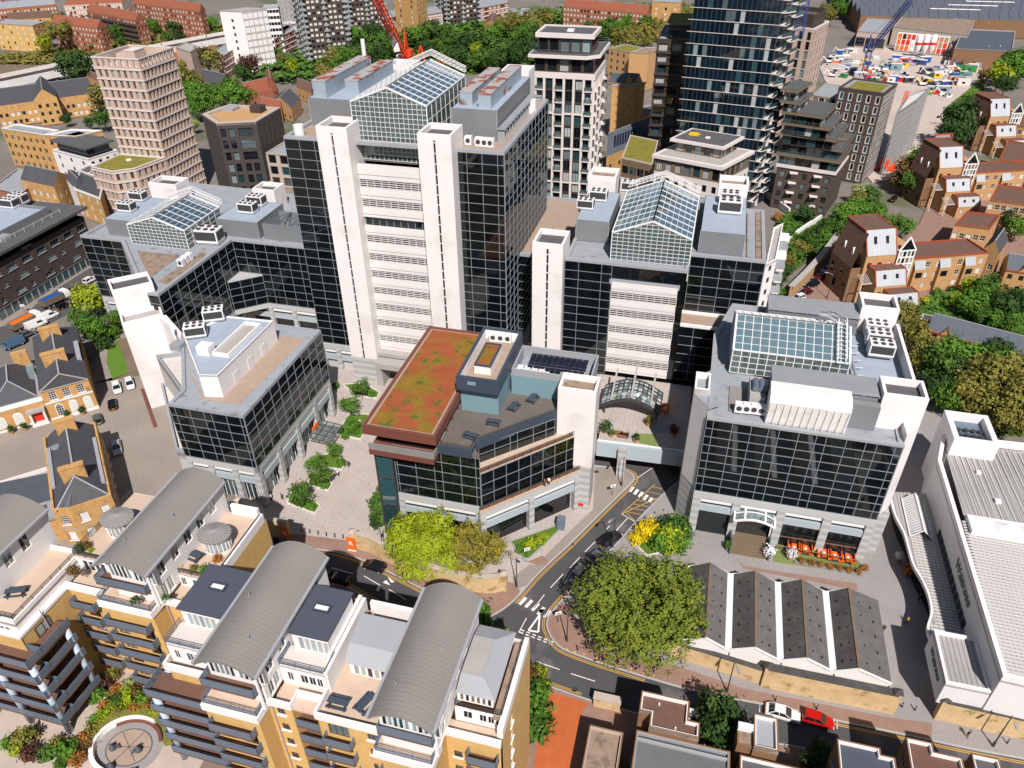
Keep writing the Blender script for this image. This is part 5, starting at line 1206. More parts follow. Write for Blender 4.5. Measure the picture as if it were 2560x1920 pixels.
# ================================================================== left: yellow brick Georgian houses
def hipped(t,u0,u1,v0,v1,ze,zr,mat,hipf=True,hipb=False,over=.3,hip=4.5,name='roof'):
 um=(u0+u1)/2; a,b,c,d=u0-over,u1+over,v0-over,v1+over
 rf,rb=(c+hip if hipf else c),(d-hip if hipb else d)
 o=t.mesh(name,MB().add([(a,c,ze),(b,c,ze),(b,d,ze),(a,d,ze),(um,rf,zr),(um,rb,zr)],[(0,1,4),(1,2,5,4),(2,3,5),(3,0,4,5),(3,2,1,0)]),mat)
 mb=MB().beam((um,rf,zr+.05),(um,rb,zr+.05),.3,.12)
 if hipf:mb.beam((a,c,ze+.05),(um,rf,zr+.05),.25,.1).beam((b,c,ze+.05),(um,rf,zr+.05),.25,.1)
 if hipb:mb.beam((a,d,ze+.05),(um,rb,zr+.05),.25,.1).beam((b,d,ze+.05),(um,rb,zr+.05),.25,.1)
 t.mesh('lead_ridge',mb,'lead_grey',o); return o
def chimney(t,u0,u1,v0,v1,z0,z1,mat='brick_stock',pots=0):
 o=t.mesh('chimney',MB().box(u0,u1,v0,v1,z0,z1).box(u0-.1,u1+.1,v0-.1,v1+.1,z1-.3,z1-.05),mat)
 for i in range(pots):t.mesh('chimney_pot',MB().cyl(u0+(u1-u0)*(i+.5)/pots,(v0+v1)/2,.15,z1,z1+.6,8),'brick_orange',o)
def archwin(t,A,B,s0,s1,za,zb,glassm='g_win',fm='win_white'):
 """round headed window standing proud in a shallow white surround"""
 L,d,n,rz=fr(A,B); m=(s0+s1)/2; r=(s1-s0)/2; P=lambda s,z,e:(A[0]+d[0]*s+n[0]*e,A[1]+d[1]*s+n[1]*e,z)
 arc=[(m+r*math.cos(math.pi*k/8),zb-r+r*math.sin(math.pi*k/8)) for k in range(9)]
 ol=[(s0,za),(s1,za)]+arc
 k=len(ol); mb=MB().add([P(a,b,.06) for a,b in ol]+[P(a,b,-.02) for a,b in ol],[tuple(range(k))]+[(i,k+i,k+(i+1)%k,(i+1)%k) for i in range(k)])
 o=t.mesh('arched_window',mb,fm)
 q=[(m+(a-m)*.84,za+.12+(b-za)*.9) for a,b in ol]
 t.mesh('pane',MB().poly([P(a,b,.075) for a,b in q]),glassm,o)
 bars=MB()
 for i in(1,2):s=s0+(s1-s0)*i/3; bars.beam(P(s,za+.1,.09),P(s,zb-.25,.09),.05)
 for j in range(1,5):zz=za+(zb-za)*j/5; bars.beam(P(s0+.1,zz,.09),P(s1-.1,zz,.09),.05)
 t.mesh('glazing_bar',bars,'win_white',o)
GB=-30.
t=T('georgian_house','yellow brick house with grey slate hipped roof nearest the barrel roofs','house',-16,126,a=GB,group='georgian yellow brick houses')
u0,u1,v0,v1,ze=-20.6,-11.7,115.2,138.6,7.8
fp=[(u0,v0+1.2),(-18.2,v0),(u1,v0),(u1,v1),(u0,v1)]
for i,(A,B) in enumerate(zip(fp,fp[1:]+fp[:1])):
 L=fr(A,B)[0]
 if i in(0,1,2):facade(t,A,B,0,ze,{0:1,1:2,2:7}[i],2,1.25,1.9,.9,'brick_stock',fh=3.6,base=.2,nx=3,nz=4,sill='white_paint',gm=['g_win','blind'])
 else:plain(t,A,B,0,ze,'brick_stock')
t.mesh('parapet',MB().ring(fp,.35,ze,ze+.45),'brick_stock'); t.mesh('string_course',MB().ring(fp,.1,3.5,3.75),'white_paint')
hipped(t,u0+.5,u1-.5,v0+.8,v1-.4,ze+.1,ze+3.0,'slate',True,False,.1,4)
t.mesh('front_hip',MB().add([(u0+.4,v0+1.4,ze+.15),(-18.1,v0+.3,ze+.15),(-16.15,v0+4.9,ze+3.0)],[(0,1,2)]),'slate_blue')
chimney(t,-18,-14.3,120.3,121.3,ze+1,ze+4.8); chimney(t,-17.8,-14.5,135.2,136.2,ze+1,ze+4.8)
t.mesh('lead_valley',MB().box(u0+.4,u0+1.0,122,134,ze+.3,ze+.8).box(u1-1.0,u1-.4,119,133,ze+.3,ze+.8),'lead_grey'); t.mesh('roof_lantern',MB().lathe(-18.6,132.5,[(.8,ze+1.4),(.7,ze+1.7),(.05,ze+1.9)],12),'g_pale'); t.done()
t=T('georgian_house','yellow brick house with pedimented gable, arched windows and two chimneys','house',-16,168,a=GB,group='georgian yellow brick houses')
u0,u1,v0,v1,ze=-20.4,-11.4,156.1,181,7.6
A,B=(u0,v0),(u1,v0); ops=grid(9,3,1,4.7,3,1.35,1.9,.3,.6,.6)
wall(t,A,B,0,ze,ops,'brick_stock',.25)
for o in ops:window(t,A,B,o,nx=3,nz=4,sill='white_paint')
for s in(1.4,4.0,6.7):archwin(t,A,B,s,s+1.5,1.0,3.9,'g_win' if s<2 else 'blind')
facade(t,(u1,v0),(u1,v1),0,ze,7,2,1.1,1.7,.9,'brick_stock',fh=3.5,base=.2,nx=3,nz=4); shell(t,rect(u0,u1,v0,v1),0,ze,'brick_stock',skip=(0,1))
t.mesh('pediment',MB().poly([(u0,v0,ze),(u1,v0,ze),((u0+u1)/2,v0,ze+2.9)]),'brick_stock'); t.mesh('cornice',MB().beam((u0,v0-.1,ze),(u1,v0-.1,ze),.25,.2).beam((u0,v0-.1,ze+.05),((u0+u1)/2,v0-.1,ze+3),.25,.2).beam(((u0+u1)/2,v0-.1,ze+3),(u1,v0-.1,ze+.05),.25,.2),'concrete')
t.mesh('string_course',MB().box(u0,u1,v0-.12,v0,4.35,4.65).box(u0,u1,v0-.1,v0,0,.8),'white_paint')
hipped(t,u0,u1,v0,v1,ze,ze+3.0,'slate',False,True,.1,4); chimney(t,-18.4,-14,162.5,163.6,ze+1.4,ze+4.6); chimney(t,-18.2,-14.2,174.5,175.6,ze+1.4,ze+4.6)
t.mesh('lead_dormer',MB().box(u1-1.1,u1-.2,164,172,ze+.3,ze+1.1),'lead_grey'); t.done()
t=T('georgian_house','low yellow brick range with red door and white arched windows','house',-30,160,a=GB,group='georgian yellow brick houses')
A,B=(-46,157.2),(-20.6,157.2)
plain(t,A,B,0,5,'brick_stock'); t.mesh('parapet',MB().box(-46,-20.5,157.1,157.6,4.9,5.7),'white_paint'); t.mesh('plinth',MB().box(-46,-20.6,157.08,157.2,0,.5),'white_paint')
for s in(16.2,19.3,12.6,9,5.5):archwin(t,A,B,s,s+1.7,.9,3.8,'blind' if s>15 else 'g_win')
t.mesh('porch_column',MB().cyl(-23.7,156.3,.22,0,3.1).cyl(-21.2,156.3,.22,0,3.1),'white_paint'); t.mesh('porch_entablature',MB().box(-24.2,-20.8,156,157.2,3.1,3.7),'concrete'); t.mesh('front_door',MB().box(-23.2,-21.7,157.05,157.15,.4,2.9),'red')
t.mesh('door_step',MB().box(-24,-20.9,155.6,157.2,0,.3).box(-23.7,-21.2,156,157.2,.3,.5),'stone_white')
shell(t,rect(-46,-20.6,157.2,175),0,5,'brick_stock',skip=(0,)); hipped(t,-30,-21.5,159,174,5.2,8.2,'slate',True,True,0,4); hipped(t,-42,-32,159,174,5.2,8,'slate_blue',True,True,0,4); t.mesh('flat_roof',MB().box(-46,-20.6,157.5,175,4.9,5.1),'lead_grey')
t.mesh('lantern',MB().box(-22.3,-20.9,166,169,5,7.6),'g_pale'); t.mesh('chimney',MB().box(-24.5,-21.5,171.5,172.5,5,9.5),'brick_stock'); t.done()
t=T('georgian_house','low slate and lead roofed wing with triangular rooflight at the left edge','house',-26,122,a=GB,group='georgian yellow brick houses')
shell(t,rect(-45,-20.8,118,132.5),0,5,'brick_stock'); hipped(t,-45,-21,123.5,131.5,5,6.8,'slate_blue',False,False,0)
t.mesh('flat_roof',MB().box(-45,-20.8,118,132.4,4.7,5),'roof_grey'); t.mesh('coping',MB().box(-45,-20.8,132.3,132.9,4.8,5.5),'stone_white'); hipped(t,-45,-22,117.8,122.8,5,6.6,'slate',False,True,0)
t.mesh('rooflight',MB().add([(-33,126,6.3),(-28.6,126,6.3),(-28.6,130,6.3),(-33,130,6.3),(-30.8,128,7.4)],[(0,1,4),(1,2,4),(2,3,4),(3,0,4)]),'g_pale'); t.done()
# ================================================================== dark brick office at the left edge
t=T('dark_office','long dark brown brick office with slit windows and rooftop plant at left edge','building',-180,132)
A,B=(-168,96),(-168,163.6); ops=[]
for j,z in enumerate((3.9,7.2,10.4)):
 for k in range(13):
  s=4+k*5+(2.4 if j%2 else 0)
  wd=2.9 if(j==2 or k%2) else 1.0; ops.append((s,s+wd,z,z+1.5))
wall(t,A,B,3.0,13.7,ops,'brick_brown',.4)
for o in ops:window(t,A,B,o,fm='mullion',gm=['g_pale','g_teal','g_win'],nx=3 if o[1]-o[0]>2 else 1,nz=1,dep=.3,sill='lead_grey')
t.mesh('shopfront',MB().box(-168.6,-168.3,96,163.6,0,3.0),'g_teal'); sm=MB()
for k in range(30):sm.box(-168.3,-168.1,96+2.25*k,96.2+2.25*k,0,3)
t.mesh('shopfront_mullion',sm,'galv'); t.mesh('fascia',MB().box(-168.4,-168,96,163.6,2.9,3.2),'lead_grey')
facade(t,(-168,163.6),(-195,163.6),3,13.7,5,3,2.2,1.4,1,'brick_brown',fm='mullion'); shell(t,rect(-195,-168,96,163.6),0,13.7,'brick_brown',skip=(1,2))
t.mesh('clerestory',MB().prism(rect(-195,-169,96,162.6),13.7,15.6,False),'g_dark'); cm=MB()
for k in range(26):cm.box(-169.05,-168.9,97+2.6*k,97.15+2.6*k,13.7,15.6)
t.mesh('clerestory_mullion',cm,'dark_metal'); t.mesh('roof_slab',MB().prism(rect(-197,-166.8,95,164.8),15.6,16.3,True,True),'roof_dark')
t.mesh('plant_screen',MB().prism(rect(-190,-173.2,96,158),16.3,18.2,False),'plant_screen'); t.mesh('plant_roof',MB().prism(rect(-190,-173.3,96,157.9),17,17.3),'roof_blue')
t.mesh('mural',MB().box(-168.02,-167.93,118.5,124.5,0.2,9),'blue' if 0 else 'steel_blue'); lettering(t,'S H\nE P','g_pale',2.4,(-167.9,121.5,4),rad(90),rad(90))
rs=MB()
for k in range(20):v=98+3.2*k; rs.beam((-170.4,v,16.3),(-170.4,v,17.4),.07).beam((-170.4,v,17.4),(-171.4,v+1.2,16.4),.06)
t.mesh('fall_arrest_post',rs.beam((-170.4,98,17.3),(-170.4,159,17.3),.05),'white_metal',kind='stuff')
t.mesh('roof_unit',MB().box(-173,-170.8,139,142,16.3,17.4),'galv'); t.done()
# ================================================================== towers and blocks behind the campus
def quad4(A,C,D):return[A,C,D,(A[0]+D[0]-C[0],A[1]+D[1]-C[1])]
def lerp(A,B,k):return(A[0]+(B[0]-A[0])*k,A[1]+(B[1]-A[1])*k)
def cen(p):return(sum(q[0] for q in p)/len(p),sum(q[1] for q in p)/len(p))
def bands(t,poly,zs,h,mat,d=.18,name='string_course'):
 mb=[t.mesh(name,MB().ring(inset(poly,-d),d+.05,z,z+h),mat) for z in zs]
def deckpoly(t,poly,z,th,mat,name):return t.mesh(name,MB().prism(poly,z-th,z,True,True),mat)
# ---- cream tower
t=T('cream_tower','tall pink brick residential tower with white floor bands and narrow paired windows','tower',-180,215)
cp=rect(-188.3,-171.6,207,224.5); FHc=3.05
for(A,B,nb) in((cp[0],cp[1],7),(cp[1],cp[2],9)):
 ops=grid(fr(A,B)[0],nb,14,.1,FHc,1.05,2.2,.45,.5,.5); top=grid(fr(A,B)[0],nb,1,42.8,3.1,1.05,2.2,.5,.5,.5)
 wall(t,A,B,0,46,ops+top,'brick_pink',.55)
 for o in ops:window(t,A,B,o,fm='win_gold',gm=['g_win','g_win','g_pale'],nx=2,nz=1,dep=.4)
shell(t,cp,0,46,'brick_pink',skip=(0,1)); bands(t,cp,[FHc*k-.1 for k in range(1,15)],.35,'pink_band'); bands(t,cp,[45.8],.4,'pink_band')
deckpoly(t,inset(cp,.6),42.9,.3,'terrace_grey','roof_terrace'); t.mesh('parapet_lining',MB().ring(inset(cp,.56),.3,42.9,43.3),'brick_pink')
t.mesh('stair_head',MB().box(-180,-176.5,212,217,42.9,47).box(-186,-180.2,215,222,42.9,45.5),'brick_pink'); t.mesh('stair_head_roof',MB().box(-180.1,-176.4,211.9,217.1,47,47.3),'pink_band'); t.done()
t=T('cream_wing','low chamfered pink brick wing with a planted roof at the foot of the cream tower','building',-182,200)
wp=[(-189,193.4),(-179.5,191.2),(-174.3,195.5),(-171.6,207),(-188.6,207)]
for i in range(3):
 A,B=wp[i],wp[i+1]; L=fr(A,B)[0]; nb=(5,3,5)[i]
 ops=grid(L,nb,5,.3,3.05,.95,2.1,.45,.3,.3); wall(t,A,B,0,16,ops,'brick_pink',.5)
 for o in ops:window(t,A,B,o,fm='win_gold',gm=['g_win','g_pale'],nx=2,nz=1,dep=.35)
shell(t,wp,0,16,'brick_pink',skip=(0,1,2)); bands(t,wp,[3.05*k-.05 for k in range(1,6)],.3,'pink_band'); roof(t,wp,16.2,'sedum_green',.4,.5,'pink_band'); t.mesh('rooflight',MB().cyl(-182,202.5,.9,15.7,16.1,10),'white_metal'); t.done()
# ---- dark angular block
t=T('dark_brick_block','angular dark grey brick block with gravel roof beside the cream tower','building',-133,196)
dp=[(-143.9,193.5),(-134.6,186.2),(-124.5,190.2),(-124.9,204.8),(-141.8,204.6)]
A,B=dp[1],dp[2]; L=fr(A,B)[0]
ops=[]
for j in range(10):
 z=.6+j*3.35
 ops+=[(.7,2.2,z+.4,z+2.8),(2.9,4.4,z+.4,z+2.8)]+([(5.6,9.6,z+.4,z+2.8)] if j>=7 else[(5.6,7.2,z+.4,z+2.8),(7.9,9.6,z+.4,z+2.8)])
wall(t,A,B,0,35,ops,'brick_dark',.5)
for o in ops:window(t,A,B,o,fm='win_dark',gm=['g_pale','g_win','g_win','g_teal'],nx=2 if o[1]-o[0]<3 else 5,nz=2,dep=.35)
for(A,B,nb) in((dp[0],dp[1],4),(dp[2],dp[3],5)):
 ops=grid(fr(A,B)[0],nb,10,.6,3.35,.6,2.5,.4,.6,.6); wall(t,A,B,0,35,ops,'brick_dark',.6)
 for o in ops:window(t,A,B,o,fm='win_dark',gm='g_win',nx=1,nz=1,dep=.45)
shell(t,dp,0,35,'brick_dark',skip=(0,1,2)); roof(t,dp,35.2,'roof_tan',.7,1.3,'concrete_warm'); deckpoly(t,inset(dp,2.2),34.75,.3,'sedum' if 0 else 'brick_orange','gravel_bed'); t.mesh('roof_vent',MB().box(-131.5,-128,199,202,34.5,36.6),'bronze'); t.mesh('roof_box',MB().box(-140.5,-137,198.5,202.5,34.5,35.6),'lead_grey'); t.done()
t=T('tan_terrace_block','tan framed low block with planted terraces beside the dark angular block','building',-112,190)
tp=rect(-124.2,-104,181.5,195); facade(t,tp[0],tp[1],0,17.5,5,5,2.6,2.6,.4,'concrete_warm',fh=3.4,nx=3,nz=1,fm='win_dark',gm=['g_teal','g_win','g_pale'],dep=.4); shell(t,tp,0,17.5,'concrete_warm',skip=(0,)); roof(t,tp,17.9,'roof_brown',.5,.5,'concrete_warm')
t2=rect(-122,-104,188,200); facade(t,t2[0],t2[1],17.5,27,5,3,2.4,2.4,.4,'concrete_warm',fh=3.2,nx=3,nz=1,fm='win_dark',gm=['g_teal','g_win'],dep=.4); shell(t,t2,17,27,'concrete_warm',skip=(0,)); roof(t,t2,27.2,'roof_grey',.4,.4,'concrete_warm'); t.done()
# ---- white framed residential tower
t=T('white_frame_tower','slim residential tower with white vertical frame, dark panels and a set back penthouse','tower',-40,213)
rp=rect(-47.9,-32,205,222); F3=3.1
for fi,(A,B,lay) in enumerate(((rp[0],rp[1],'bwbwwb'),(rp[1],rp[2],'bwbwwb'))):
 L=fr(A,B)[0]; bw=L/6; d_=fr(A,B)
 ops=[]
 for j in range(15):
  for i,c in enumerate(lay):ops.append((bw*i+.42,bw*(i+1)-.42,.9+j*F3+.25,.9+j*F3+2.95))
 wall(t,A,B,0,48.3,ops,'bronze',.9)
 for k,o in enumerate(ops):
  window(t,A,B,o,fm='win_dark',gm=['g_win','g_pale','g_win','curtain','g_teal'],nx=2,nz=1,dep=.75 if lay[k%6]=='b' else .25,ft=.12)
 for i in range(7):
  s=min(max(bw*i,.3),L-.3); P=lambda s_,e:(A[0]+d_[1][0]*s_+d_[2][0]*e,A[1]+d_[1][1]*s_+d_[2][1]*e)
  t.mesh('white_pilaster',MB().prism([P(s-.32,.3),P(s+.32,.3),P(s+.32,-.05),P(s-.32,-.05)],0,48.3),'stone_white')
 for z in(9.8,19.3,28.8,38.2):t.mesh('white_band',MB().prism([P(0,.26),P(L,.26),P(L,-.02),P(0,-.02)],z,z+.45,True,True),'stone_white')
 t.mesh('white_frieze',MB().prism([P(-.3,.34),P(L+(.34 if fi==0 else 0),.34),P(L,-.02),P(0,-.02)],47.4,48.9,True,True),'stone_white')
 for i,c in enumerate(lay):
  if c!='b':continue
  for j in range(15):
   z=.9+j*F3+.2; q=[P(bw*i+.25,.55 if fi==0 else 1.3),P(bw*(i+1)-.25,.55 if fi==0 else 1.3),P(bw*(i+1)-.25,-.5),P(bw*i+.25,-.5)]
   b=t.mesh('balcony',MB().prism(q,z-.2,z+.12,True,True),'stone_white'); t.mesh('glass_rail',MB().prism([q[0],q[1],lerp(q[1],q[2],.04),lerp(q[0],q[3],.04)],z+.12,z+1.1),'g_rail',b)
shell(t,rp,0,48.3,'bronze',skip=(0,1))
up=rect(-48,-32,204.9,222)
for(A,B) in((up[0],up[1]),(up[1],up[2])):
 ops=grid(fr(A,B)[0],5,1,48.8,3.6,2.4,3.0,.3); wall(t,A,B,48.8,52.6,ops,'bronze',.4)
 for o in ops:window(t,A,B,o,fm='win_dark',gm=['curtain','g_win','steel_blue'],nx=4,nz=1,dep=.3)
shell(t,up,48.8,52.6,'bronze',skip=(0,1)); tp=[(-49.4,203.6),(-34,203.6),(-30.8,206.6),(-30.8,223),(-49.4,223)]
deckpoly(t,tp,53.3,.8,'stone_white','terrace_slab'); deckpoly(t,inset(tp,.5),53.36,.1,'roof_dark','terrace_floor'); railing(t,inset(tp,.3)+[inset(tp,.3)[0]],53.3,1.1,'g_rail',bars=2)
pp=rect(-47.4,-33.2,206.5,217)
for(A,B) in((pp[0],pp[1]),(pp[1],pp[2])):
 ops=grid(fr(A,B)[0],5,1,53.4,3.6,2.3,3.1,.2); wall(t,A,B,53.3,57.1,ops,'bronze',.4)
 for o in ops:window(t,A,B,o,fm='win_dark',gm=['g_pale','g_teal','g_win'],nx=1,nz=1,dep=.3)
shell(t,pp,53.3,57.1,'bronze',skip=(0,1)); roof(t,inset(pp,-.6),58.1,'roof_dark',.3,.7,'stone_white'); t.mesh('roof_soffit',MB().prism(inset(pp,-.6),57,57.7,True,True),'stone_white'); t.mesh('roof_hatch',MB().box(-40.5,-38.8,210,212,57.8,58.3),'white_metal'); t.done()
# ---- dark blue glass tower
t=T('blue_glass_tower','very tall dark blue glass residential tower with white balcony edges','tower',*toG(W(2,1600,930,25)),a=GA)
gl=[toG((54.5,244.1)),toG((76.9,233.2)),toG((84.6,241.6))]; gp=quad4(*gl); ZT=104; F4=3.25; nf=int(ZT/F4)
for(A,B,n) in((gp[0],gp[1],18),(gp[1],gp[2],5)):
 curtain(t,A,B,0,nf*F4,n,nf,gm=['g_blue']*11+['g_pale','g_teal','curtain'] if n>6 else['g_blue','g_teal','g_blue'],fm='navy_clad',mw=.12,proud=.06,tilt=.002)
shell(t,gp,0,ZT,'g_blue',skip=(0,1))
A,B=gp[0],gp[1]; L,d_,n_,rz_=fr(A,B)
P=lambda s,e:(A[0]+d_[0]*s+n_[0]*e,A[1]+d_[1]*s+n_[1]*e)
A2,B2=gp[1],gp[2]; L2,d2,n2,_=fr(A2,B2); P2=lambda s,e:(A2[0]+d2[0]*s+n2[0]*e,A2[1]+d2[1]*s+n2[1]*e)
for j in range(1,nf):
 z=j*F4
 t.mesh('floor_edge',MB().prism([P(-1.2,.22),P(L,.22),P(L,-.1),P(0,-.1)],z-.05,z+.07,True,True),'stone_white')
 q=[P2(0,.1),P2(.2,2.0),P2(4.6,1.2),P2(5.0,.1)] if j%2 else[P2(0,.1),P2(.3,1.4),P2(4.8,2.2),P2(5.2,.1)]
 b=t.mesh('balcony',MB().prism(ccw(q),z-.18,z+.14,True,True),'stone_white'); t.mesh('glass_rail',MB().prism(ccw([q[1],q[2],lerp(q[2],q[3],.05),lerp(q[1],q[0],.05)]),z+.14,z+1.2),'g_teal',b)
 q=[P2(6,.1),P2(6.2,1.9),P2(L2,1.7),P2(L2+.2,.1)]; b=t.mesh('balcony',MB().prism(ccw(q),z+1.3,z+1.62,True,True),'stone_white'); t.mesh('glass_rail',MB().prism(ccw([q[1],q[2],lerp(q[2],q[3],.05),lerp(q[1],q[0],.05)]),z+1.62,z+2.6),'g_teal',b)
t.mesh('corner_fin',MB().prism(ccw([P2(5.2,.1),P2(5.3,.7),P2(5.9,.7),P2(6,.1)]),0,30),'stone_white'); t.done()
t=T('bronze_block','bronze clad stepped apartment block with green roof behind the blue glass tower','building',-14,272)
bp=rect(-21.5,12,264,288); facade(t,bp[0],bp[1],0,46.5,8,14,3.0,2.4,.4,'bronze',fh=3.3,fm='win_dark',gm=['g_win','g_teal','curtain'],nx=3,nz=1,dep=.5)
plain(t,bp[3],bp[0],0,46.5,'bronze'); shell(t,bp,0,46.5,'bronze',skip=(0,3)); roof(t,bp,47,'roof_grey',.4,.5,'bronze')
for j in range(1,14):t.mesh('floor_band',MB().box(-21.7+(1.5 if j%4==0 else 0),12,263.4,264,j*3.3-.2,j*3.3+.3),'bronze')
bp2=rect(-18.5,12,268,286); facade(t,bp2[0],bp2[1],46.5,50.2,8,1,3,2.6,.3,'bronze',fm='win_dark',gm=['g_teal','g_win'],dep=.3); shell(t,bp2,46.5,50.2,'bronze',skip=(0,)); roof(t,inset(bp2,-1),51,'sedum_green',.3,.5,'bronze_light'); t.done()
# ---- white stepped block in front of the glass tower
t=T('stepped_block','white stone block with bronze upper floor, furnished terrace and flat dark roof','building',*toG((55,211)))
sp=[toG(p) for p in quad4((41.2,210.7),(57.3,200.1),(68.6,212.6))]
for(A,B,nb) in((sp[0],sp[1],7),(sp[1],sp[2],6)):
 facade(t,A,B,0,21.6,nb,6,1.3,2.0,.7,'stone_white',fh=3.5,fm='win_dark',gm=['g_win','g_pale'],nx=1,nz=1,dep=.4)
 A_,B_=lerp(A,B,.0),lerp(A,B,1.); ops=grid(fr(A,B)[0],nb,1,21.7,3.6,1.9,3.0,.25); wall(t,A,B,21.6,25.4,ops,'bronze_light',.4)
 for o in ops:window(t,A,B,o,fm='win_dark',gm=['curtain','g_pale','g_teal','g_win'],nx=3,nz=1,dep=.3)
shell(t,sp,0,25.4,'stone_white',skip=(0,1)); deckpoly(t,inset(sp,-.7),26.3,.9,'stone_white','terrace_slab'); deckpoly(t,inset(sp,.4),26.36,.1,'concrete','terrace_floor')
s2=[toG(p) for p in quad4((47,213.2),(58.2,206),(64.6,213.6))]
for(A,B) in((s2[0],s2[1]),(s2[1],s2[2])):
 ops=grid(fr(A,B)[0],5,1,26.4,3,1.9,2.5,.2); wall(t,A,B,26.3,29.3,ops,'bronze_light',.3)
 for o in ops:window(t,A,B,o,fm='win_dark',gm=['g_pale','g_win','curtain'],nx=1,nz=1,dep=.2)
shell(t,s2,26.3,29.3,'bronze_light',skip=(0,1)); s3=inset(s2,-1.2); deckpoly(t,s3,30,.8,'stone_white','roof_slab'); deckpoly(t,inset(s3,.7),30.05,.2,'roof_dark','flat_roof')
c=cen(s3); t.mesh('roof_hatch',MB().box(c[0]-.5,c[0]+.8,c[1]-1.4,c[1]-.4,30,30.4),'white_metal'); t.mesh('access_rig',MB().box(c[0]-5,c[0]-2.6,c[1]+.3,c[1]+1.3,30.1,30.8).beam((c[0]-5.4,c[1]+.4,30.4),(c[0]-2,c[1]+1,30.4),.25),'yellow')
wn=[toG(p) for p in quad4(W(2,815,1165,20),W(2,1040,1215,20),W(2,1085,1040,20))]
facade(t,wn[0],wn[1],14,19.6,4,1,2.2,2.4,1.2,'bronze_light',fm='win_dark',gm=['g_teal','g_win'],dep=.3); plain(t,wn[3],wn[0],0,19.6,'bronze_light'); plain(t,wn[0],wn[1],0,14,'stone_white'); roof(t,wn,20,'sedum_green',.3,.4,'concrete_warm'); t.done()
# ---- slate roofed hall, yellow warehouse, orange flats between the towers
def simple(name,label,poly,z,wallm,roofm,nb=(5,4),fh=3.2,ww=1.2,wh=1.5,sl=.9,cat='building',par=.5,pm='concrete',fm='win_white',gm=('g_win',),only=True,group=None,done=True,nx=2,nz=2,z0=0.,base=0.):
 """flat roofed block from a world polygon FL, FR, BR, BL with windows on front and right (and left when asked)"""
 p=[toG(q) for q in poly]; t=T(name,label,cat,*cen(p),group=group)
 for i in range(len(p)):
  A,B=p[i],p[(i+1)%len(p)]; n=nb[i] if i<len(nb) else 0
  if n:facade(t,A,B,z0,z,n,max(1,int((z-z0-base)/fh)),ww,wh,sl,wallm,fh=fh,only=only,fm=fm,gm=list(gm),nx=nx,nz=nz,base=base,dep=.15)
  else:plain(t,A,B,z0,z,wallm)
 if roofm:roof(t,p,z+.1,roofm,par,.4,pm)
 t.p=p
 return t.done() if done else t
def gabled(t,p,z,h,mat,ax=0,over=.3,name='roof',wallm=None):
 """gable roof over quad p (FL, FR, BR, BL); ridge along FL->FR when ax=0 else along FR->BR"""
 q=p if ax==0 else p[1:]+p[:1]
 m0,m1=lerp(q[0],q[3],.5),lerp(q[1],q[2],.5)
 o=t.mesh(name,MB().add([(*q[0],z),(*q[1],z),(*q[2],z),(*q[3],z),(*m0,z+h),(*m1,z+h)],[(0,1,5,4),(2,3,4,5)]),mat)
 t.mesh('gable',MB().poly([(*q[1],z),(*q[2],z),(*m1,z+h)]).poly([(*q[3],z),(*q[0],z),(*m0,z+h)]),wallm or 'brick_stock')
 t.mesh('ridge',MB().beam((*m0,z+h+.03),(*m1,z+h+.03),.25,.12),'lead_grey',o); return o
t=simple('slate_hall','hall with blue grey slate roof and solar panels beside the white framed tower',quad4(W(2,700,1160,9),W(2,1090,1000,9),W(2,1080,900,9)),9,'brick_stock',None,nb=(6,0),done=False)
ro=gabled(t,t.p,9,5.5,'slate_blue',0); q=t.p; m=lerp(q[0],q[3],.5)
for k in range(8):
 a=lerp(q[0],q[1],.12+.05*k); b=lerp(lerp(q[0],q[3],.5),lerp(q[1],q[2],.5),.12+.05*k); c=lerp(a,b,.75); d=lerp(a,b,.25); a1=lerp(q[0],q[1],.155+.05*k); b1=lerp(lerp(q[0],q[3],.5),lerp(q[1],q[2],.5),.155+.05*k); c1,d1=lerp(a1,b1,.75),lerp(a1,b1,.25)
 t.mesh('solar_panel',MB().poly([(*d,9+5.5*.25+.12),(*d1,9+5.5*.25+.12),(*c1,9+5.5*.75+.12),(*c,9+5.5*.75+.12)]),'pv',ro)
t.done()
t=simple('yellow_warehouse','yellow brick warehouse flats with twin gables, arched windows and red balconies',quad4(W(2,745,600,22),W(2,820,590,22),W(2,990,580,22)),20.5,'brick_stock','slate_blue',nb=(2,6),fh=3.3,ww=1.5,wh=1.7,fm='win_dark',gm=('g_win','g_pale'),only=False,done=False)
A,B=t.p[1],t.p[2]; L,d_,n_,_=fr(A,B)
for s in(.3,.62):
 for j in range(6):
  c=lerp(A,B,s); b=t.mesh('balcony',MB().box(c[0]-.2,c[0]+1.0,c[1]-.9,c[1]+.9,1.4+j*3.3,1.6+j*3.3),'red_trim'); t.mesh('railing',MB().box(c[0]+.9,c[0]+1.0,c[1]-.9,c[1]+.9,1.6+j*3.3,2.4+j*3.3),'red_trim',b)
for k in(0,1):
 a,b=lerp(A,B,.12+.42*k),lerp(A,B,.46+.42*k); m=lerp(a,b,.5); t.mesh('gable',MB().add([(*a,20.5),(*b,20.5),(*m,24),(a[0]-7,a[1]+.5,20.5),(b[0]-7,b[1]+.5,20.5),(m[0]-7,m[1]+.5,24)],[(0,1,2)]),'brick_stock'); t.mesh('gable_roof',MB().add([(*a,20.5),(*b,20.5),(*m,24),(a[0]-7,a[1]+.5,20.5),(b[0]-7,b[1]+.5,20.5),(m[0]-7,m[1]+.5,24)],[(0,2,5,3),(2,1,4,5)]),'slate_blue')
t.done()
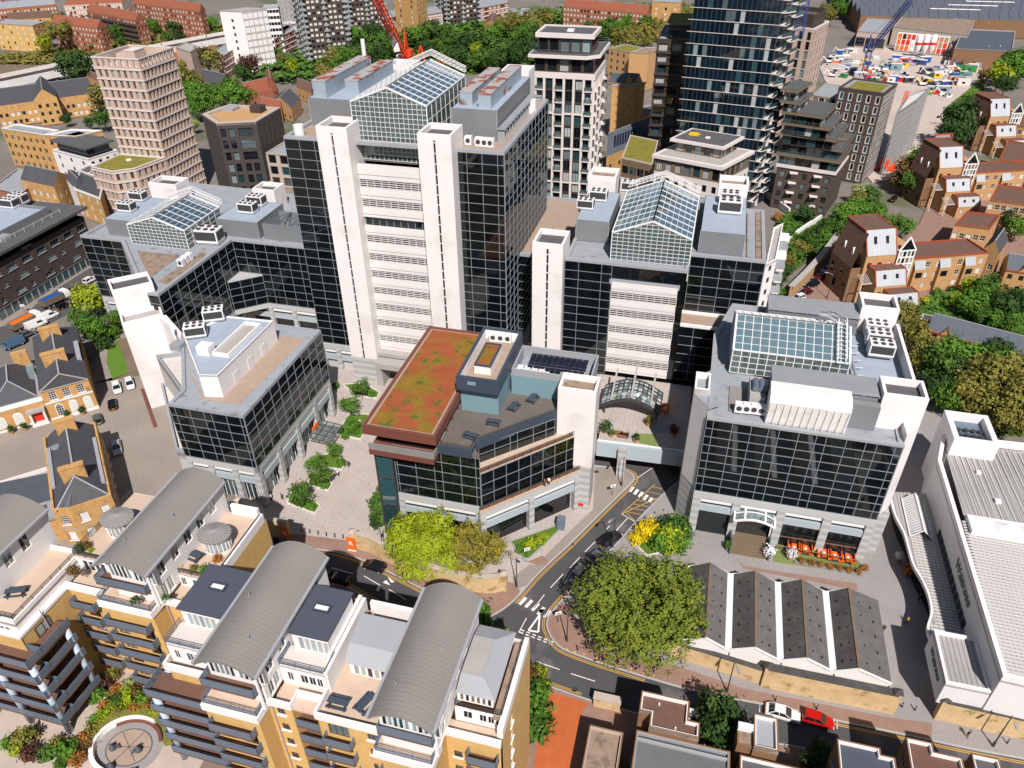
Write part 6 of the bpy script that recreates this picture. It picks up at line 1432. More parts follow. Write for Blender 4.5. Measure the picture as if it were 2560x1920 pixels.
simple('orange_flats','pale orange brick flats with planted roof beyond the yellow warehouse',quad4(W(2,720,350,17),W(2,900,385,17),W(2,1010,350,17)),16.5,'brick_orange','sedum_green',nb=(4,2),fm='win_dark',only=False)
simple('orange_flats','plain brown brick flank of flats beside the bronze block',quad4(W(2,870,395,17),W(2,1010,400,17),W(2,1130,360,17)),17.5,'brick_orange','roof_brown',nb=(0,0))
simple('brick_flats','low brown brick flats between the slate hall and the bronze block',quad4(W(2,830,870,6),W(2,1060,830,6),W(2,1060,770,6)),6,'brick_orange','roof_dark',nb=(6,3),only=False,fm='win_dark')
# ---- dark stepped block (right of the glass tower)
t=T('dark_stepped_block','dark brown stepped apartment block with wide bronze terraces over a brick base','building',*toG((98,232)))
W2=lambda*p:[toG(q) for q in p]
b0=W2((85.5,236.5),(100.7,228),(110,243),(94.8,251.5))
for(A,B,nb) in((b0[0],b0[1],5),(b0[1],b0[2],7)):facade(t,A,B,0,13.4,nb,4,1.5,1.9,.7,'brick_brown',fh=3.2,fm='win_dark',gm=['g_win','g_pale'],dep=.3,nx=2,nz=1)
for j in range(4):
 for s in(.3,.72):c=lerp(b0[0],b0[1],s); t.mesh('balcony',MB().box(c[0]-1.2,c[0]+1.2,c[1]-1.6,c[1]+.3,2.6+3.2*j,2.85+3.2*j),'stone_white')
shell(t,b0,0,13.4,'brick_brown',skip=(0,1)); deckpoly(t,inset(b0,-.4),14.4,1.0,'stone_white','stone_band')
def tier(p,z0,z1,nx,edge=.8,over=1.0):
 for(A,B,n) in((p[0],p[1],nx),(p[1],p[2],nx)):curtain(t,A,B,z0,z1-.5,n,1,gm=['g_win','g_dark','curtain','g_teal'],fm='bronze',mw=.2,proud=.1)
 shell(t,p,z0,z1-.4,'bronze',skip=(0,1)); q=inset(p,-over); deckpoly(t,q,z1+.1,.7,'bronze_light','terrace_slab'); deckpoly(t,inset(q,.3),z1+.14,.1,'roof_dark','terrace_floor'); railing(t,q[:3],z1+.1,1.0,'g_rail',bars=2)
tier(b0,14.4,17.8,7); tier(inset(b0,.3),17.9,21.2,7)
tier(W2((84.8,235),(97.5,227.4),(106,241.5),(93.5,249)),21.3,24.6,6); tier(W2((84.3,234),(95,227.4),(103,240.5),(92.5,247)),24.7,28,6); tier(W2((83.6,233.4),(92.6,227.8),(100.5,240),(91.6,246)),28.1,31.4,5)
tier(W2((82.5,233.4),(86,231),(92.6,240.8),(89.2,243.2)),31.5,34.6,3); tier(W2((82.2,233.6),(84.8,231.8),(91.6,240.8),(89,242.8)),34.7,37.8,3)
t.mesh('terrace_table',MB().box(toG((104,236))[0]-1.4,toG((104,236))[0]+1.4,toG((104,236))[1]-.6,toG((104,236))[1]+.6,21.6,22.2),'bronze_light'); t.done()
# ---- brown gridded block with pale window surrounds
t=T('brown_grid_block','dark brown brick block with pale window strips and planted roof by the building site','building',*toG((122,264)))
bq=[toG(p) for p in quad4((111.1,264.7),(122.9,256),(132.6,268.6))]
A,B=bq[0],bq[1]; ops=grid(fr(A,B)[0],5,9,.3,3.25,1.5,2.7,.3); wall(t,A,B,0,30,ops,'brick_brown',.3)
for o in ops:window(t,A,B,o,fm='stone_white',gm=['g_win','g_teal'],nx=1,nz=1,dep=.15,ft=.3)
A,B=bq[1],bq[2]; ops=grid(fr(A,B)[0],8,9,.3,3.25,1.4,2.9,.2); wall(t,A,B,0,30,ops,'brick_brown',.3)
for o in ops:window(t,A,B,o,fm='stone_white',gm=['g_win','g_pale'],nx=1,nz=1,dep=.1,ft=.3)
shell(t,bq,0,30,'brick_brown',skip=(0,1)); roof(t,bq,30.5,'roof_grey',.6,.6,'brick_brown'); deckpoly(t,inset(bq,2),30,.3,'sedum_green','planted_roof'); t.done()
t=simple('pale_brick_block','pale brick apartment block with paired window strips next to the brown gridded block',quad4(W(3,520,660,28),W(3,705,690,28),W(3,790,600,28)),26,'brick_pink','roof_grey',nb=(4,4),fh=3.25,ww=1.7,wh=2.6,sl=.3,fm='win_gold',gm=('g_win','g_pale'),only=False)
t=T('pale_brick_tower','tall pale brick tower with narrow window strips, dark roof screen and scaffold','tower',*toG((116,317)))
sq=[toG(p) for p in quad4((106,318.5),(116,310),(127,325.5))]
for(A,B,nb) in((sq[0],sq[1],4),(sq[1],sq[2],5)):
 ops=grid(fr(A,B)[0],nb,11,2,3.4,1.5,2.9,.2); wall(t,A,B,0,40,ops,'brick_pink',.4)
 for o in ops:window(t,A,B,o,fm='win_dark',gm=['g_win','g_pale'],nx=2,nz=1,dep=.3)
shell(t,sq,0,40,'brick_pink',skip=(0,1)); roof(t,sq,40.5,'roof_grey',.5,.5,'stone_white'); s4=inset(sq,1.5); t.mesh('roof_screen',MB().prism(s4,40,45,False),'bronze'); t.mesh('roof_floor',MB().prism(s4,43,43.3),'roof_dark'); t.done()
t=T('scaffolded_block','block wrapped in grey scaffold sheeting beside the building site road','building',*toG((135,262)))
sq=[toG(p) for p in(W(3,1010,1300),W(3,1145,1195),W(3,1240,1090),W(3,1100,1150))]
sq=ccw(sq); t.mesh('sheeting',MB().prism(sq,0,22,False),'concrete'); roof(t,sq,22.2,'terrace_grey',.6,.3,'galv')
fm_=MB()
for i in range(len(sq)):
 A,B=sq[i],sq[(i+1)%len(sq)]; L=fr(A,B)[0]; n=fr(A,B)[2]; m=max(2,int(L/2.4))
 for k in range(m+1):c=lerp(A,B,k/m); fm_.beam((c[0]+n[0]*.4,c[1]+n[1]*.4,0),(c[0]+n[0]*.4,c[1]+n[1]*.4,23),.1)
 for j in range(11):fm_.beam((A[0]+n[0]*.4,A[1]+n[1]*.4,2.1*j+1),(B[0]+n[0]*.4,B[1]+n[1]*.4,2.1*j+1),.1)
t.mesh('scaffold',fm_,'galv',kind='stuff'); c=lerp(sq[0],sq[1],.3); mb=MB()
a0=toG(W(3,1020,1290)); a1=toG(W(3,1205,690,24))
t.done()
# ================================================================== orange brick stepped apartments on the right
def ziggurat(label,ox,oy,ang,wing=22,wlab=True):
 t=T('stepped_apartments',label,'apartment block',*toG((ox,oy)),a=GA,group='stepped orange brick apartments')
 ca,sa=math.cos(ang),math.sin(ang)
 X=lambda x,y:toG((ox+x*ca-y*sa,oy+x*sa+y*ca))
 XP=lambda*p:[X(*q) for q in p]
 def block(x0,x1,y0,y1,z,zs,sl,win=True,left='brick_brown_shade'):
  """brick block with zinc mansard front of height zs and a brick chamfer on the left"""
  p=XP((x0,y0),(x1,y0),(x1,y1),(x0,y1)); k=zs*.55
  L=x1-x0
  if win:
   nf=max(1,int((z-1)/2.8)); ops=grid(L,max(2,int(L/2.6)),nf,.6,2.8,1.1,1.4,.7); ops=[o for o in ops if o[3]<z-.2]; wall(t,p[0],p[1],0,z,ops,'brick_orange',.2)
   for o in ops:window(t,p[0],p[1],o,fm='win_brown',gm=['g_win','blind'],nx=2,nz=1)
  else:plain(t,p[0],p[1],0,z,'brick_orange')
  t.mesh('side_wall',MB().poly([(*p[1],0),(*p[2],0),(*p[2],z+zs),(*X(x1,y0+k),z+zs),(*p[1],z)]).poly([(*p[3],0),(*p[0],0),(*p[0],z),(*X(x0,y0+k),z+zs),(*p[3],z+zs)]).poly([(*p[2],0),(*p[3],0),(*p[3],z+zs),(*p[2],z+zs)]),'brick_orange')
  ro=t.mesh('zinc_slope',MB().poly([(*X(x0+.1,y0-.1),z),(*X(x1-.1,y0-.1),z),(*X(x1-.1,y0+k),z+zs),(*X(x0+.1,y0+k),z+zs)]),'galv')
  sm=MB()
  for i in range(int(L/.7)):x=x0+.4+i*.7; sm.beam((*X(x,y0-.12),z+.03),(*X(x,y0+k),z+zs+.03),.07)
  t.mesh('zinc_seam',sm,'white_metal',ro,kind='stuff')
  for i in range(2 if L>5 else 1):
   x=x0+L*(.3+.4*i); a,b=.45,.75; f_=lambda q:(q[0],q[1])
   t.mesh('roof_window',MB().poly([(*X(x-.4,y0+k*a-.12),z+zs*a),(*X(x+.4,y0+k*a-.12),z+zs*a),(*X(x+.4,y0+k*b-.12),z+zs*b),(*X(x-.4,y0+k*b-.12),z+zs*b)]),'g_win',ro)
  t.mesh('flat_roof',MB().prism(ccw(XP((x0,y0+k),(x1,y0+k),(x1,y1),(x0,y1))),z+zs-.3,z+zs),'tile_brown')
  t.mesh('red_edge',MB().beam((*X(x0,y0-.1),z),(*X(x0,y0+k),z+zs),.3).beam((*X(x1,y0-.1),z),(*X(x1,y0+k),z+zs),.3).beam((*X(x0,y0+k),z+zs),(*X(x0,y1),z+zs),.3).beam((*X(x1,y0+k),z+zs),(*X(x1,y1),z+zs),.3).beam((*X(x0,y1),z+zs),(*X(x1,y1),z+zs),.3),'red_trim')
 block(0,8,0,12,13,5.6,1); block(1.2,9.4,-5,0,7,3.4,1); block(3.6,11,-9.4,-5,3.6,2.6,1)
 # left slope with small dormers
 t.mesh('side_slope',MB().poly([(*X(-2.6,11),9.5),(*X(-2.6,1),9.5),(*X(0,1.5),18.3),(*X(0,11.5),18.3)]),'tile_brown'); t.mesh('side_wall',MB().prism(XP((-2.6,1),(0,1),(0,11),(-2.6,11)),0,9.5,False),'brick_brown_shade')  # left wall in darker brick, its shade put into the colour
 for k in range(2):t.mesh('dormer',MB().add([(*X(-1.8,3+4*k),12),(*X(-1.8,4.3+4*k),12),(*X(-1.8,3.65+4*k),14),(*X(-.2,3+4*k),12.5),(*X(-.2,4.3+4*k),12.5),(*X(-.2,3.65+4*k),14)],[(1,0,2),(0,3,5,2),(4,1,2,5)]),'white_metal')
 for k in range(4):t.mesh('side_window',MB().prism(XP((-2.7,2+2.2*k),(-2.6,2+2.2*k),(-2.6,3.2+2.2*k),(-2.7,3.2+2.2*k)),1.5+(k%2)*3.4,4.4+(k%2)*3.4),'g_win')
 # white framed winter garden stack
 A,B=X(8.1,-.4),X(12.6,-.4); curtain(t,A,B,5,14,4,5,gm=['g_win','curtain','g_pale','bronze_light'],fm='white_paint',mw=.3,proud=.2)
 t.mesh('winter_garden_gable',MB().poly([(*A,14),(*B,14),(*lerp(A,B,.45),17.5)]),'g_win'); t.mesh('white_frame',MB().beam((*A,14),(*lerp(A,B,.45),17.6),.35).beam((*lerp(A,B,.45),17.6),(*B,14),.35).beam((*X(8.1,3),14),(*A,14),.3).beam((*X(12.6,3),14),(*B,14),.3),'white_paint'); t.mesh('wall',MB().prism(XP((8.1,-.2),(12.6,-.2),(12.6,8),(8.1,8)),0,14,True),'brick_orange')
 # pergolas on the steps
 for(x,y,z) in((-1.5,-3.5,7.2),(.5,-8,4)):
  mb=MB()
  for k in range(7):mb.beam((*X(x+.45*k,y),z),(*X(x+.45*k,y+3),z+1.2),.1)
  t.mesh('pergola',mb.beam((*X(x-.2,y),z),(*X(x+3,y),z),.16).beam((*X(x-.2,y),0),(*X(x-.2,y),z),.18),'stone_white')
 # long wing to the right
 A,B=X(12.6,3),X(12.6+wing,3); ops=grid(wing,int(wing/2.9),3,.5,2.9,1.2,1.4,.7); wall(t,A,B,0,9.6,ops,'brick_orange',.2)
 for o in ops:window(t,A,B,o,fm='win_white',gm=['g_win','blind','curtain'],nx=2,nz=2)
 wp=XP((12.6,3),(12.6+wing,3),(12.6+wing,12),(12.6,12)); shell(t,wp,0,9.6,'brick_orange',skip=(0,)); roof(t,wp,9.9,'tile_brown',.4,.35,'red_trim')
 for k in range(3):x=16+k*wing/3.4; b=XP((x,1.9),(x+3,1.9),(x+3,3),(x,3)); t.mesh('projecting_bay',MB().prism(b,0,7),'brick_orange'); t.mesh('bay_window',MB().prism([lerp(b[0],b[1],.2),lerp(b[0],b[1],.8),(lerp(b[0],b[1],.8)[0],lerp(b[0],b[1],.8)[1]-.05),(lerp(b[0],b[1],.2)[0],lerp(b[0],b[1],.2)[1]-.05)][::-1],4.6,6.1),'g_win'); t.mesh('bay_roof',MB().poly([(*b[0],7),(*b[1],7),(*b[2],9),(*b[3],9)]),'galv')
 return t.done()
ziggurat('stepped orange brick apartments with zinc slopes directly above the right glass block',88.6,171.4,rad(8),24)
ziggurat('stepped orange brick apartments with zinc slopes behind the nearer orange cluster',136,234,rad(6),30)
ziggurat('stepped orange brick apartments with zinc slopes highest up at the right edge',181,289,rad(6),30)
simple('stair_turret','small orange brick turret with zinc lid behind the nearest stepped apartments',quad4(W(13,865,280,15),W(13,1010,270,15),W(13,1030,235,15)),15,'brick_orange','galv',nb=(),pm='red_trim')
simple('stair_turret','small orange brick turret with zinc lid behind the middle stepped apartments',quad4(W(3,1410,1030,15),W(3,1545,1020,15),W(3,1550,985,15)),15,'brick_orange','galv',nb=(),pm='red_trim')
def terrace_row(name,label,A,B,depth,ze,zr,gab,wallm='brick_orange',roofm='slate_blue',trim='red_trim',nwin=10):
 d=Vector((B[0]-A[0],B[1]-A[1])).normalized(); n=Vector((-d.y,d.x))*depth
 p=[toG(q) for q in(A,B,(B[0]+n.x,B[1]+n.y),(A[0]+n.x,A[1]+n.y))]
 t=T(name,label,'terrace',*cen(p)); facade(t,p[0],p[1],0,ze,nwin,2,1.1,1.4,.7,wallm,fh=ze/2,nx=2,nz=2,fm='win_brown'); shell(t,p,0,ze,wallm,skip=(0,)); gabled(t,p,ze,zr-ze,roofm,0,wallm=wallm)
 t.mesh('eaves',MB().beam((*p[0],ze),(*p[1],ze),.35),trim); L=fr(p[0],p[1])[0]
 for k in gab:
  a,b,m=lerp(p[0],p[1],k-1.3/L),lerp(p[0],p[1],k+1.3/L),lerp(p[0],p[1],k); o=fr(p[0],p[1])[2]; f_=lambda q:(q[0]+o[0]*.12,q[1]+o[1]*.12)
  t.mesh('gablet',MB().poly([(*f_(a),ze-.1),(*f_(b),ze-.1),(*f_(m),ze+1.6)]),wallm); t.mesh('gablet_trim',MB().beam((*f_(a),ze),(*f_(m),ze+1.7),.25).beam((*f_(m),ze+1.7),(*f_(b),ze),.25),trim); mm=lerp(lerp(p[0],p[3],.5),lerp(p[1],p[2],.5),k); t.mesh('gablet_roof',MB().poly([(*f_(a),ze),(*f_(m),ze+1.65),(*lerp(m,mm,.6),ze+1.65)]).poly([(*f_(m),ze+1.65),(*f_(b),ze),(*lerp(m,mm,.6),ze+1.65)]),roofm)
 return t.done()
terrace_row('brick_terrace','orange brick terrace with blue slate roof and little red edged gables',(95.7,148.9),(122,130),7,5,8,(.12,.47,.8),nwin=9)
simple('slate_pavilion','square orange brick pavilion with slate pyramid roof by the car park',quad4(W(13,1290,1040,4),W(13,1390,1060,4),W(13,1420,980,4)),4,'brick_orange','slate',nb=(2,0),par=.05)
terrace_row('brick_terrace','orange brick houses with slate roofs beside the long orange wing',W(13,1880,790),W(13,2300,860),8,6,9,(.3,),nwin=5)
t=simple('orange_wing','orange brick corner flats with slate pyramid between gardens at the right edge',quad4(W(13,1770,480,9),W(13,1890,520,9),W(13,1960,420,9)),9,'brick_orange',None,nb=(2,2),only=False,done=False); gabled(t,t.p,9,3,'slate',1); t.done()
# ================================================================== depot sheds beyond the building site
t=T('depot_shed','vast depot with dark glazed saw ridge roof filling the far right','shed',*toG((300,520)))
F0,F1=(222,520),(420,470); dx,dy=34,150
RN=9
for k in range(RN):
 a,b=lerp(F0,(F0[0]+dx,F0[1]+dy),k/RN),lerp(F0,(F0[0]+dx,F0[1]+dy),(k+1)/RN); c,d=lerp(F1,(F1[0]+dx,F1[1]+dy),k/RN),lerp(F1,(F1[0]+dx,F1[1]+dy),(k+1)/RN); m,m2=lerp(a,b,.5),lerp(c,d,.5)
 a,b,c,d,m,m2=map(toG,(a,b,c,d,m,m2)); t.mesh('roof_ridge',MB().add([(*a,10),(*c,10),(*m2,14),(*m,14),(*b,10),(*d,10)],[(0,1,2,3),(3,2,5,4),(0,3,4),(1,5,2)]),'slate_blue')
 gb=MB()
 for i in range(36):q0,q1=lerp(a,c,i/36),lerp(m,m2,i/36); gb.beam((*q0,10.1),(*q1,14.1),.35)
 t.mesh('glazing_bar',gb,'slate_blue',kind='stuff'); t.mesh('rooflight',MB().poly([(*lerp(lerp(a,c,.2+.07*k),lerp(m,m2,.2+.07*k),.9),13.9),(*lerp(lerp(a,c,.34+.07*k),lerp(m,m2,.34+.07*k),.9),13.9),(*lerp(m,m2,.34+.07*k),14.25),(*lerp(m,m2,.2+.07*k),14.25)]),'white_metal')
t.mesh('wall',MB().prism([toG(q) for q in(F0,F1,(F1[0]+dx,F1[1]+dy),(F0[0]+dx,F0[1]+dy))],0,10,False),'brick_brown_shade'); t.done()
simple('depot_annexe','brown brick depot annexe with rooflit workshop roof behind the colourful hoarding',quad4(W(3,1100,225,8),W(3,1650,290,8),W(3,1700,180,8)),10,'concrete_warm','roof_brown',nb=())
simple('depot_annexe','low brown brick depot wing with glazed roof right of the hoarding',quad4(W(3,1560,360,9),W(3,1990,380,9),W(3,2010,230,9)),9,'brick_brown_shade','slate_blue',nb=())
simple('depot_annexe','grey canopied depot entrance at the top of the building site',quad4(W(3,840,230,9),W(3,1060,250,9),W(3,1130,140,9)),9,'concrete_warm','roof_grey',nb=(3,0),ww=5,wh=5,sl=1,fh=8)
t=T('mural_hoarding','big white hoarding covered with rows of orange, pink and black poster squares','hoarding',*toG(W(3,1300,380)))
A,B=toG(W(3,1110,372)),toG(W(3,1490,408)); L,d_,n_,rz_=fr(A,B); t.mesh('board',MB().prism([A,B,(B[0]-n_[0],B[1]-n_[1]),(A[0]-n_[0],A[1]-n_[1])],0,9.6),'white_paint')
for i in range(11):
 for j in range(3):
  c=lerp(A,B,(i+.6)/11.2); m=R.choice(['orange','red','white_paint','brick_orange','black','orange','pink_band','crane_red']); t.pc('poster',m,(c[0]+n_[0]*.1,c[1]+n_[1]*.1,1.8+3.0*j),(L/11-.7,.2,2.5),rz_)
t.done()
t=simple('site_offices','long grey site office with orange stripe and solar panels on its roof',quad4(W(3,1500,418),W(3,1885,448),W(3,1905,405)),5.4,'galv','roof_blue',nb=(12,0),fh=4.2,ww=1,wh=1.2,sl=1.6,cat='site office',done=False)
A,B=t.p[0],t.p[1]; n_=fr(A,B)[2]; t.mesh('orange_stripe',MB().prism([(A[0]+n_[0]*.1,A[1]+n_[1]*.1),(B[0]+n_[0]*.1,B[1]+n_[1]*.1),B,A],4.3,5.1,True,True),'orange')
for k in range(16):c=lerp(lerp(t.p[0],t.p[1],(k+.5)/16),lerp(t.p[3],t.p[2],(k+.5)/16),.5); t.pc('solar_panel','pv',(c[0],c[1],5.8),(1.6,4,.2),fr(A,B)[3],.25)
t.done()
for k,(x,y) in enumerate(((1775,470),(1855,468))):
 p=toG(W(3,x,y)); t=T('event_tent',('white peaked tent beside the site office, left of two','white peaked tent beside the site office, right of two')[k],'tent',*p,group='white peaked tents')
 t.mesh('canopy',MB().lathe(p[0],p[1],[(6,3),(3.2,4.4),(1.2,6.4),(.1,9)],8),'white_paint'); t.mesh('pole',MB().cyl(p[0]+4.4,p[1]-3.4,.12,0,3.2,6).cyl(p[0]-4.4,p[1]-3.4,.12,0,3.2,6),'galv')
for k in range(3):
 p=toG(W(3,1265+52*k,430)); t=T('cement_silo',('leftmost white cement silo before the hoarding','middle white cement silo before the hoarding','rightmost white cement silo before the hoarding')[k],'silo',*p,group='cement silos')
 t.mesh('vessel',MB().lathe(p[0],p[1],[(.3,2),(1.6,4.5),(1.7,11),(.9,12.2)],12),'white_metal',smooth=True); t.mesh('leg',MB().cyl(p[0]-1.2,p[1]-1.2,.12,0,4.5,6),'galv'); t.mesh('leg',MB().cyl(p[0]+1.2,p[1]-1.2,.12,0,4.5,6),'galv'); t.mesh('leg',MB().cyl(p[0],p[1]+1.4,.12,0,4.5,6),'galv'); t.mesh('red_band',MB().cyl(p[0],p[1],1.74,7,8.2,12),'red')
# ---- cranes
def lattice(mb,p,q,w,n,th=.22):
 p,q=Vector(p),Vector(q); d=(q-p).normalized(); a=d.cross(Vector((0,0,1)))
 a=(a.normalized() if a.length>.05 else Vector((1,0,0)))*w/2; b=a.cross(d).normalized()*w/2; c=[a+b,a-b,-a-b,-a+b]
 for o in c:mb.beam(p+o,q+o,th)
 for i in range(n):
  s,e=p+(q-p)*i/n,p+(q-p)*(i+1)/n
  for k in range(4):mb.beam(s+c[k],e+c[(k+1)%4],th*.6); mb.beam(e+c[k],e+c[(k+1)%4],th*.6)
 return mb
def crane(label,x,y,z0,z1,tip,mat,w=2.,mast=True):
 p=toG((x,y)); t=T('tower_crane',label,'crane',*p); g_=(*p,z1); q=toG(tip[:2])
 if mast:t.mesh('mast',lattice(MB(),(*p,z0),(*p,z1),w,int((z1-z0)/2.2)),mat)
 t.mesh('jib',lattice(MB(),(p[0],p[1],z1),(*q,tip[2]),w*.8,int((Vector((*q,tip[2]))-Vector(g_)).length/2)),mat)
 d=Vector((p[0]-q[0],p[1]-q[1],0)).normalized(); t.mesh('counterweight',MB().box(p[0]+d.x*5-1.2,p[0]+d.x*5+1.2,p[1]+d.y*5-1.2,p[1]+d.y*5+1.2,z1-1.5,z1+1.2),mat); t.mesh('machinery_deck',MB().beam((p[0],p[1],z1-.4),(p[0]+d.x*6,p[1]+d.y*6,z1-.4),2.2,.5),mat)
 t.mesh('a_frame',MB().beam((p[0]+d.x*1,p[1]+d.y*1,z1),(p[0]+d.x*2.6,p[1]+d.y*2.6,z1+7),.4).beam((p[0]+d.x*5.5,p[1]+d.y*5.5,z1),(p[0]+d.x*2.6,p[1]+d.y*2.6,z1+7),.4),mat); t.mesh('stay_cable',MB().beam((p[0]+d.x*2.6,p[1]+d.y*2.6,z1+7),(q[0],q[1],tip[2]),.1),'dark_metal'); t.mesh('cab',MB().box(p[0]-2.2,p[0]-.7,p[1]-1,p[1]+.6,z1-1.5,z1+.8),'white_metal')
 return t,q
c1=W(1,1100,425,46); c1t=W(1,880,-30,66)
t,q=crane('red luffing crane with white name board rising behind the tall tower',c1[0],c1[1],0,46,(*c1t,66),'crane_red',2.0)
pq=Vector((*toG(c1),46)).lerp(Vector((*toG(c1t),66)),.3); t.mesh('name_board',MB().beam((pq.x+.6,pq.y-1.5,pq.z-2.6),(pq.x-.6,pq.y-1.6,pq.z+2.6),1.8,.3),'white_paint'); t.done()
c=W(1,1290,400,52); t,q=crane('red crane head just showing behind the ridge of the tall tower',c[0],c[1],0,47,(c[0]+3,c[1]-1,50),'crane_red',1.6); t.done()
c=W(3,885,560); t,q=crane('dark blue luffing crane standing on the building site with a long raised boom',c[0],c[1],0,12,(*W(3,1235,0,40),40),'crane_blue',2.4); t.done()
c=W(3,430,115,47); t,q=crane('dark blue crane mast on the pale brick tower beside the blue glass tower',c[0],c[1],40,58,(c[0]+3,c[1]+8,70),'crane_blue',3); t.done()
c=W(3,1035,1250); t,q=crane('red crawler crane with thin lattice boom beside the scaffolded block',c[0],c[1],0,4,(*W(3,1210,680,24),24),'crane_red',1.6); t.mesh('base_frame',MB().box(q[0]*0+toG(c)[0]-4,toG(c)[0]+4,toG(c)[1]-3,toG(c)[1]+3,.3,1.2),'crane_red'); t.done()
# ---- site clutter: cabins, skips, stacks, machines, each its own thing
SM=['white_paint','galv','crane_blue','blue','red','orange','white_metal','concrete','green_sign','yellow','teal_clad','dark_metal','white_paint','stone_white']
CN={'white_paint':'white','galv':'silver','crane_blue':'navy','blue':'blue','red':'red','orange':'orange','white_metal':'pale','concrete':'grey','green_sign':'green','yellow':'yellow','teal_clad':'teal','dark_metal':'black','stone_white':'cream'}
ORD='first second third fourth fifth sixth seventh eighth ninth tenth eleventh twelfth thirteenth fourteenth fifteenth sixteenth seventeenth eighteenth nineteenth twentieth twenty-first twenty-second'.split()
Rs=random.Random(5)
ROWS=(((640,560),(1000,545),16,'along the near edge of the site'),((700,470),(960,460),14,'beside the blue crane'),((900,600),(1230,590),18,'behind the planted brown roof'),((1000,520),(1250,480),15,'in the middle of the site'),((1100,470),(1350,480),12,'below the silos'),((1330,560),(1690,545),22,'in the right hand yard'),((1300,620),(1620,640),22,'along the front of the right hand yard'),((1400,520),(1760,500),20,'under the site office'),((1350,690),(1520,700),9,'at the yard gate'),((1500,465),(1760,470),14,'beside the tents'),((620,470),(800,380),12,'along the left boundary'))
for(a,b,n,where) in ROWS:
 for k in range(n):
  x=a[0]+(b[0]-a[0])*(k+.5)/n+Rs.uniform(-8,8); y=a[1]+(b[1]-a[1])*(k+.5)/n+Rs.uniform(-22,22)
  m=Rs.choice(SM); kind=Rs.choice(['cabin','cabin','stack','pile','machine']); p=toG(W(3,x,y)); L_,w_,h_=Rs.uniform(2.5,6.5),Rs.uniform(1.8,2.6),Rs.uniform(1.2,2.8)
  nm,ct,ad={'cabin':('site_cabin','cabin','site cabin'),'stack':('material_stack','stack','stack of building material'),'pile':('pipe_bundle','pipes','bundle of pipes'),'machine':('site_machine','machine','small site machine')}[kind]
  an=GA+Rs.uniform(-30,30); u,v=toG(W(3,x,y),an)
  t=T(nm,f'{CN[m]} {ad} {where}, {ORD[k]} from left',ct,u,v,a=an,group='things on the building site')
  if kind=='cabin':t.mesh('body',MB().box(u-L_/2,u+L_/2,v-w_/2,v+w_/2,.2,h_+.6),m); t.mesh('lid',MB().box(u-L_/2-.1,u+L_/2+.1,v-w_/2-.1,v+w_/2+.1,h_+.6,h_+.75),'white_metal' if k%2 else 'galv'); t.mesh('window',MB().box(u-1,u+.4,v-w_/2-.05,v-w_/2,1.1,2),'g_win')
  elif kind=='stack':
   for j in range(3):t.mesh('layer',MB().box(u-L_/2+.2*j,u+L_/2-.15*j,v-w_/2,v+w_/2,.2+.5*j,.6+.5*j),m)
  elif kind=='pile':
   for j in range(5):t.mesh('pipe',MB().tube((u-L_/2,v-.8+.4*j,.4+(j%2)*.35),(u+L_/2,v-.8+.4*j,.4+(j%2)*.35),.2,n=6),m)
  else:t.mesh('body',MB().box(u-1.6,u+1.2,v-.9,v+.9,.6,1.7),m); t.mesh('cab',MB().box(u-.2,u+1,v-.8,v+.4,1.7,2.9),'g_win'); t.mesh('track',MB().box(u-1.8,u+1.4,v-1.2,v-.8,0,.7),'rubber'); t.mesh('track',MB().box(u-1.8,u+1.4,v+.8,v+1.2,0,.7),'rubber'); t.mesh('boom',MB().beam((u-1.2,v,1.6),(u-3.4,v+.3,3.6),.35).beam((u-3.4,v+.3,3.6),(u-4.4,v+.3,1.2),.3),m)
slab('green_bank','3 1480 820; 3 1750 600; 3 1790 640; 3 1560 830','grass',.9)
slab('tow_path','3 1540 850; 3 1800 640; 3 1900 560; 3 1870 640; 3 1640 800; 3 1600 850','pave_beige',.12)
# ================================================================== far houses, estates, viaduct and tower blocks
def blk(name,label,a,b,c,z,wallm,roofm,nb=(5,3),pitch=0.,ax=0,cat='building',**kw):
 """block from three roof corners (front left, front right, back right), each (sheet, x, y) at height z"""
 poly=quad4(W(*a,z),W(*b,z),W(*c,z)); t=simple(name,label,poly,z,wallm,None if pitch else roofm,nb=nb,cat=cat,done=False,**kw)
 if pitch:gabled(t,t.p,z,pitch,roofm,ax,wallm=wallm)
 return t
S=dict(ww=1.3,wh=1.5,sl=.9,gm=('blind','g_win','curtain'))
blk('tan_office','tan brick office with white edged flat roof at the left edge',(0,5,950),(0,325,1000),(0,440,965),14,'brick_stock','roof_grey',(7,2),pm='white_paint',fm='win_white',gm=('g_win','g_teal')).done()
blk('tan_office','tan brick office wing with white parapet beside the white office',(0,325,1000),(0,560,1010),(0,760,965),14,'brick_stock','roof_grey',(3,5),pm='white_paint').done()
t=blk('white_office','white rendered office with set back grey roof near the cream tower',(0,385,1110),(0,650,1180),(0,870,1110),10,'white_paint','roof_grey',(3,4),pm='white_paint',done=None) if 0 else blk('white_office','white rendered office with set back grey roof near the cream tower',(0,385,1110),(0,650,1180),(0,870,1110),10,'white_paint','roof_grey',(3,4),pm='white_paint')
p=inset(t.p,1.6); t.mesh('penthouse',MB().prism(p,10,13,False),'g_win'); t.mesh('penthouse_roof',MB().prism(inset(p,-1.4),13,13.6,True,True),'roof_dark'); t.done()
blk('white_office','small white block with dark roof in front of the white office',(0,520,1290),(0,610,1310),(0,760,1230),8,'white_paint','roof_dark',(2,3),pm='white_paint').done()
blk('brick_house','yellow brick house with dark slate roof and white arched windows',(0,150,1330),(0,400,1385),(0,515,1300),8.5,'brick_stock','slate',(5,3),3.2,gm=('blind',),ww=1.2,wh=1.8,cat='house').done()
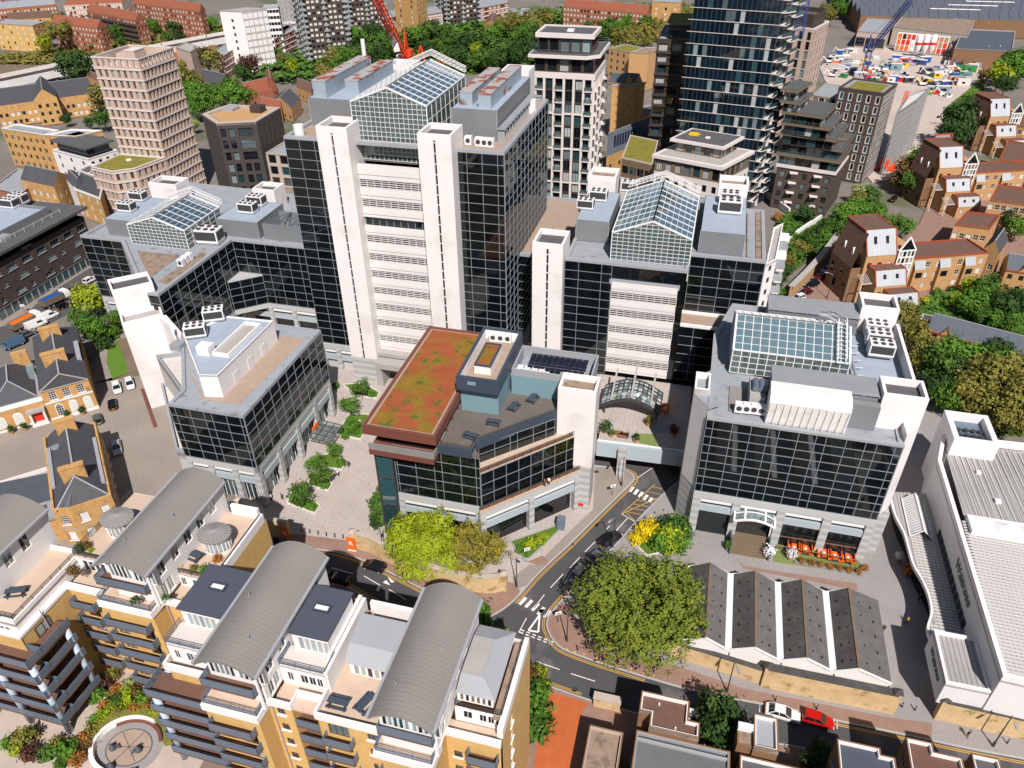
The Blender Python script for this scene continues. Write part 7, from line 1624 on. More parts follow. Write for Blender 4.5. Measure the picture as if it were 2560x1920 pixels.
blk('brick_house','red brick workshop with grey sheet roof at the left edge',(0,-60,1390),(0,150,1440),(0,330,1290),6,'brick_red','roof_grey',(4,3),cat='house').done()
t=blk('yellow_terrace','narrow yellow brick town house with white sash windows and grey mansard',(0,555,1400),(0,740,1470),(0,770,1330),9.6,'brick_stock','slate',(3,0),fh=3.1,gm=('blind',),ww=1.1,wh=1.8,cat='house'); bands(t,t.p,[9.2],.7,'white_paint'); t.done()
blk('white_terrace','white town houses beside the yellow brick town house',(0,490,1330),(0,560,1400),(0,620,1330),9.6,'white_paint','slate',(2,0),2,cat='house').done()
blk('long_terrace','long tan brick terrace with grey slate roof below the railway',(0,-40,790),(0,700,690),(0,640,590),9,'brick_stock','slate',(18,3),4,gm=('blind','g_win'),cat='terrace').done()
blk('long_terrace','tan brick mission hall with slate roof at the end of the terrace',(0,250,740),(0,420,720),(0,400,620),11,'brick_stock','slate',(3,2),4,1,cat='hall').done()
blk('orange_cottage','orange brick cottage gable tucked beside the cream tower',(0,640,570),(0,745,610),(0,750,560),8,'brick_orange','tile_brown',(1,1),2).done()
t=blk('tan_flats','tan brick flats with one bright orange end wall right of the cream tower',(0,1300,350),(0,1410,385),(0,1480,345),16,'brick_pink','concrete',(0,2),fm='win_white'); t.mesh('orange_wall',MB().prism([t.p[3],t.p[0],(t.p[0][0]-.3,t.p[0][1]),(t.p[3][0]-.3,t.p[3][1])][::-1],4,16),'orange'); t.done()
for k,(a,b,c,lab) in enumerate((((0,1590,370),(0,1655,415),(0,1800,320),'brick maisonettes with white bands near the dark red tree'),((0,2000,240),(0,2074,260),(1,270,190),'brick maisonettes with white bands below the white slab block'),((1,110,235),(1,140,290),(1,290,220),'brick maisonettes with white bands at the foot of the nearest tower block'),((1,910,100),(1,930,150),(1,1120,100),'brick maisonettes with white bands behind the red crane'),((1,1250,60),(1,1260,110),(1,1380,90),'brick maisonettes with white bands beside the rightmost tower block'),((1,1650,0),(1,1660,60),(1,1870,20),'brick maisonettes with white bands at the top edge behind the park'))):
 t=blk('maisonettes',lab,a,b,c,11,'brick_red','roof_grey',(2,7),fh=2.7,ww=2.2,wh=1.4,gm=('blind','blind','g_win'),group='brick maisonettes'); bands(t,t.p,[2.5,5.2,7.9],.5,'white_paint'); t.done()
for(a,b,c,z,lab,rm,wm,ax) in(((0,1480,600),(0,1660,640),(0,1700,560),6,'slate roofed chapel with small white dormers in the trees','slate','brick_stock',0),((0,1850,700),(0,2060,650),(0,1960,590),6,'school wing with orange red tiled roof and white windows','tile_red','brick_red',0),((0,1980,620),(1,150,640),(1,130,560),8,'school hall with steep red tiled roof and half timbered gable','tile_red','brick_red',1),((1,110,750),(1,260,800),(1,330,730),6,'low house with dark slate roof and tall glazed gable','slate','brick_orange',1),((1,300,650),(1,410,690),(1,430,640),5,'small brown roofed cottage by the park edge','tile_brown','brick_stock',0),((1,40,800),(1,190,830),(1,190,770),5,'red tiled outhouse behind the dark angular block','tile_red','brick_stock',0),((1,1000,190),(1,1160,235),(1,1190,180),5,'white low houses with brown roofs in the park','tile_brown','white_paint',0),((1,1200,170),(1,1340,200),(1,1370,160),5,'second row of white low houses in the park','tile_brown','white_paint',0),((1,1690,180),(1,1800,200),(1,1820,140),6,'tan brick house with brown gable roof at the park edge','tile_brown','brick_stock',1),((1,1850,110),(1,2060,100),(1,2020,60),4,'flat white roofed health centre among trees','roof_grey','white_paint',0)):
 blk('cottage',lab,a,b,c,z,wm,rm,(4,2),3.2 if rm!='roof_grey' else 0,ax,cat='house').done()
# council estate blocks
for(a,b,c,z,lab,wm,rm,nb,pt) in(((0,380,165),(0,720,205),(0,790,185),15,'five storey red brick estate block with hipped red roof and balconies','brick_red','tile_red',(14,3),3.5),((0,640,80),(0,1000,150),(0,1080,130),15,'estate block with dark access galleries and red roof','brick_red','tile_red',(16,3),3.5),((0,985,20),(0,1480,80),(0,1520,65),18,'long red brick estate block with red roof above the railway','brick_red','tile_red',(22,3),3.5),((0,470,40),(0,900,20),(0,990,-10),15,'pink painted estate block with red roof near the top edge','brick_pink','tile_red',(16,2),3.5),((0,-40,70),(0,410,30),(0,400,-10),10,'low brick terrace with white windows at the top left corner','brick_red','roof_grey',(18,2),2.5),((0,60,150),(0,400,130),(0,380,90),6,'brown roofed low terrace below the top left terrace','brick_stock','tile_brown',(8,2),3),((0,-60,170),(0,240,190),(0,330,160),15,'square yellow brick warehouse flats at the left edge','brick_yellow','roof_grey',(6,3),0),((2,380,45),(2,1000,100),(2,1030,70),15,'long red brick estate block with chimneys beyond the white framed tower','brick_red','tile_red',(24,2),3.5),((2,1040,10),(2,1250,20),(2,1270,-30),20,'yellow and grey flats at the top edge left of the blue glass tower','brick_stock','roof_grey',(3,3),0),((1,1020,-30),(1,1190,-10),(1,1260,-40),24,'white and yellow flats at the top edge behind the red crane','brick_stock','white_paint',(2,3),0),((0,2040,-60),(1,160,-40),(1,250,-70),20,'white flats with square windows at the top edge','white_paint','roof_grey',(5,3),0)):
 t=blk('estate_block',lab,a,b,c,z,wm,rm,nb,pt,ww=1.2,wh=1.5,fh=2.9,gm=('blind','blind','g_win'),cat='flats')
 if 'access galleries' in lab:
  for j in range(1,5):q=fr(t.p[0],t.p[1])[2]; t.mesh('gallery',MB().prism([(t.p[0][0]+q[0]*1.4,t.p[0][1]+q[1]*1.4),(t.p[1][0]+q[0]*1.4,t.p[1][1]+q[1]*1.4),t.p[1],t.p[0]],j*2.9,j*2.9+1.1,True,True),'brick_brown')
 if pt:
  for k in range(4):m=lerp(lerp(t.p[0],t.p[3],.5),lerp(t.p[1],t.p[2],.5),.15+.23*k); t.mesh('chimney',MB().box(m[0]-.6,m[0]+.6,m[1]-.6,m[1]+.6,z+pt-1,z+pt+1.6),wm)
 t.done()
# white slab block
t=blk('white_slab_block','white eight storey block with open balconies above the railway',(0,1625,80),(0,1790,85),(0,1975,60),30,'white_paint','concrete',(1,0),fh=3.4)
A,B=t.p[1],t.p[2]; L,d_,n_,_=fr(A,B); ops=grid(L,5,8,2,3.4,L/5-.5,2.4,.5); wall(t,A,B,0,30,ops,'white_paint',1.2)
for o in ops:window(t,A,B,o,fm='white_paint',gm=['g_win','g_pale'],nx=2,nz=1,dep=1.1)
t.done()
blk('white_slab_block','pale blue white flats with round windows behind the white slab block',(0,1940,60),(0,2060,55),(1,170,30),26,'white_paint','roof_blue',(5,3),ww=1.6,wh=1.6).done()
# brutalist towers
def brut(label,x,y,ang,zt=62,s=11.5):
 t=T('brutalist_tower',label,'tower block',*toG((x,y)),group='brown brutalist tower blocks'); g0=toG((x,y)); ca,sa=math.cos(ang),math.sin(ang); X=lambda a,b:(g0[0]+a*ca-b*sa,g0[1]+a*sa+b*ca)
 p=[X(-s,-s),X(s,-s),X(s,s),X(-s,s)]; shell(t,p,0,zt,'brick_brown'); roof(t,p,zt+.3,'roof_grey',.5,.4,'concrete')
 mb=MB(); sp=MB()
 nf=int(zt/2.75)
 for i in(0,1,3):
  A,B=p[i],p[(i+1)%4]; L,d_,n_,rz=fr(A,B); P=lambda q,e:(A[0]+d_[0]*q+n_[0]*e,A[1]+d_[1]*q+n_[1]*e)
  for q in(.0,.5,1.):c=L*q; t.mesh('concrete_pier',MB().prism([P(max(c-.6,0),.35),P(min(c+.6,L),.35),P(min(c+.6,L),-.1),P(max(c-.6,0),-.1)],0,zt),'concrete')
  for j in range(nf):
   z=j*2.75+.9
   for q in(.14,.25,.36,.64,.75,.86):
    c=P(L*q,.08); t.pc('window','blind' if R.random()<.6 else 'g_win',(*c,z+.7),(1.5,.2,1.2),rz)
   mb.prism([P(L*.93,1.5),P(L+.2,1.7),P(L+.2,.2),P(L*.93,.1)],z-.5,z+.5,True,True); mb.prism([P(-.2,1.7),P(L*.07,1.5),P(L*.07,.1),P(-.2,.2)],z-.5,z+.5,True,True); mb.prism([P(L*.44,1.2),P(L*.56,1.2),P(L*.56,.36),P(L*.44,.36)],z-.5,z+.4,True,True)
 t.mesh('balcony',mb,'galv',kind='stuff'); t.done()
brut('brown brutalist tower block with corner balconies, leftmost of the three',-104,462,rad(40)); brut('brown brutalist tower block with corner balconies, middle of the three',-95,545,rad(40)); brut('brown brutalist tower block with corner balconies, rightmost of the three',-34,566,rad(38))
# railway viaduct
t=T('railway_viaduct','railway viaduct with white parapet girders crossing the upper left','viaduct',*toG((-205,445)))
vp=[(-262,374),(-249,390),(-221,432),(-171,495),(-100,565)]; vg=[toG(q) for q in vp]
t.mesh('deck',strip(vg,16,5.6,6.6),'roof_brown')
for e in(-8,8):t.mesh('parapet_girder',strip(vg,.6,5,8.3,e),'white_dirty' if e>0 else 'white_metal')
for e in(-4.7,-3.3,1.3,2.7,4.5,5.9):t.mesh('rail',strip(vg,.15,6.6,6.85,e),'dark_metal')
for k in range(10):c=lerp(lerp(vg[0],vg[1],1),vg[4],k/10); t.mesh('pier',MB().box(c[0]-5,c[0]+5,c[1]-1.2,c[1]+1.2,0,5.6),'brick_brown_shade')
for k in range(5):c=lerp(vg[1],vg[3],k/4.5); t.mesh('gantry_post',MB().beam((c[0]+6,c[1]-5,6.6),(c[0]+6,c[1]-5,14),.3),'bronze_light')
t.done()
# strip of green terraces between the orange apartments and the campus, with its retaining wall
slab('planted_bank','13 200 780; 13 720 380; 13 600 300; 13 160 700','earth',.4)
for(lab,s,h,m) in(('white capped brick retaining wall along the alley with parked cars','13 330 850; 13 530 640; 13 720 390',3.5,'brick_orange'),('long white garden wall on the planted bank','13 300 480; 13 420 380; 13 560 290',2.5,'white_paint'),('white garden wall below the dark stepped block','13 100 60; 13 190 120; 13 330 230',2.0,'white_paint')):
 q=[toG(p) for p in smooth(pts(s),3)]; t=T('garden_wall',lab,'wall',*q[len(q)//2]); t.mesh('wall',strip(q,.5,0,h),m); t.mesh('coping',strip(q,1.6 if h>3 else .7,h,h+.2),'concrete' if h>3 else 'white_paint'); t.done()
t=blk('white_terrace_flats','white flats with stepped curved balconies at the corner of the louvred block',(12,1880,600),(12,1960,560),(12,2010,290),16,'white_paint','concrete',(1,5),fh=3.2,pm='white_paint')
for j in range(1,5):
 for k in range(4):c=lerp(t.p[1],t.p[2],.1+.25*k); t.mesh('balcony',MB().box(c[0]-.3,c[0]+2.2,c[1]-.3,c[1]+2.6,j*3.2-.2,j*3.2+.9),'white_paint' if k%2 else 'galv')
t.done()
blk('orange_court','orange brick flats with brown flat roof between the two nearer stepped clusters',(13,1560,300),(13,1820,330),(13,1900,230),8,'brick_orange','tile_brown',(5,3),pm='red_trim',only=False,gm=('g_win','blind'),cat='flats').done()
blk('orange_court','orange brick flats with brown flat roof above the middle stepped cluster',(3,1890,1180),(3,2150,1230),(3,2200,1080),10,'brick_orange','tile_brown',(6,3),pm='red_trim',only=False,gm=('g_win','blind'),cat='flats').done()
blk('orange_court','orange brick flats at the right edge above the gardens',(3,1820,1480),(3,2100,1520),(3,2150,1400),10,'brick_orange','tile_brown',(6,3),pm='red_trim',only=False,gm=('g_win','blind'),cat='flats').done()
blk('orange_court','orange brick flats at the right edge below the highest stepped cluster',(3,1990,930),(3,2200,960),(3,2250,840),10,'brick_orange','tile_brown',(5,3),pm='red_trim',only=False,gm=('g_win','blind'),cat='flats').done()
slab('estate_yard','3 1300 1659; 3 1450 1300; 3 1700 1200; 3 2400 1300; 3 2400 1659; 13 2400 700; 13 1300 850; 13 700 850','pave_brick',.04)
# ================================================================== trees, shrubs, hedges
def leafmat(name,col,var=.3):
 m=M(name,col,.75,var,.9,spec=.25,fine=3.5,spots=[((col[0]*1.5+.01,col[1]*1.3,col[2]),.55,.56,.14)])
 return m
for n_,c_ in dict(f_dark=(0.0282,0.0666,0.0128),f_mid=(0.0538,0.122,0.0154),f_green=(0.0704,0.166,0.0154),f_olive=(0.154,0.147,0.0282),f_lime=(0.218,0.282,0.0102),f_plane=(.125,.165,.018),f_sparse=(0.205,0.179,0.0256),f_red=(0.0768,0.0307,0.023),f_brown=(0.128,0.0768,0.023),f_yellow=(.55,.42,.006),f_orange=(0.307,0.128,0.0256),f_pale=(0.282,0.333,0.128),f_white=(.7,.7,.72),f_amber=(.26,.12,.03)).items():leafmat(n_,c_)
def crown_mesh(name,seed,n,ls,lobes=9,flat=.85,open_=.0,spread=.62):
 """leaf faces scattered on and inside lumpy lobes; unit radius about the origin"""
 r=random.Random(seed); vs=[]; fs=[]
 lb=[(0,0,0,.62)]
 for k in range(lobes):
  a=2*math.pi*(k+r.random()*.6)/lobes; e=r.uniform(-.45,.9); d=spread*r.uniform(.8,1.1)
  lb.append((d*math.cos(a)*math.cos(e),d*math.sin(a)*math.cos(e),d*math.sin(e)*flat,r.uniform(.30,.46)))
 wts=[l[3]**2 for l in lb]
 cl=[]
 for _ in range(max(8,n//14)):
  l=r.choices(lb,wts)[0]; u=Vector((r.gauss(0,1),r.gauss(0,1),r.gauss(.15,1))).normalized(); cl.append((Vector(l[:3])+u*l[3]*(1-open_*r.random())*r.uniform(.78,1.05),u))
 for i in range(n):
  c,u=cl[i%len(cl)]; p=c+Vector((r.gauss(0,1),r.gauss(0,1),r.gauss(0,1)))*ls*1.5
  nr=(u*1.15+Vector((r.gauss(0,.42),r.gauss(0,.42),r.gauss(.3,.42)))).normalized(); t=nr.cross(Vector((r.random(),r.random(),r.random()+.1))).normalized(); b=nr.cross(t); s=ls*r.uniform(.6,1.3); k=len(vs)
  vs+=[p-t*s-b*s*.5,p+t*s*.2-b*s*.7,p+t*s+b*s*.4,p-t*s*.3+b*s*.7]; fs.append((k,k+1,k+2,k+3))
 me=bpy.data.meshes.new(name); me.from_pydata(vs,[],fs); me.update(); return me
CROWN={'round':[crown_mesh('crown_round',11+i,1500,.075) for i in range(4)],'loose':[crown_mesh('crown_loose',31+i,1100,.07,7,1.0,.5,.7) for i in range(3)],'tall':[crown_mesh('crown_tall',51+i,1300,.075,8,1.5,.2,.6) for i in range(2)],'bush':[crown_mesh('crown_bush',71+i,420,.13,5,.7,.1,.5) for i in range(3)],'ball':[crown_mesh('crown_ball',91,420,.12,0,1)]}
def trunk_mesh(seed,h=1.0):
 r=random.Random(seed); mb=MB().tube((0,0,-.05),(.02,.01,h*.45),.06,.045,8)
 for k in range(5):
  a=k*1.26+r.random(); mb.tube((.02,.01,h*(.3+.05*k)),(.45*math.cos(a),.45*math.sin(a),h*(.85+.1*r.random())),.032,.008,5)
 return mb.tube((.02,.01,h*.44),(0,0,h*1.2),.045,.01,6).mesh('trunk')
TRUNK=[trunk_mesh(k) for k in range(3)]
for m in TRUNK:m.materials.append(MATS['bark'])
NTREE=[0]
def tree(label,x,y,r,mat='f_mid',kind='round',z=0.,h=None,group=None,cat='tree',name=None,crown=None,tall=1.15):
 """tree of crown radius r standing at world x, y"""
 NTREE[0]+=1; k=NTREE[0]; hc=h if h is not None else r*1.35
 e=bpy.data.objects.new(name or('shrub' if cat=='shrub' else 'tree'),None); COL.objects.link(e); e.location=(x,y,z); e['label']=label; e['category']=cat
 if group:e['group']=group
 me=crown or CROWN[kind][k%len(CROWN[kind])]
 c=link('crown',me,e); c.location=(0,0,hc); c.scale=(r*R.uniform(.92,1.08),r*R.uniform(.92,1.08),r*tall*R.uniform(.9,1.05)); c.rotation_euler=(0,0,k*2.4)
 if not me.materials:me.materials.append(MATS['f_mid'])
 c.material_slots[0].link='OBJECT'; c.material_slots[0].material=MATS[mat]
 t=link('trunk' if cat=='tree' else 'stem',TRUNK[k%3],e); t.scale=(r*.75,r*.75,hc)
 return e
CW=dict(f_dark='dark green',f_mid='mid green',f_green='bright green',f_olive='olive',f_lime='lime green',f_plane='olive green',f_red='dark red',f_brown='russet',f_yellow='yellow',f_orange='orange',f_pale='pale green',f_white='white',f_amber='amber',f_sparse='yellowish')
KW=dict(round='round tree',loose='loose crowned tree',tall='tall tree',bush='bush',ball='clipped ball bush')
SH=dict(d='f_dark',m='f_mid',g='f_green',o='f_olive',l='f_lime',r='f_red',b='f_brown',y='f_yellow',p='f_pale',n='f_orange',s='f_sparse')
CNT={}
def row(where,rc,spec,dr=5.,kind='round',group=None,z=0.,cat='tree',k0=0):
 """spec: 'x y colour [radius]; ...' crown centres on the sheet"""
 for i,s in enumerate(spec.split(';')):
  q=s.split(); r=float(q[3]) if len(q)>3 else dr; m=SH[q[2][0]]; kd={'L':'loose','T':'tall','B':'bush','O':'ball'}.get(q[2][1:],kind); hh=r*(1.35 if kd not in('bush','ball') else .75)
  p=W(rc,float(q[0]),float(q[1]),z+hh); key=(where,m,kd); CNT[key]=CNT.get(key,0)+1
  tree(f'{CW[m]} {KW[kd]} {where}, {ORDN(CNT[key])} alike',p[0],p[1],r,m,kd,z,hh,group or 'trees and shrubs '+where,cat)
def ORDN(n):return(ORD+['next']*200)[n-1] if n<=len(ORD) else f'number {n}'
row('in the park behind the tall tower',1,'650 330 g; 760 260 g; 700 440 m; 620 520 m; 850 230 d; 900 310 m; 960 260 d; 830 400 m; 560 440 oT; 520 560 o; 500 690 b 5.5; 1010 340 m; 1150 260 g; 1240 240 m; 1300 220 d; 1135 120 g; 1400 240 m; 1480 290 m; 1560 310 d; 1630 370 l 4; 1700 310 m; 1760 240 g; 1830 190 oL; 1900 160 o; 1960 260 m; 2030 190 oL; 1890 390 m; 1800 450 d; 2000 360 d; 1690 430 m; 1500 410 d; 1380 350 m; 1260 360 d; 1060 300 g; 660 590 g; 720 380 d; 900 420 d; 560 330 m; 620 420 g; 260 490 l 4; 170 430 o 3',6)
row('beyond the white framed tower',2,'30 160 oL; 130 130 oL; 250 130 o; 60 290 m; 30 400 d; 740 120 g 6.5; 700 220 m; 770 210 g; 850 165 g; 920 135 g; 985 175 g; 930 250 oL; 1010 245 o; 1100 205 oL; 1180 155 o; 1250 125 oL; 1320 95 o; 800 285 o; 870 300 oL; 580 185 m 4; 190 200 o; 120 240 m; 1000 310 oL 4',6.5)
row('around the railway and the cream tower',0,'540 490 d 9; 740 720 oT 6; 760 880 m 4; 1390 600 o 6.5; 1530 430 oL 8; 1390 500 o; 1410 690 g 6; 1500 760 g 6; 1560 680 m; 1650 710 g; 1720 640 g 5; 1780 720 g 6; 1840 480 r 5.5; 1800 545 d 5; 1880 450 r 4; 870 240 m; 950 230 g; 1030 220 m; 1130 190 g; 1280 215 d; 1420 200 m 4; 440 250 oL 8; 340 210 o; 335 320 l 5; 1560 180 g; 1800 390 l 4; 60 800 o 3.5; 660 910 d 2.5; 490 880 d 2.5; 1430 920 p 3; 1440 820 g 4; 440 150 o; 1240 270 m 4; 690 340 o 3; 900 300 m 3; 1330 290 d 4; 1600 270 g 4; 2050 400 g 4',5)
row('beside the tow path and the site',3,'600 70 oL 5; 680 50 m 6; 760 70 g 5; 640 110 o 5; 720 20 m 6; 1600 900 d 8; 1560 980 d 6; 1650 830 d 6; 1700 780 m 5; 1900 560 l 6; 1970 500 g 7; 2050 510 g 7; 1780 560 b 4; 2010 440 m 6; 1940 620 d 5',6)
row('below the orange apartments',3,'1320 1150 g 5; 1280 1230 g 5; 1200 1280 b 5; 1150 1340 b 3; 1240 1350 m 4; 830 1590 g 4; 910 1550 m 4; 760 1630 g 3.5; 980 1590 g 3.5; 870 1420 p 3; 940 1440 m 3; 850 1480 o 3',5)
row('on the planted bank beside the alley',13,'470 220 d 3.2; 740 230 g 4; 830 200 g 4; 960 190 g 3.2; 770 340 m 4; 640 290 m 2.4; 420 480 o 2.8; 330 560 o 2.4; 300 640 d 2.4; 250 720 d 2.4; 520 430 m 2.4; 590 390 g 2.4; 740 460 p 3.2; 480 400 d 2.4; 380 530 m 2.4; 560 350 d 2.4; 640 350 m 2; 270 800 gB 1.6; 1110 290 g 3.2; 1180 320 g 3.2; 320 300 gB 2.4; 350 400 mB 2.4; 250 240 nB 1.6',3.2)
row('in the gardens at the right edge',13,'1730 860 g 3.6; 1650 900 g 3.24; 1580 860 l 2.16; 1800 770 m 3.6; 1870 810 o 2.88; 1950 900 d 4.32; 2030 880 d 4.32; 1960 260 d 3.6; 2030 320 g 3.6; 1340 870 yB 1.44; 1880 1020 g 2.88; 1760 970 m 2.88; 1690 760 l 2.88; 1480 890 gB 1.8; 1640 960 dB 1.44; 1550 790 gB 1.44; 1750 540 yB 2.16; 1840 510 oB 2.16; 2010 1000 g 2.88; 1960 1070 m 2.88; 1430 800 gB 1.44',3.6)
row('behind the right glass block',13,'1200 990 oT 3.6; 1270 1100 oT 3.6; 1330 1220 o 3.6; 1560 1270 g 5.04; 1700 1290 g 4.32; 1480 1360 m 4.32; 1810 1430 oL 5.76; 1920 1360 g 4.32; 1960 1500 oL 5.76; 2050 1400 o 5.04; 1530 1560 g 3.6; 1660 1560 o 4.32; 1430 1490 d 3.6; 2050 1600 oL 5.04; 1290 1330 o 2.88; 1880 1250 d 3.6; 1620 1420 d 4.32; 1740 1500 o 4.32',4.32)
row('above the supermarket roof',23,'1510 240 g 3.2; 1650 180 o 4; 1800 160 oL 4.8; 1950 210 oL 4.8; 1870 330 oL 4; 1970 390 oL 4; 2050 300 o 4.8; 1570 170 d 3.2; 1750 250 o 4',4)
row('in the garden beside the stair tower',10,'650 850 l 4.29; 620 1040 m 3.12; 700 1070 g 3.51; 820 1100 gB 2.34; 770 1180 dB 2.03; 580 980 m 2.34; 850 1000 m 2.34',3.12)
row('in the plaza planting beds',21,'690 265 gL 2.4; 775 150 mL 2.2; 575 595 gL 1.7; 430 690 gL 2; 480 800 mL 2.3; 335 930 m 2.4; 740 170 gB 1.4; 720 430 gL 1.5; 660 500 gB 1; 740 470 gB 1; 690 390 gB 1; 630 700 gB 1.2; 510 870 gB 1; 400 1030 gB 1; 330 1000 gB 1.1; 850 190 gB 1.2; 590 130 gB 1',2)
row('in the hedge against the central block',21,'900 1010 m 1.8; 910 1070 m 1.8; 900 1130 d 1.7; 930 950 m 1.7; 940 900 m 1.5; 950 1110 m 1.8',1.8,'bush')
row('beside the road junction bed',22,'1000 1190 y 2; 960 1230 y 1.8; 1040 1170 y 1.7; 920 1260 y 1.4; 1150 1180 d 2.2; 1220 1160 m 2.2; 1130 1250 l 2.2; 1200 1260 l 2.2; 1260 1200 m 2.2; 1170 1310 l 2; 1250 1300 g 2; 1100 1300 g 2; 150 1300 l 1.2; 210 1270 l 1.2; 110 1320 l 1.1; 250 1250 l .9; 60 1340 g 1',1.5,'bush')
row('beside the corner apartments',32,'150 1000 b 2; 205 960 l 1.6; 190 1120 g 2.4; 190 1220 g 2.6; 180 1330 m 2.6; 130 1100 d 2.2; 215 1040 l 1.5',2.2,'bush')
row('behind the corner barrel roof',31,'1640 570 g 2.4; 1650 500 g 2; 1760 660 l 1.4; 1840 690 l 1.2; 1690 620 m 1.8',2,'bush')
row('between the flat roofed houses',32,'1560 1310 d 3.4; 1500 1400 d 2.6; 1620 1380 d 3; 1450 1230 m 1.5',3)
row('in a dark yard between the flat roofed houses',33,'580 1560 d 2; 540 1620 d 2',2)
row('in the podium garden',30,'720 1130 g 1.3; 765 1140 p .9; 790 1030 r 1.1; 870 1080 n 1.1; 960 1040 p 1.1; 940 1110 l 1.2; 1010 1090 b 1.1; 870 1160 m 1.2; 930 1180 l 1.2; 1060 1150 g 1.2; 1000 1220 n 1; 820 1230 l 1; 760 1270 l 1.1; 700 1310 g 1.1; 690 1380 o 1.1; 630 1430 n 1.1; 840 960 o 1.1; 130 1450 o 1.3; 60 1480 g 1.1; 210 1420 o 1.5; 220 1550 r 1.3; 350 1550 m 1.3; 500 1530 g 1.7; 420 1480 o 1.2; 570 1590 n 1.2; 460 1620 m 1.1; 860 1250 o 1; 1150 1240 l 1; 1090 1190 n .9; 640 1500 b 1; 120 1520 l 1; 780 1200 n 1',1.1,'bush',z=ZG)
row('on the roof terrace of the apartments',30,'1330 165 y .5; 1430 180 o .6; 1510 190 g .8; 1610 110 n .7; 640 10 b .7; 590 30 d .8; 670 45 l .4; 540 200 b .9; 1220 395 m .5; 1370 410 l .5; 1000 415 d .6',.6,'bush',z=25)
# hedge of the seat court
hp=[(-58.8+4.9*math.cos(a),36.4+4.1*math.sin(a)) for a in[rad(20+8*k) for k in range(23)]]
t=T('clipped_hedge','curved clipped yellow green hedge around the oval seat court','hedge',-58.8,40,z=ZG); t.mesh('foliage',strip(hp,.9,ZG,ZG+1.1),'f_olive'); t.done()
# big foreground trees with fine leaves
big1=crown_mesh('plane_crown',201,34000,.021,26,.85,.12,.66); p=W(32,965,480,7.5)
tree('huge round olive green plane tree standing over the junction',p[0],p[1],9.3,'f_plane','round',0,7.6,'street trees',crown=big1,name='plane_tree',tall=.95)
big2=crown_mesh('lime_crown',202,18000,.026,16,1.1,.3,.68); p=W(21,1235,1330,5)
tree('bright lime green tree overhanging the old brick wall',p[0],p[1],6.3,'f_lime','round',0,5.4,'street trees',crown=big2,name='lime_tree',tall=1.0)
big3=crown_mesh('sparse_crown',203,9000,.026,14,1.0,.8,.66); p=W(21,1640,1350,5)
tree('thin yellowish tree beside the lime green tree',p[0],p[1],5.6,'f_sparse','round',0,5.2,'street trees',crown=big3,name='street_tree',tall=1.0)
# lawns and planting beds of the plaza (raised kerbs with soil)
def bed(lab,s,z=.45,rim='stone_white',fill='earth',cover='grass'):
 q=ccw([toG(p) for p in pts(s)]); t=T('planting_bed',lab,'planting bed',*cen(q),group='planting beds'); t.mesh('rim',MB().ring(q,.22,0,z),rim); t.mesh('soil',MB().prism(inset(q,.2),0,z-.06),cover); return t.done()
bed('long plaza planting bed beside the tower entrance','21 740 210; 21 900 235; 21 920 190; 21 800 120; 21 640 130'); bed('plaza planting bed in front of the glass porch','21 590 500; 21 780 540; 21 810 480; 21 840 350; 21 690 350'); bed('plaza planting bed with seats in the middle of the plaza','21 540 750; 21 640 765; 21 670 690; 21 620 640; 21 470 650; 21 440 700'); bed('lower plaza planting bed beside the steps','21 380 880; 21 540 920; 21 570 870; 21 520 790; 21 400 790'); bed('lowest plaza planting bed near the street gate','21 230 1010; 21 440 1090; 21 480 1030; 21 430 980; 21 260 930')
bed('grass bed with notice board beside the road','22 -20 1290; 22 80 1420; 22 130 1420; 22 375 1190; 22 330 1170',.3,'lead_grey'); bed('green bed of shrubs at the steps by the road','22 885 1290; 22 1080 1130; 22 1300 1150; 22 1300 1330; 22 1000 1400',.3,'stone_white')
# low ground cover leaves on lawns
def cover(lab,s,n,mat,h=.35,sz=.22,z=.1):
 q=pts(s); xs=[p[0] for p in q]; ys=[p[1] for p in q]; mb=MB(); r=random.Random(n)
 def ins(x,y):
  c=False
  for i in range(len(q)):
   (x0,y0),(x1,y1)=q[i-1],q[i]
   if(y0>y)!=(y1>y) and x<(x1-x0)*(y-y0)/(y1-y0)+x0:c=not c
  return c
 k=0
 while k<n:
  x,y=r.uniform(min(xs),max(xs)),r.uniform(min(ys),max(ys))
  if not ins(x,y):continue
  k+=1; a=r.random()*6.3; s_=sz*r.uniform(.6,1.3); zz=z+r.random()*h
  mb.poly([(x-s_*math.cos(a),y-s_*math.sin(a),zz),(x+s_*math.sin(a),y-s_*math.cos(a),zz+s_*.5),(x+s_*math.cos(a),y+s_*math.sin(a),zz+s_*.3),(x-s_*math.sin(a),y+s_*math.cos(a),zz)])
 o=struct('ground_cover',mb,mat,'stuff'); o['label']=lab; o['category']='ground cover'
cover('low green shrubs covering the park ground behind the tall tower','1 -100 600; 1 500 640; 1 1000 620; 2 100 500; 2 700 340; 2 1300 40; 1 2000 100; 1 700 200',14000,'f_mid',3.5,1.6)
cover('undergrowth on the railway embankment','0 700 480; 0 1300 390; 0 2000 230; 0 1900 150; 0 800 330; 0 0 420; 0 -200 480',5000,'f_olive',1.5,1.2)
cover('planting on the bank above the parked cars','13 200 780; 13 720 380; 13 600 300; 13 330 220; 13 250 300; 13 160 700',5000,'f_mid',1.2,.5,.4)
cover('long grass in the gardens at the right edge','13 1250 900; 13 1800 780; 13 2300 900; 13 2400 1600; 23 2300 500; 23 1800 500; 23 1400 200',12000,'f_mid',1.5,.8)
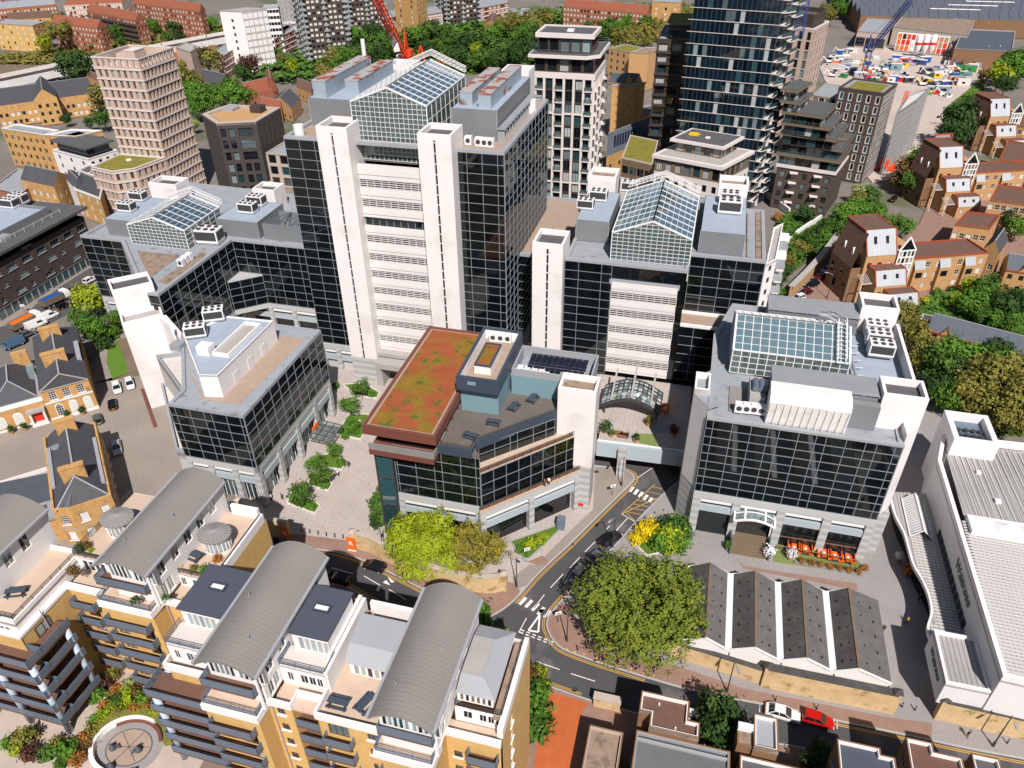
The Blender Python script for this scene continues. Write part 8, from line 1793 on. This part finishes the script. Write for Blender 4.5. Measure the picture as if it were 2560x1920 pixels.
# ================================================================== vehicles
def loft(st,n=8):
 vs=[]; fs=[]
 for(x,zl,zt,hw) in st:
  for(a,b) in((.75,0),(1,.25),(1,.7),(.9,1),(-.9,1),(-1,.7),(-1,.25),(-.75,0)):vs.append((x,hw*a,zl+(zt-zl)*b))
 k=len(st)
 for i in range(k-1):
  for j in range(n):fs.append((i*n+j,(i+1)*n+j,(i+1)*n+(j+1)%n,i*n+(j+1)%n))
 return MB().add(vs,fs+[tuple(range(n)),tuple(range(k*n-1,(k-1)*n-1,-1))])
def car_proto(kind):
 e=bpy.data.objects.new('parked_car' if kind in('hatch','suv','saloon') else 'van',None); COL.objects.link(e); e['category']='car' if kind!='van' else 'van'
 L,H,hw=dict(hatch=(4.1,1.48,.88),suv=(4.6,1.68,.93),saloon=(4.6,1.43,.9),van=(5.0,1.95,.97))[kind]; k=L/4.2; zb=H*.62
 def add(nm,mb,mat,par=None,sm=False):
  o=link(nm,mb.mesh(nm,(0,0,0),sm),par or e,mat); return o
 b=add('body',loft([(-2.1*k,.4,zb-.25,.7),(-2.02*k,.28,zb-.02,hw-.08),(-1.2*k,.2,zb,hw),(0,.18,zb,hw),(1.0*k,.2,zb-.04,hw),(1.85*k,.25,zb-.22,hw-.07),(2.1*k,.36,zb-.4,hw-.2)]),'white_paint')
 r0,r1,f1,f0=dict(hatch=(-2.0,-1.75,.15,1.05),suv=(-2.05,-1.85,.2,1.0),saloon=(-1.75,-1.0,.2,1.05),van=(-2.08,-2.05,.9,1.5))[kind]
 hb,ht=hw-.07,hw-.24
 q=[(r0*k,zb-.05,hb),(r1*k,H-.06,ht),(f1*k,H-.06,ht),(f0*k,zb-.08,hb)]
 vs=[(x,s*h_,z) for s in(-1,1) for(x,z,h_) in q]
 if kind!='van':add('windows',MB().add(vs,[(0,3,2,1),(4,5,6,7),(1,2,6,5),(2,3,7,6),(0,1,5,4)]),'g_win')
 else:
  add('cargo_body',MB().add(vs,[(0,3,2,1),(4,5,6,7),(1,2,6,5),(2,3,7,6),(0,1,5,4)]),'white_paint'); add('windows',MB().poly([(f1*k+.03,-ht,H-.15),(f0*k-.05,-hb+.05,zb),(f0*k-.05,hb-.05,zb),(f1*k+.03,ht,H-.15)][::-1]).poly([(f0*k-.1,-hb-.01,zb+.05),(f1*k,-ht-.03,H-.2),(.1,-ht-.03,H-.2),(.1,-hb-.01,zb+.05)]),'g_win')
 add('roof',MB().box(r1*k-.05,f1*k+.05,-ht-.02,ht+.02,H-.06,H),'white_paint')
 pl=MB()
 for s in(-1,1):
  pl.beam((q[0][0],s*q[0][2],q[0][1]),(q[1][0],s*(ht+.01),q[1][1]),.1).beam((q[3][0],s*q[3][2],q[3][1]),(q[2][0],s*(ht+.01),q[2][1]),.07).beam((-.45*k,s*hb,zb-.02),(-.5*k,s*(ht+.01),H-.05),.09)
 if kind!='van':add('pillars',pl,'white_paint')
 for x in(-1.3*k,1.3*k):
  for s in(-1,1):
   w_=add('wheel',MB().tube((x,s*(hw-.2),.32),(x,s*(hw+.02),.32),.33,n=12),'rubber'); add('rim',MB().tube((x,s*(hw+.0),.32),(x,s*(hw+.035),.32),.2,n=10),'galv',w_)
 for s in(-1,1):
  add('headlight',MB().box(1.98*k,2.08*k,s*(hw-.3)-.16,s*(hw-.3)+.16,zb-.45,zb-.28),'white_metal'); add('tail_light',MB().box(-2.1*k,-2.0*k,s*(hw-.22)-.1,s*(hw-.22)+.1,zb-.35,zb-.1),'red')
 add('number_plate',MB().box(-2.13*k,-2.09*k,-.26,.26,.5,.62),'yellow'); return e
CARS={}
PAINT=dict(white=(.75,.75,.75),black=(.008,.008,.01),red=(.5,.01,.006),silver=(.38,.40,.42),grey=(.10,.105,.11),maroon=(.12,.008,.01),blue=(.06,.12,.2),green=(.05,.08,.07))
for n_,c_ in PAINT.items():M('car_'+n_,c_,.22,.0,spec=.6,metal=.15)
def car(kind,col,rc,x0,y0,x1,y1,where,group='cars',desc=None):
 """tail at x0, y0 and nose at x1, y1 on the sheet"""
 a,b=W(rc,x0,y0,.6),W(rc,x1,y1,.6)
 if kind not in CARS:CARS[kind]=(car_proto(kind),[])
 pr,us=CARS[kind]
 o=place(pr,us,(a[0]+b[0])/2,(a[1]+b[1])/2,.13 if 'court' in where or 'alley' in where else .0,math.atan2(b[1]-a[1],b[0]-a[0]),f'{desc or col + " " + {"hatch": "hatchback", "suv": "tall car", "saloon": "saloon car", "van": "van"}[kind]} {where}',group)
 for c in KIDS[o.name]:
  if c.name.split('.')[0] in('body','roof','pillars','cargo_body'):c.material_slots[0].link='OBJECT'; c.material_slots[0].material=MATS['car_'+col]
 return o
car('saloon','white',33,165,1215,410,1285,'parked in front of the red car'); car('hatch','red',33,435,1265,665,1335,'parked below the long stock brick wall')
car('hatch','black',21,955,1490,795,1440,'driving past the old brick gate wall'); car('hatch','black',21,690,1580,530,1535,'in the shadow of the barrel roof')
car('suv','black',22,680,1300,775,1235,'parked at the top of the side road'); car('saloon','grey',22,590,1425,690,1345,'parked half under the plane tree'); car('suv','grey',22,520,1495,425,1600,'parked nearest the zebra stripes')
for(k,c,x0,y0,x1,y1,wh) in(('hatch','white',855,105,878,195,'in the court, left of two white cars'),('hatch','white',950,75,975,165,'in the court, right of two white cars'),('hatch','black',838,310,828,230,'in the court below the white cars'),('hatch','green',735,415,710,340,'in the court beside the pot plants'),('saloon','silver',855,535,875,645,'in the court in the house shadow'),('saloon','grey',1640,1035,1760,1030,'under the low glass block by the court')):car(k,c,20,x0,y0,x1,y1,wh)
for(k,c,x0,y0,x1,y1,wh) in(('van','white',300,1005,410,960,'on the side street'),('hatch','black',420,925,530,870,'on the side street beside the tipper lorry'),('suv','grey',520,800,630,745,'on the side street by the lime tree'),('hatch','white',635,725,700,690,'highest up the side street'),('van','blue',160,1160,40,1210,'lowest on the side street'),('saloon','grey',150,1130,250,1085,'behind the slate roofs on the side street'),('van','white',225,1060,310,1025,'just above the slate roofs on the side street')):car(k,c,10,x0,y0,x1,y1,wh)
for(k,c,x,y,wh) in(('hatch','silver',615,635,'highest in the alley row'),('hatch','maroon',560,690,'second in the alley row'),('hatch','black',505,745,'third in the alley row'),('saloon','maroon',450,805,'fourth in the alley row'),('hatch','white',398,845,'lowest in the alley row')):car(k,c,13,x+35,y-10,x-35,y+12,wh)
car('suv','silver',13,1500,945,1600,985,'in the garden car park'); car('hatch','silver',13,1715,1065,1805,1050,'beside the car park hedge'); car('saloon','blue',21,60,1320,190,1290,'peeping out behind the barrel roof'); car('hatch','black',13,1090,130,1130,90,'in the dark alley'); car('saloon','white',3,600,490,640,470,'parked beside the pale brick tower'); car('saloon','silver',3,660,440,700,420,'parked behind the pale brick tower')
def lorry(label,rc,x0,y0,x1,y1,cab,load,bodym):
 a,b=W(rc,x0,y0,1),W(rc,x1,y1,1); an=90-math.degrees(math.atan2(b[1]-a[1],b[0]-a[0]))-90; u0,v0=toG(((a[0]+b[0])/2,(a[1]+b[1])/2),an); t=T('lorry',label,'lorry',u0,v0,a=an,group='lorries')
 t.mesh('cab',loft([(u0+2.0,v0*0+.6,2.7,1.2),(u0+2.3,.5,2.9,1.22),(u0+3.4,.5,2.8,1.22),(u0+3.9,.5,1.8,1.18)]).__class__().add([(p[0],p[1]+v0,p[2]) for p in loft([(u0+2.0,.6,2.7,1.2),(u0+2.3,.5,2.9,1.22),(u0+3.4,.5,2.8,1.22),(u0+3.9,.5,1.8,1.18)]).v],loft([(0,0,1,1),(1,0,1,1),(2,0,1,1),(3,0,1,1)]).f),cab); t.mesh('windscreen',MB().poly([(u0+3.55,v0-1,2.7),(u0+3.88,v0-1,1.85),(u0+3.88,v0+1,1.85),(u0+3.55,v0+1,2.7)][::-1]),'g_win')
 t.mesh('tipper_body',MB().ring(rect(u0-4,u0+1.8,v0-1.25,v0+1.25),.12,1.1,2.6),bodym); t.mesh('load',MB().prism(rect(u0-3.9,u0+1.7,v0-1.15,v0+1.15),1.0,2.35),load); t.mesh('chassis',MB().box(u0-4,u0+3.6,v0-.5,v0+.5,.6,1.1),'dark_metal')
 for x in(-3,-1.8,2.9):
  for s in(-1,1):w_=t.mesh('wheel',MB().tube((u0+x,v0+s*.9,.5),(u0+x,v0+s*1.22,.5),.5,n=12),'rubber'); t.mesh('rim',MB().tube((u0+x,v0+s*1.2,.5),(u0+x,v0+s*1.24,.5),.25,n=8),'galv',w_)
 t.done()
lorry('tipper lorry with blue cover and white cab on the side street',10,310,910,520,810,'white_paint','blue','bronze_light'); lorry('flatbed lorry with orange load on the side street',10,110,1070,290,980,'white_paint','orange','bronze_light')
# ================================================================== people (continuous skinned bodies)
for k,(c,rc,x,y,z,lab) in enumerate((('dark',21,690,735,.12,'person in dark clothes walking across the middle of the plaza'),('white',21,612,800,.12,'person in a white top beside the wooden plaza bench'),('brown',21,195,975,.12,'person in a brown coat by the plaza steps'),('white',21,112,980,.12,'person in a white top at the foot of the stone column'),('blue',21,640,690,.0,'person in blue sitting on the plaza bed rim'),('dark',21,575,500,.12,'person in dark clothes before the glass porch'),('white',21,770,425,.12,'person in white between the upper plaza beds'),('dark',21,572,190,.12,'person in dark clothes beside the low glass block entrance'),('white',20,2010,980,.12,'person in white under the corner of the low glass block'),('dark',33,1650,1430,.12,'person walking along the foot of the lettered brick wall'),('yellow',33,1200,590,.12,'person in yellow in the alley beside the canopy'),('dark',33,1025,650,.12,'person in dark clothes beside the gabled shed'),('dark',33,1290,420,.12,'person in dark clothes in the canopy shadow'),('brown',22,240,875,9.4,'person in brown on the lower office balcony'),('white',22,272,865,9.4,'person in white on the lower office balcony'),('dark',32,535,620,.12,'person in dark clothes on the brick pavement under the plane tree'),('yellow',3,1415,965,.1,'site worker in orange on the site road'),('dark',22,855,525,6.5,'person sitting on the deck near the turf'))):
 p=W(rc,x,y,z); o=link('person',PM[c],None); o.location=(*p,z); o.rotation_euler=(0,0,k*1.1); o['label']=lab; o['category']='person'; o['group']='people'
# ================================================================== street furniture
def proto(name,cat,parts):
 e=bpy.data.objects.new(name,None); COL.objects.link(e); e['category']=cat
 for(n,mb,m) in parts:link(n,mb.mesh(n),e,m)
 return e
bol=proto('bollard','bollard',[('post',MB().lathe(0,0,[(.1,0),(.09,.8),(.07,.85),(.1,.9),(.08,1.0),(.02,1.05)],8),'black'),('band',MB().cyl(0,0,.095,.72,.8,8),'white_metal')]); ub=[]
for(rc,sp,wh) in((21,'340 1218; 400 1228; 462 1238; 523 1248; 585 1258; 647 1266','across the plaza entrance'),(32,'485 790; 783 880; 1050 952; 1350 1022','along the corner pavement'),(33,'230 1165; 535 1228; 1945 1480','along the stock brick wall'),(33,'1165 1212; 1262 1236','at the alley mouth')):
 for i,s in enumerate(sp.split(';')):p=W(rc,*map(float,s.split())); place(bol,ub,p[0],p[1],.12,0,f'black bollard {wh}, {ORD[i]} from left','bollards')
lam=proto('street_lamp','street lamp',[('pole',MB().tube((0,0,0),(0,0,7),.11,.06,8),'dark_metal'),('arm',MB().tube((0,0,6.9),(-1.5,0,7.5),.05,n=6),'galv'),('lamp_head',MB().box(-2.2,-1.4,-.16,.16,7.42,7.58),'galv'),('base',MB().cyl(0,0,.18,0,.9,8),'dark_metal')]); ul=[]
for(rc,x,y,rz,wh) in((22,745,1330,.9,'beside the cars on the side road'),(33,1840,1500,1.2,'before the lettered brick wall'),(32,1590,1100,1.6,'below the gabled shed'),(32,405,722,2.2,'with the sign plates on the brick corner'),(21,950,1400,1.6,'before the old gate wall'),(22,810,875,1.0,'at the deck column'),(31,1930,320,2.4,'on the paved corner below the notice board'),(10,520,960,.5,'on the side street'),(13,613,850,0.,'in the alley')):p=W(rc,x,y); place(lam,ul,p[0],p[1],.12,rz,f'dark steel street lamp {wh}','street lamps')
sgn=proto('sign_post','sign',[('post',MB().cyl(0,0,.05,0,2.6,6),'dark_metal'),('plate',MB().box(-.5,.5,-.06,-.02,1.9,2.6),'white_paint'),('plate_bar',MB().box(-.3,.3,-.075,-.061,2.1,2.3),'blue')]); us_=[]
for(rc,x,y,wh) in((22,742,945,'on the beige pavement before the deck'),(32,340,585,'at the tip of the brick corner'),(22,110,1415,'on the grass bed by the side road'),(10,190,960,'on the side street pavement')):p=W(rc,x,y); place(sgn,us_,p[0],p[1],.12,.3,f'white sign plate on a post {wh}','signs')
# old gate walls of the plaza with orange banners
brick_wall('curved old brick gate wall right of the plaza entrance',[toG(p) for p in smooth(pts('21 735 1330; 21 860 1365; 21 960 1420; 21 1150 1520; 21 1400 1610; 21 1700 1660; 21 1840 1640'),3)],3.6,.6,'concrete_warm')
brick_wall('old brick gate wall left of the plaza entrance',[toG(p) for p in smooth(pts('21 240 1245; 21 100 1225; 20 1950 1150; 20 1800 1090'),3)],3.6,.6,'concrete_warm')
for(lab,rc,x,y) in(('orange banner panel on the right gate pier',21,738,1330),('orange banner panel on the left gate pier',21,255,1255)):
 p=toG(W(rc,x,y)); t=T('orange_banner',lab,'banner',p[0]-.3,p[1]-.8); t.mesh('panel',MB().box(p[0]-.95,p[0]+.55,p[1]-.95,p[1]-.8,.4,3.2),'orange'); t.mesh('foot',MB().box(p[0]-.95,p[0]+.55,p[1]-1.0,p[1]-.75,0,.4),'white_paint'); lettering(t,'R','white_paint',1.2,(p[0]-.2,p[1]-.97,1.9),rad(90),0); t.done()
p=Q(22,1135,300,7.4); t=T('number_sign','orange sign with a white figure 4 beside the arched canopy','sign',*p,z=6.5); t.mesh('panel',MB().box(p[0]-.8,p[0]+.8,p[1]-.1,p[1]+.1,6.5,8.6),'orange'); lettering(t,'4','white_paint',1.7,(p[0],p[1]-.14,7.5),rad(90),0); t.done()
# picnic booths on the turf before the right glass block
t=T('turf_terrace','artificial turf terrace with orange edged planting before the right glass block','terrace',27,94)
tq=[Q(23,235,1215),Q(23,215,1440),Q(23,860,1530),Q(23,850,1280)]
t.mesh('turf',MB().prism(ccw(tq),0,.16),'turf'); t.mesh('edging',strip([Q(23,370,1445),Q(23,870,1540)],.4,.1,.5),'wood_grey'); fm_=MB()
for k in range(2):a,b=Q(23,240,1240+70*k,2.6),Q(23,840,1335+90*k,2.6); fm_.beam((*a,2.6),(*b,2.6),.12); fm_.beam((*a,0),(*a,2.6),.12); fm_.beam((*b,0),(*b,2.6),.12)
t.mesh('pergola_frame',fm_,'bronze_light'); t.done()
def booth(m):return[('table_top',MB().box(-.75,.75,-.35,.35,.72,.8),m),('bench',MB().box(-.75,.75,-.85,-.5,.42,.5),m),('bench',MB().box(-.75,.75,.5,.85,.42,.5),m),('backrest',MB().box(-.75,.75,-.95,-.85,.42,1.1),m),('backrest',MB().box(-.75,.75,.85,.95,.42,1.1),m),('leg',MB().box(-.6,-.5,-.8,.8,.1,.45),'dark_metal'),('leg',MB().box(.5,.6,-.8,.8,.1,.45),'dark_metal'),('tray',MB().box(-.2,.2,-.15,.15,.8,.84),'white_paint')]
bo,bb=proto('picnic_booth','picnic table',booth('orange')),proto('picnic_booth','picnic table',booth('blue')); u1_,u2_=[],[]
for i,(x,y) in enumerate(((368,1345),(450,1355),(588,1385),(668,1405),(765,1420))):p=W(23,x,y,.5); place(bo,u1_,p[0],p[1],.16,rad(75),f'orange picnic booth, {ORD[i]} from left in the front row','picnic booths',1.15)
for i,(x,y) in enumerate(((395,1290),(420,1235),(500,1250),(575,1325),(610,1265),(675,1335),(745,1355))):p=W(23,x,y,.5); place(bb,u2_,p[0],p[1],.16,rad(75),f'blue picnic booth, {ORD[i]} from left in the back rows','picnic booths',1.15)
for i,s in enumerate(((430,1425),(500,1440),(570,1452),(640,1468),(710,1480),(780,1492),(850,1505),(900,1480))):p=W(23,*s,.8); tree(f'amber flowering bush on the turf terrace edge, {ORD[i]} from left',p[0],p[1],.65,'f_amber','bush',.3,.5,'amber bushes','shrub')
pot=proto('flower_pot','pot',[('pot',MB().lathe(0,0,[(.35,0),(.5,.6),(.55,.7),(.45,.7)],10),'brick_orange'),('soil',MB().cyl(0,0,.45,.5,.66,10),'earth')]); up_=[]
for(rc,x,y,z,m,r,wh) in((20,493,345,.1,'f_dark',.9,'before the pedimented house'),(20,608,320,.1,'f_dark',.9,'at the corner of the pedimented house'),(20,180,435,.1,'f_dark',.9,'left of the red door'),(20,78,460,.1,'f_dark',.9,'far left of the red door'),(22,1605,1320,.1,'f_green',.9,'beside the entrance steps'),(22,690,450,6.5,'f_dark',1.5,'biggest on the deck'),(22,1015,400,6.5,'f_olive',1.0,'before the arched canopy'),(22,740,480,6.5,'f_mid',.8,'beside the biggest deck bush'),(22,920,520,6.5,'f_dark',.9,'beside the deck turf'),(22,1200,470,6.5,'f_red',1.2,'in the shaded deck corner'),(23,180,1370,.1,'f_white',1.3,'left of the turf terrace'),(23,350,1390,.1,'f_white',1.1,'at the turf terrace corner'),(23,1145,1400,.1,'f_white',.9,'by the alley flower stall'),(23,1210,1500,.1,'f_orange',1.2,'under the supermarket canopy')):
 p=W(rc,x,y,z+.9); place(pot,up_,p[0],p[1],z,0,f'round plant pot {wh}','plant pots'); tree(f'{CW[m]} potted bush {wh}',p[0],p[1],r,m,'ball',z+.5,r*.8,'potted bushes','shrub')
for i,(x,y) in enumerate(((790,480),(835,490),(815,500))):p=toG(W(22,x,y,6.9)); t=T('deck_bench',('left','right','front')[i]+' brown timber bench set on the deck','bench',*p,z=6.5,group='deck benches'); t.mesh('seat',MB().box(p[0]-.7,p[0]+.7,p[1]-.5,p[1]+.5,6.9,7.05),'wood'); t.mesh('leg',MB().box(p[0]-.6,p[0]-.5,p[1]-.4,p[1]+.4,6.5,6.9),'wood'); t.mesh('leg',MB().box(p[0]+.5,p[0]+.6,p[1]-.4,p[1]+.4,6.5,6.9),'wood')
# roof deck tables of the central block
tb_=proto('deck_table','table',[('top',MB().box(-1.3,1.3,-.4,.4,.7,.8),'navy_clad'),('bench',MB().box(-1.3,1.3,-.9,-.6,.42,.5),'navy_clad'),('bench',MB().box(-1.3,1.3,.6,.9,.42,.5),'navy_clad'),('leg',MB().box(-1,-.9,-.8,.8,0,.7),'dark_metal'),('leg',MB().box(.9,1,-.8,.8,0,.7),'dark_metal')]); ut=[]
for(rc,x,y,z,rz,wh) in((21,1910,300,20.4,1.3,'largest on the timber roof deck'),(21,1760,415,20.4,0,'by the roof deck edge'),(21,1590,515,20.4,-.2,'at the near end of the roof deck'),(21,2050,240,20.4,1.3,'by the teal plant wall'),(30,130,370,24.3,.4,'long on the left roof terrace'),(20,1440,1405,25,-.2,'on the terrace beside the oval room'),(31,615,1190,23.4,0,'on the tiled terrace before the lead roof'),(31,815,1200,23.4,1.2,'beside the third barrel roof')):p=W(rc,x,y,z); place(tb_,ut,p[0],p[1],z,rz-rad(GA),f'dark table with benches {wh}','roof tables',.9)
# ================================================================== rooftop plant
fan_=lambda mb,x,y,z,r:mb.cyl(x,y,r,z,z+.12,10)
fb_=MB()
for i in range(3):
 for j in range(2):fan_(fb_,-1.1+1.1*i,-.55+1.1*j,2.2,.36)
chl=proto('chiller','chiller',[('casing',MB().box(-1.8,1.8,-1.15,1.15,.3,2.2),'white_metal'),('grille',MB().box(-1.6,1.6,-1.19,-1.14,.7,2.0).box(1.79,1.84,-1,1,.7,2),'dark_metal'),('fan',fb_,'dark_metal'),('skid',MB().box(-1.8,1.8,-1,1,0,.3),'galv')]); uc=[]
acu=proto('air_conditioner','air conditioner',[('casing',MB().box(-.5,.5,-.4,.4,.1,1.3),'white_metal'),('fan_grille',MB().tube((0,-.4,.75),(0,-.45,.75),.33,n=10),'dark_metal'),('foot',MB().box(-.5,.5,-.3,.3,0,.1),'galv')]); ua=[]
for(rc,x,y,z,rz,wh,s) in((10,945,190,27.6,0,'left on the small glass roofed wing',1.2),(10,1030,110,27.6,0,'behind the other on the wing left plant roof',1.2),(10,1840,200,27.6,0,'front on the right plant roof of the wing',1.3),(10,1905,145,27.6,0,'rear on the right plant roof of the wing',1.3),(10,1455,1110,25,.5,'front on the white penthouse',1.2),(10,1590,990,25,.5,'rear on the white penthouse',1.2),(13,970,1100,25,0,'rear in the right block plant yard',1.3),(13,985,1170,25,0,'middle in the right block plant yard',1.3),(13,1005,1250,25,0,'front in the right block plant yard',1.3),(12,545,170,36,0,'left plant roof of the louvred block',1.1),(12,640,110,36,0,'left plant roof rear of the louvred block',1.2),(12,1610,200,36,0,'right plant roof of the louvred block',1.5),(12,1610,130,36,0,'right plant roof rear of the louvred block',1.3),(10,1560,420,23.6,.1,'white, beside the small glass roof',1.8),(10,80,165,17.3,0,'on the dark office roof',1.4),(10,150,130,17.3,0,'rear on the dark office roof',1.4),(12,870,40,33,0,'behind the gabled glass roof',1.2)):p=W(rc,x,y,z+.3); place(chl,uc,p[0],p[1],z,rz-rad(GA),f'white roof chiller {wh}','roof chillers',s*.86)
k=0
for j in range(3):
 for i in range(5 if j<2 else 4):p=frG(-27+1.25*i+.3*j,102+1.05*j); place(acu,ua,p[0],p[1],23,-rad(GA),f'white air conditioner behind the teal wall, {("front", "middle", "rear")[j]} row {ORD[i]} from left','air conditioners'); k+=1
for(rc,x,y,z,wh) in((1,1575,1050,52,'largest at the tall tower roof edge'),(1,1650,1060,52,'first of three at the tall tower roof edge'),(1,1695,1065,52,'second of three at the tall tower roof edge'),(1,1738,1068,52,'third of three at the tall tower roof edge'),(11,1760,1140,26.2,'left of three in the roof well'),(11,1815,1145,26.2,'middle of three in the roof well'),(11,1868,1150,26.2,'right of three in the roof well'),(10,1345,590,23.6,'left beside the gravel roof bed'),(10,1375,565,23.6,'middle beside the gravel roof bed'),(10,1405,545,23.6,'right beside the gravel roof bed'),(22,1680,300,24.6,'first in the right block roof row'),(22,1735,305,24.6,'second in the right block roof row'),(22,1790,310,24.6,'third in the right block roof row'),(22,1845,318,24.6,'fourth in the right block roof row'),(32,1345,1280,0,'on the wall beside the brown roofed house')):p=W(rc,x,y,z+.6); place(acu,ua,p[0],p[1],z,-rad(GA),f'white air conditioner {wh}','air conditioners',1.3)
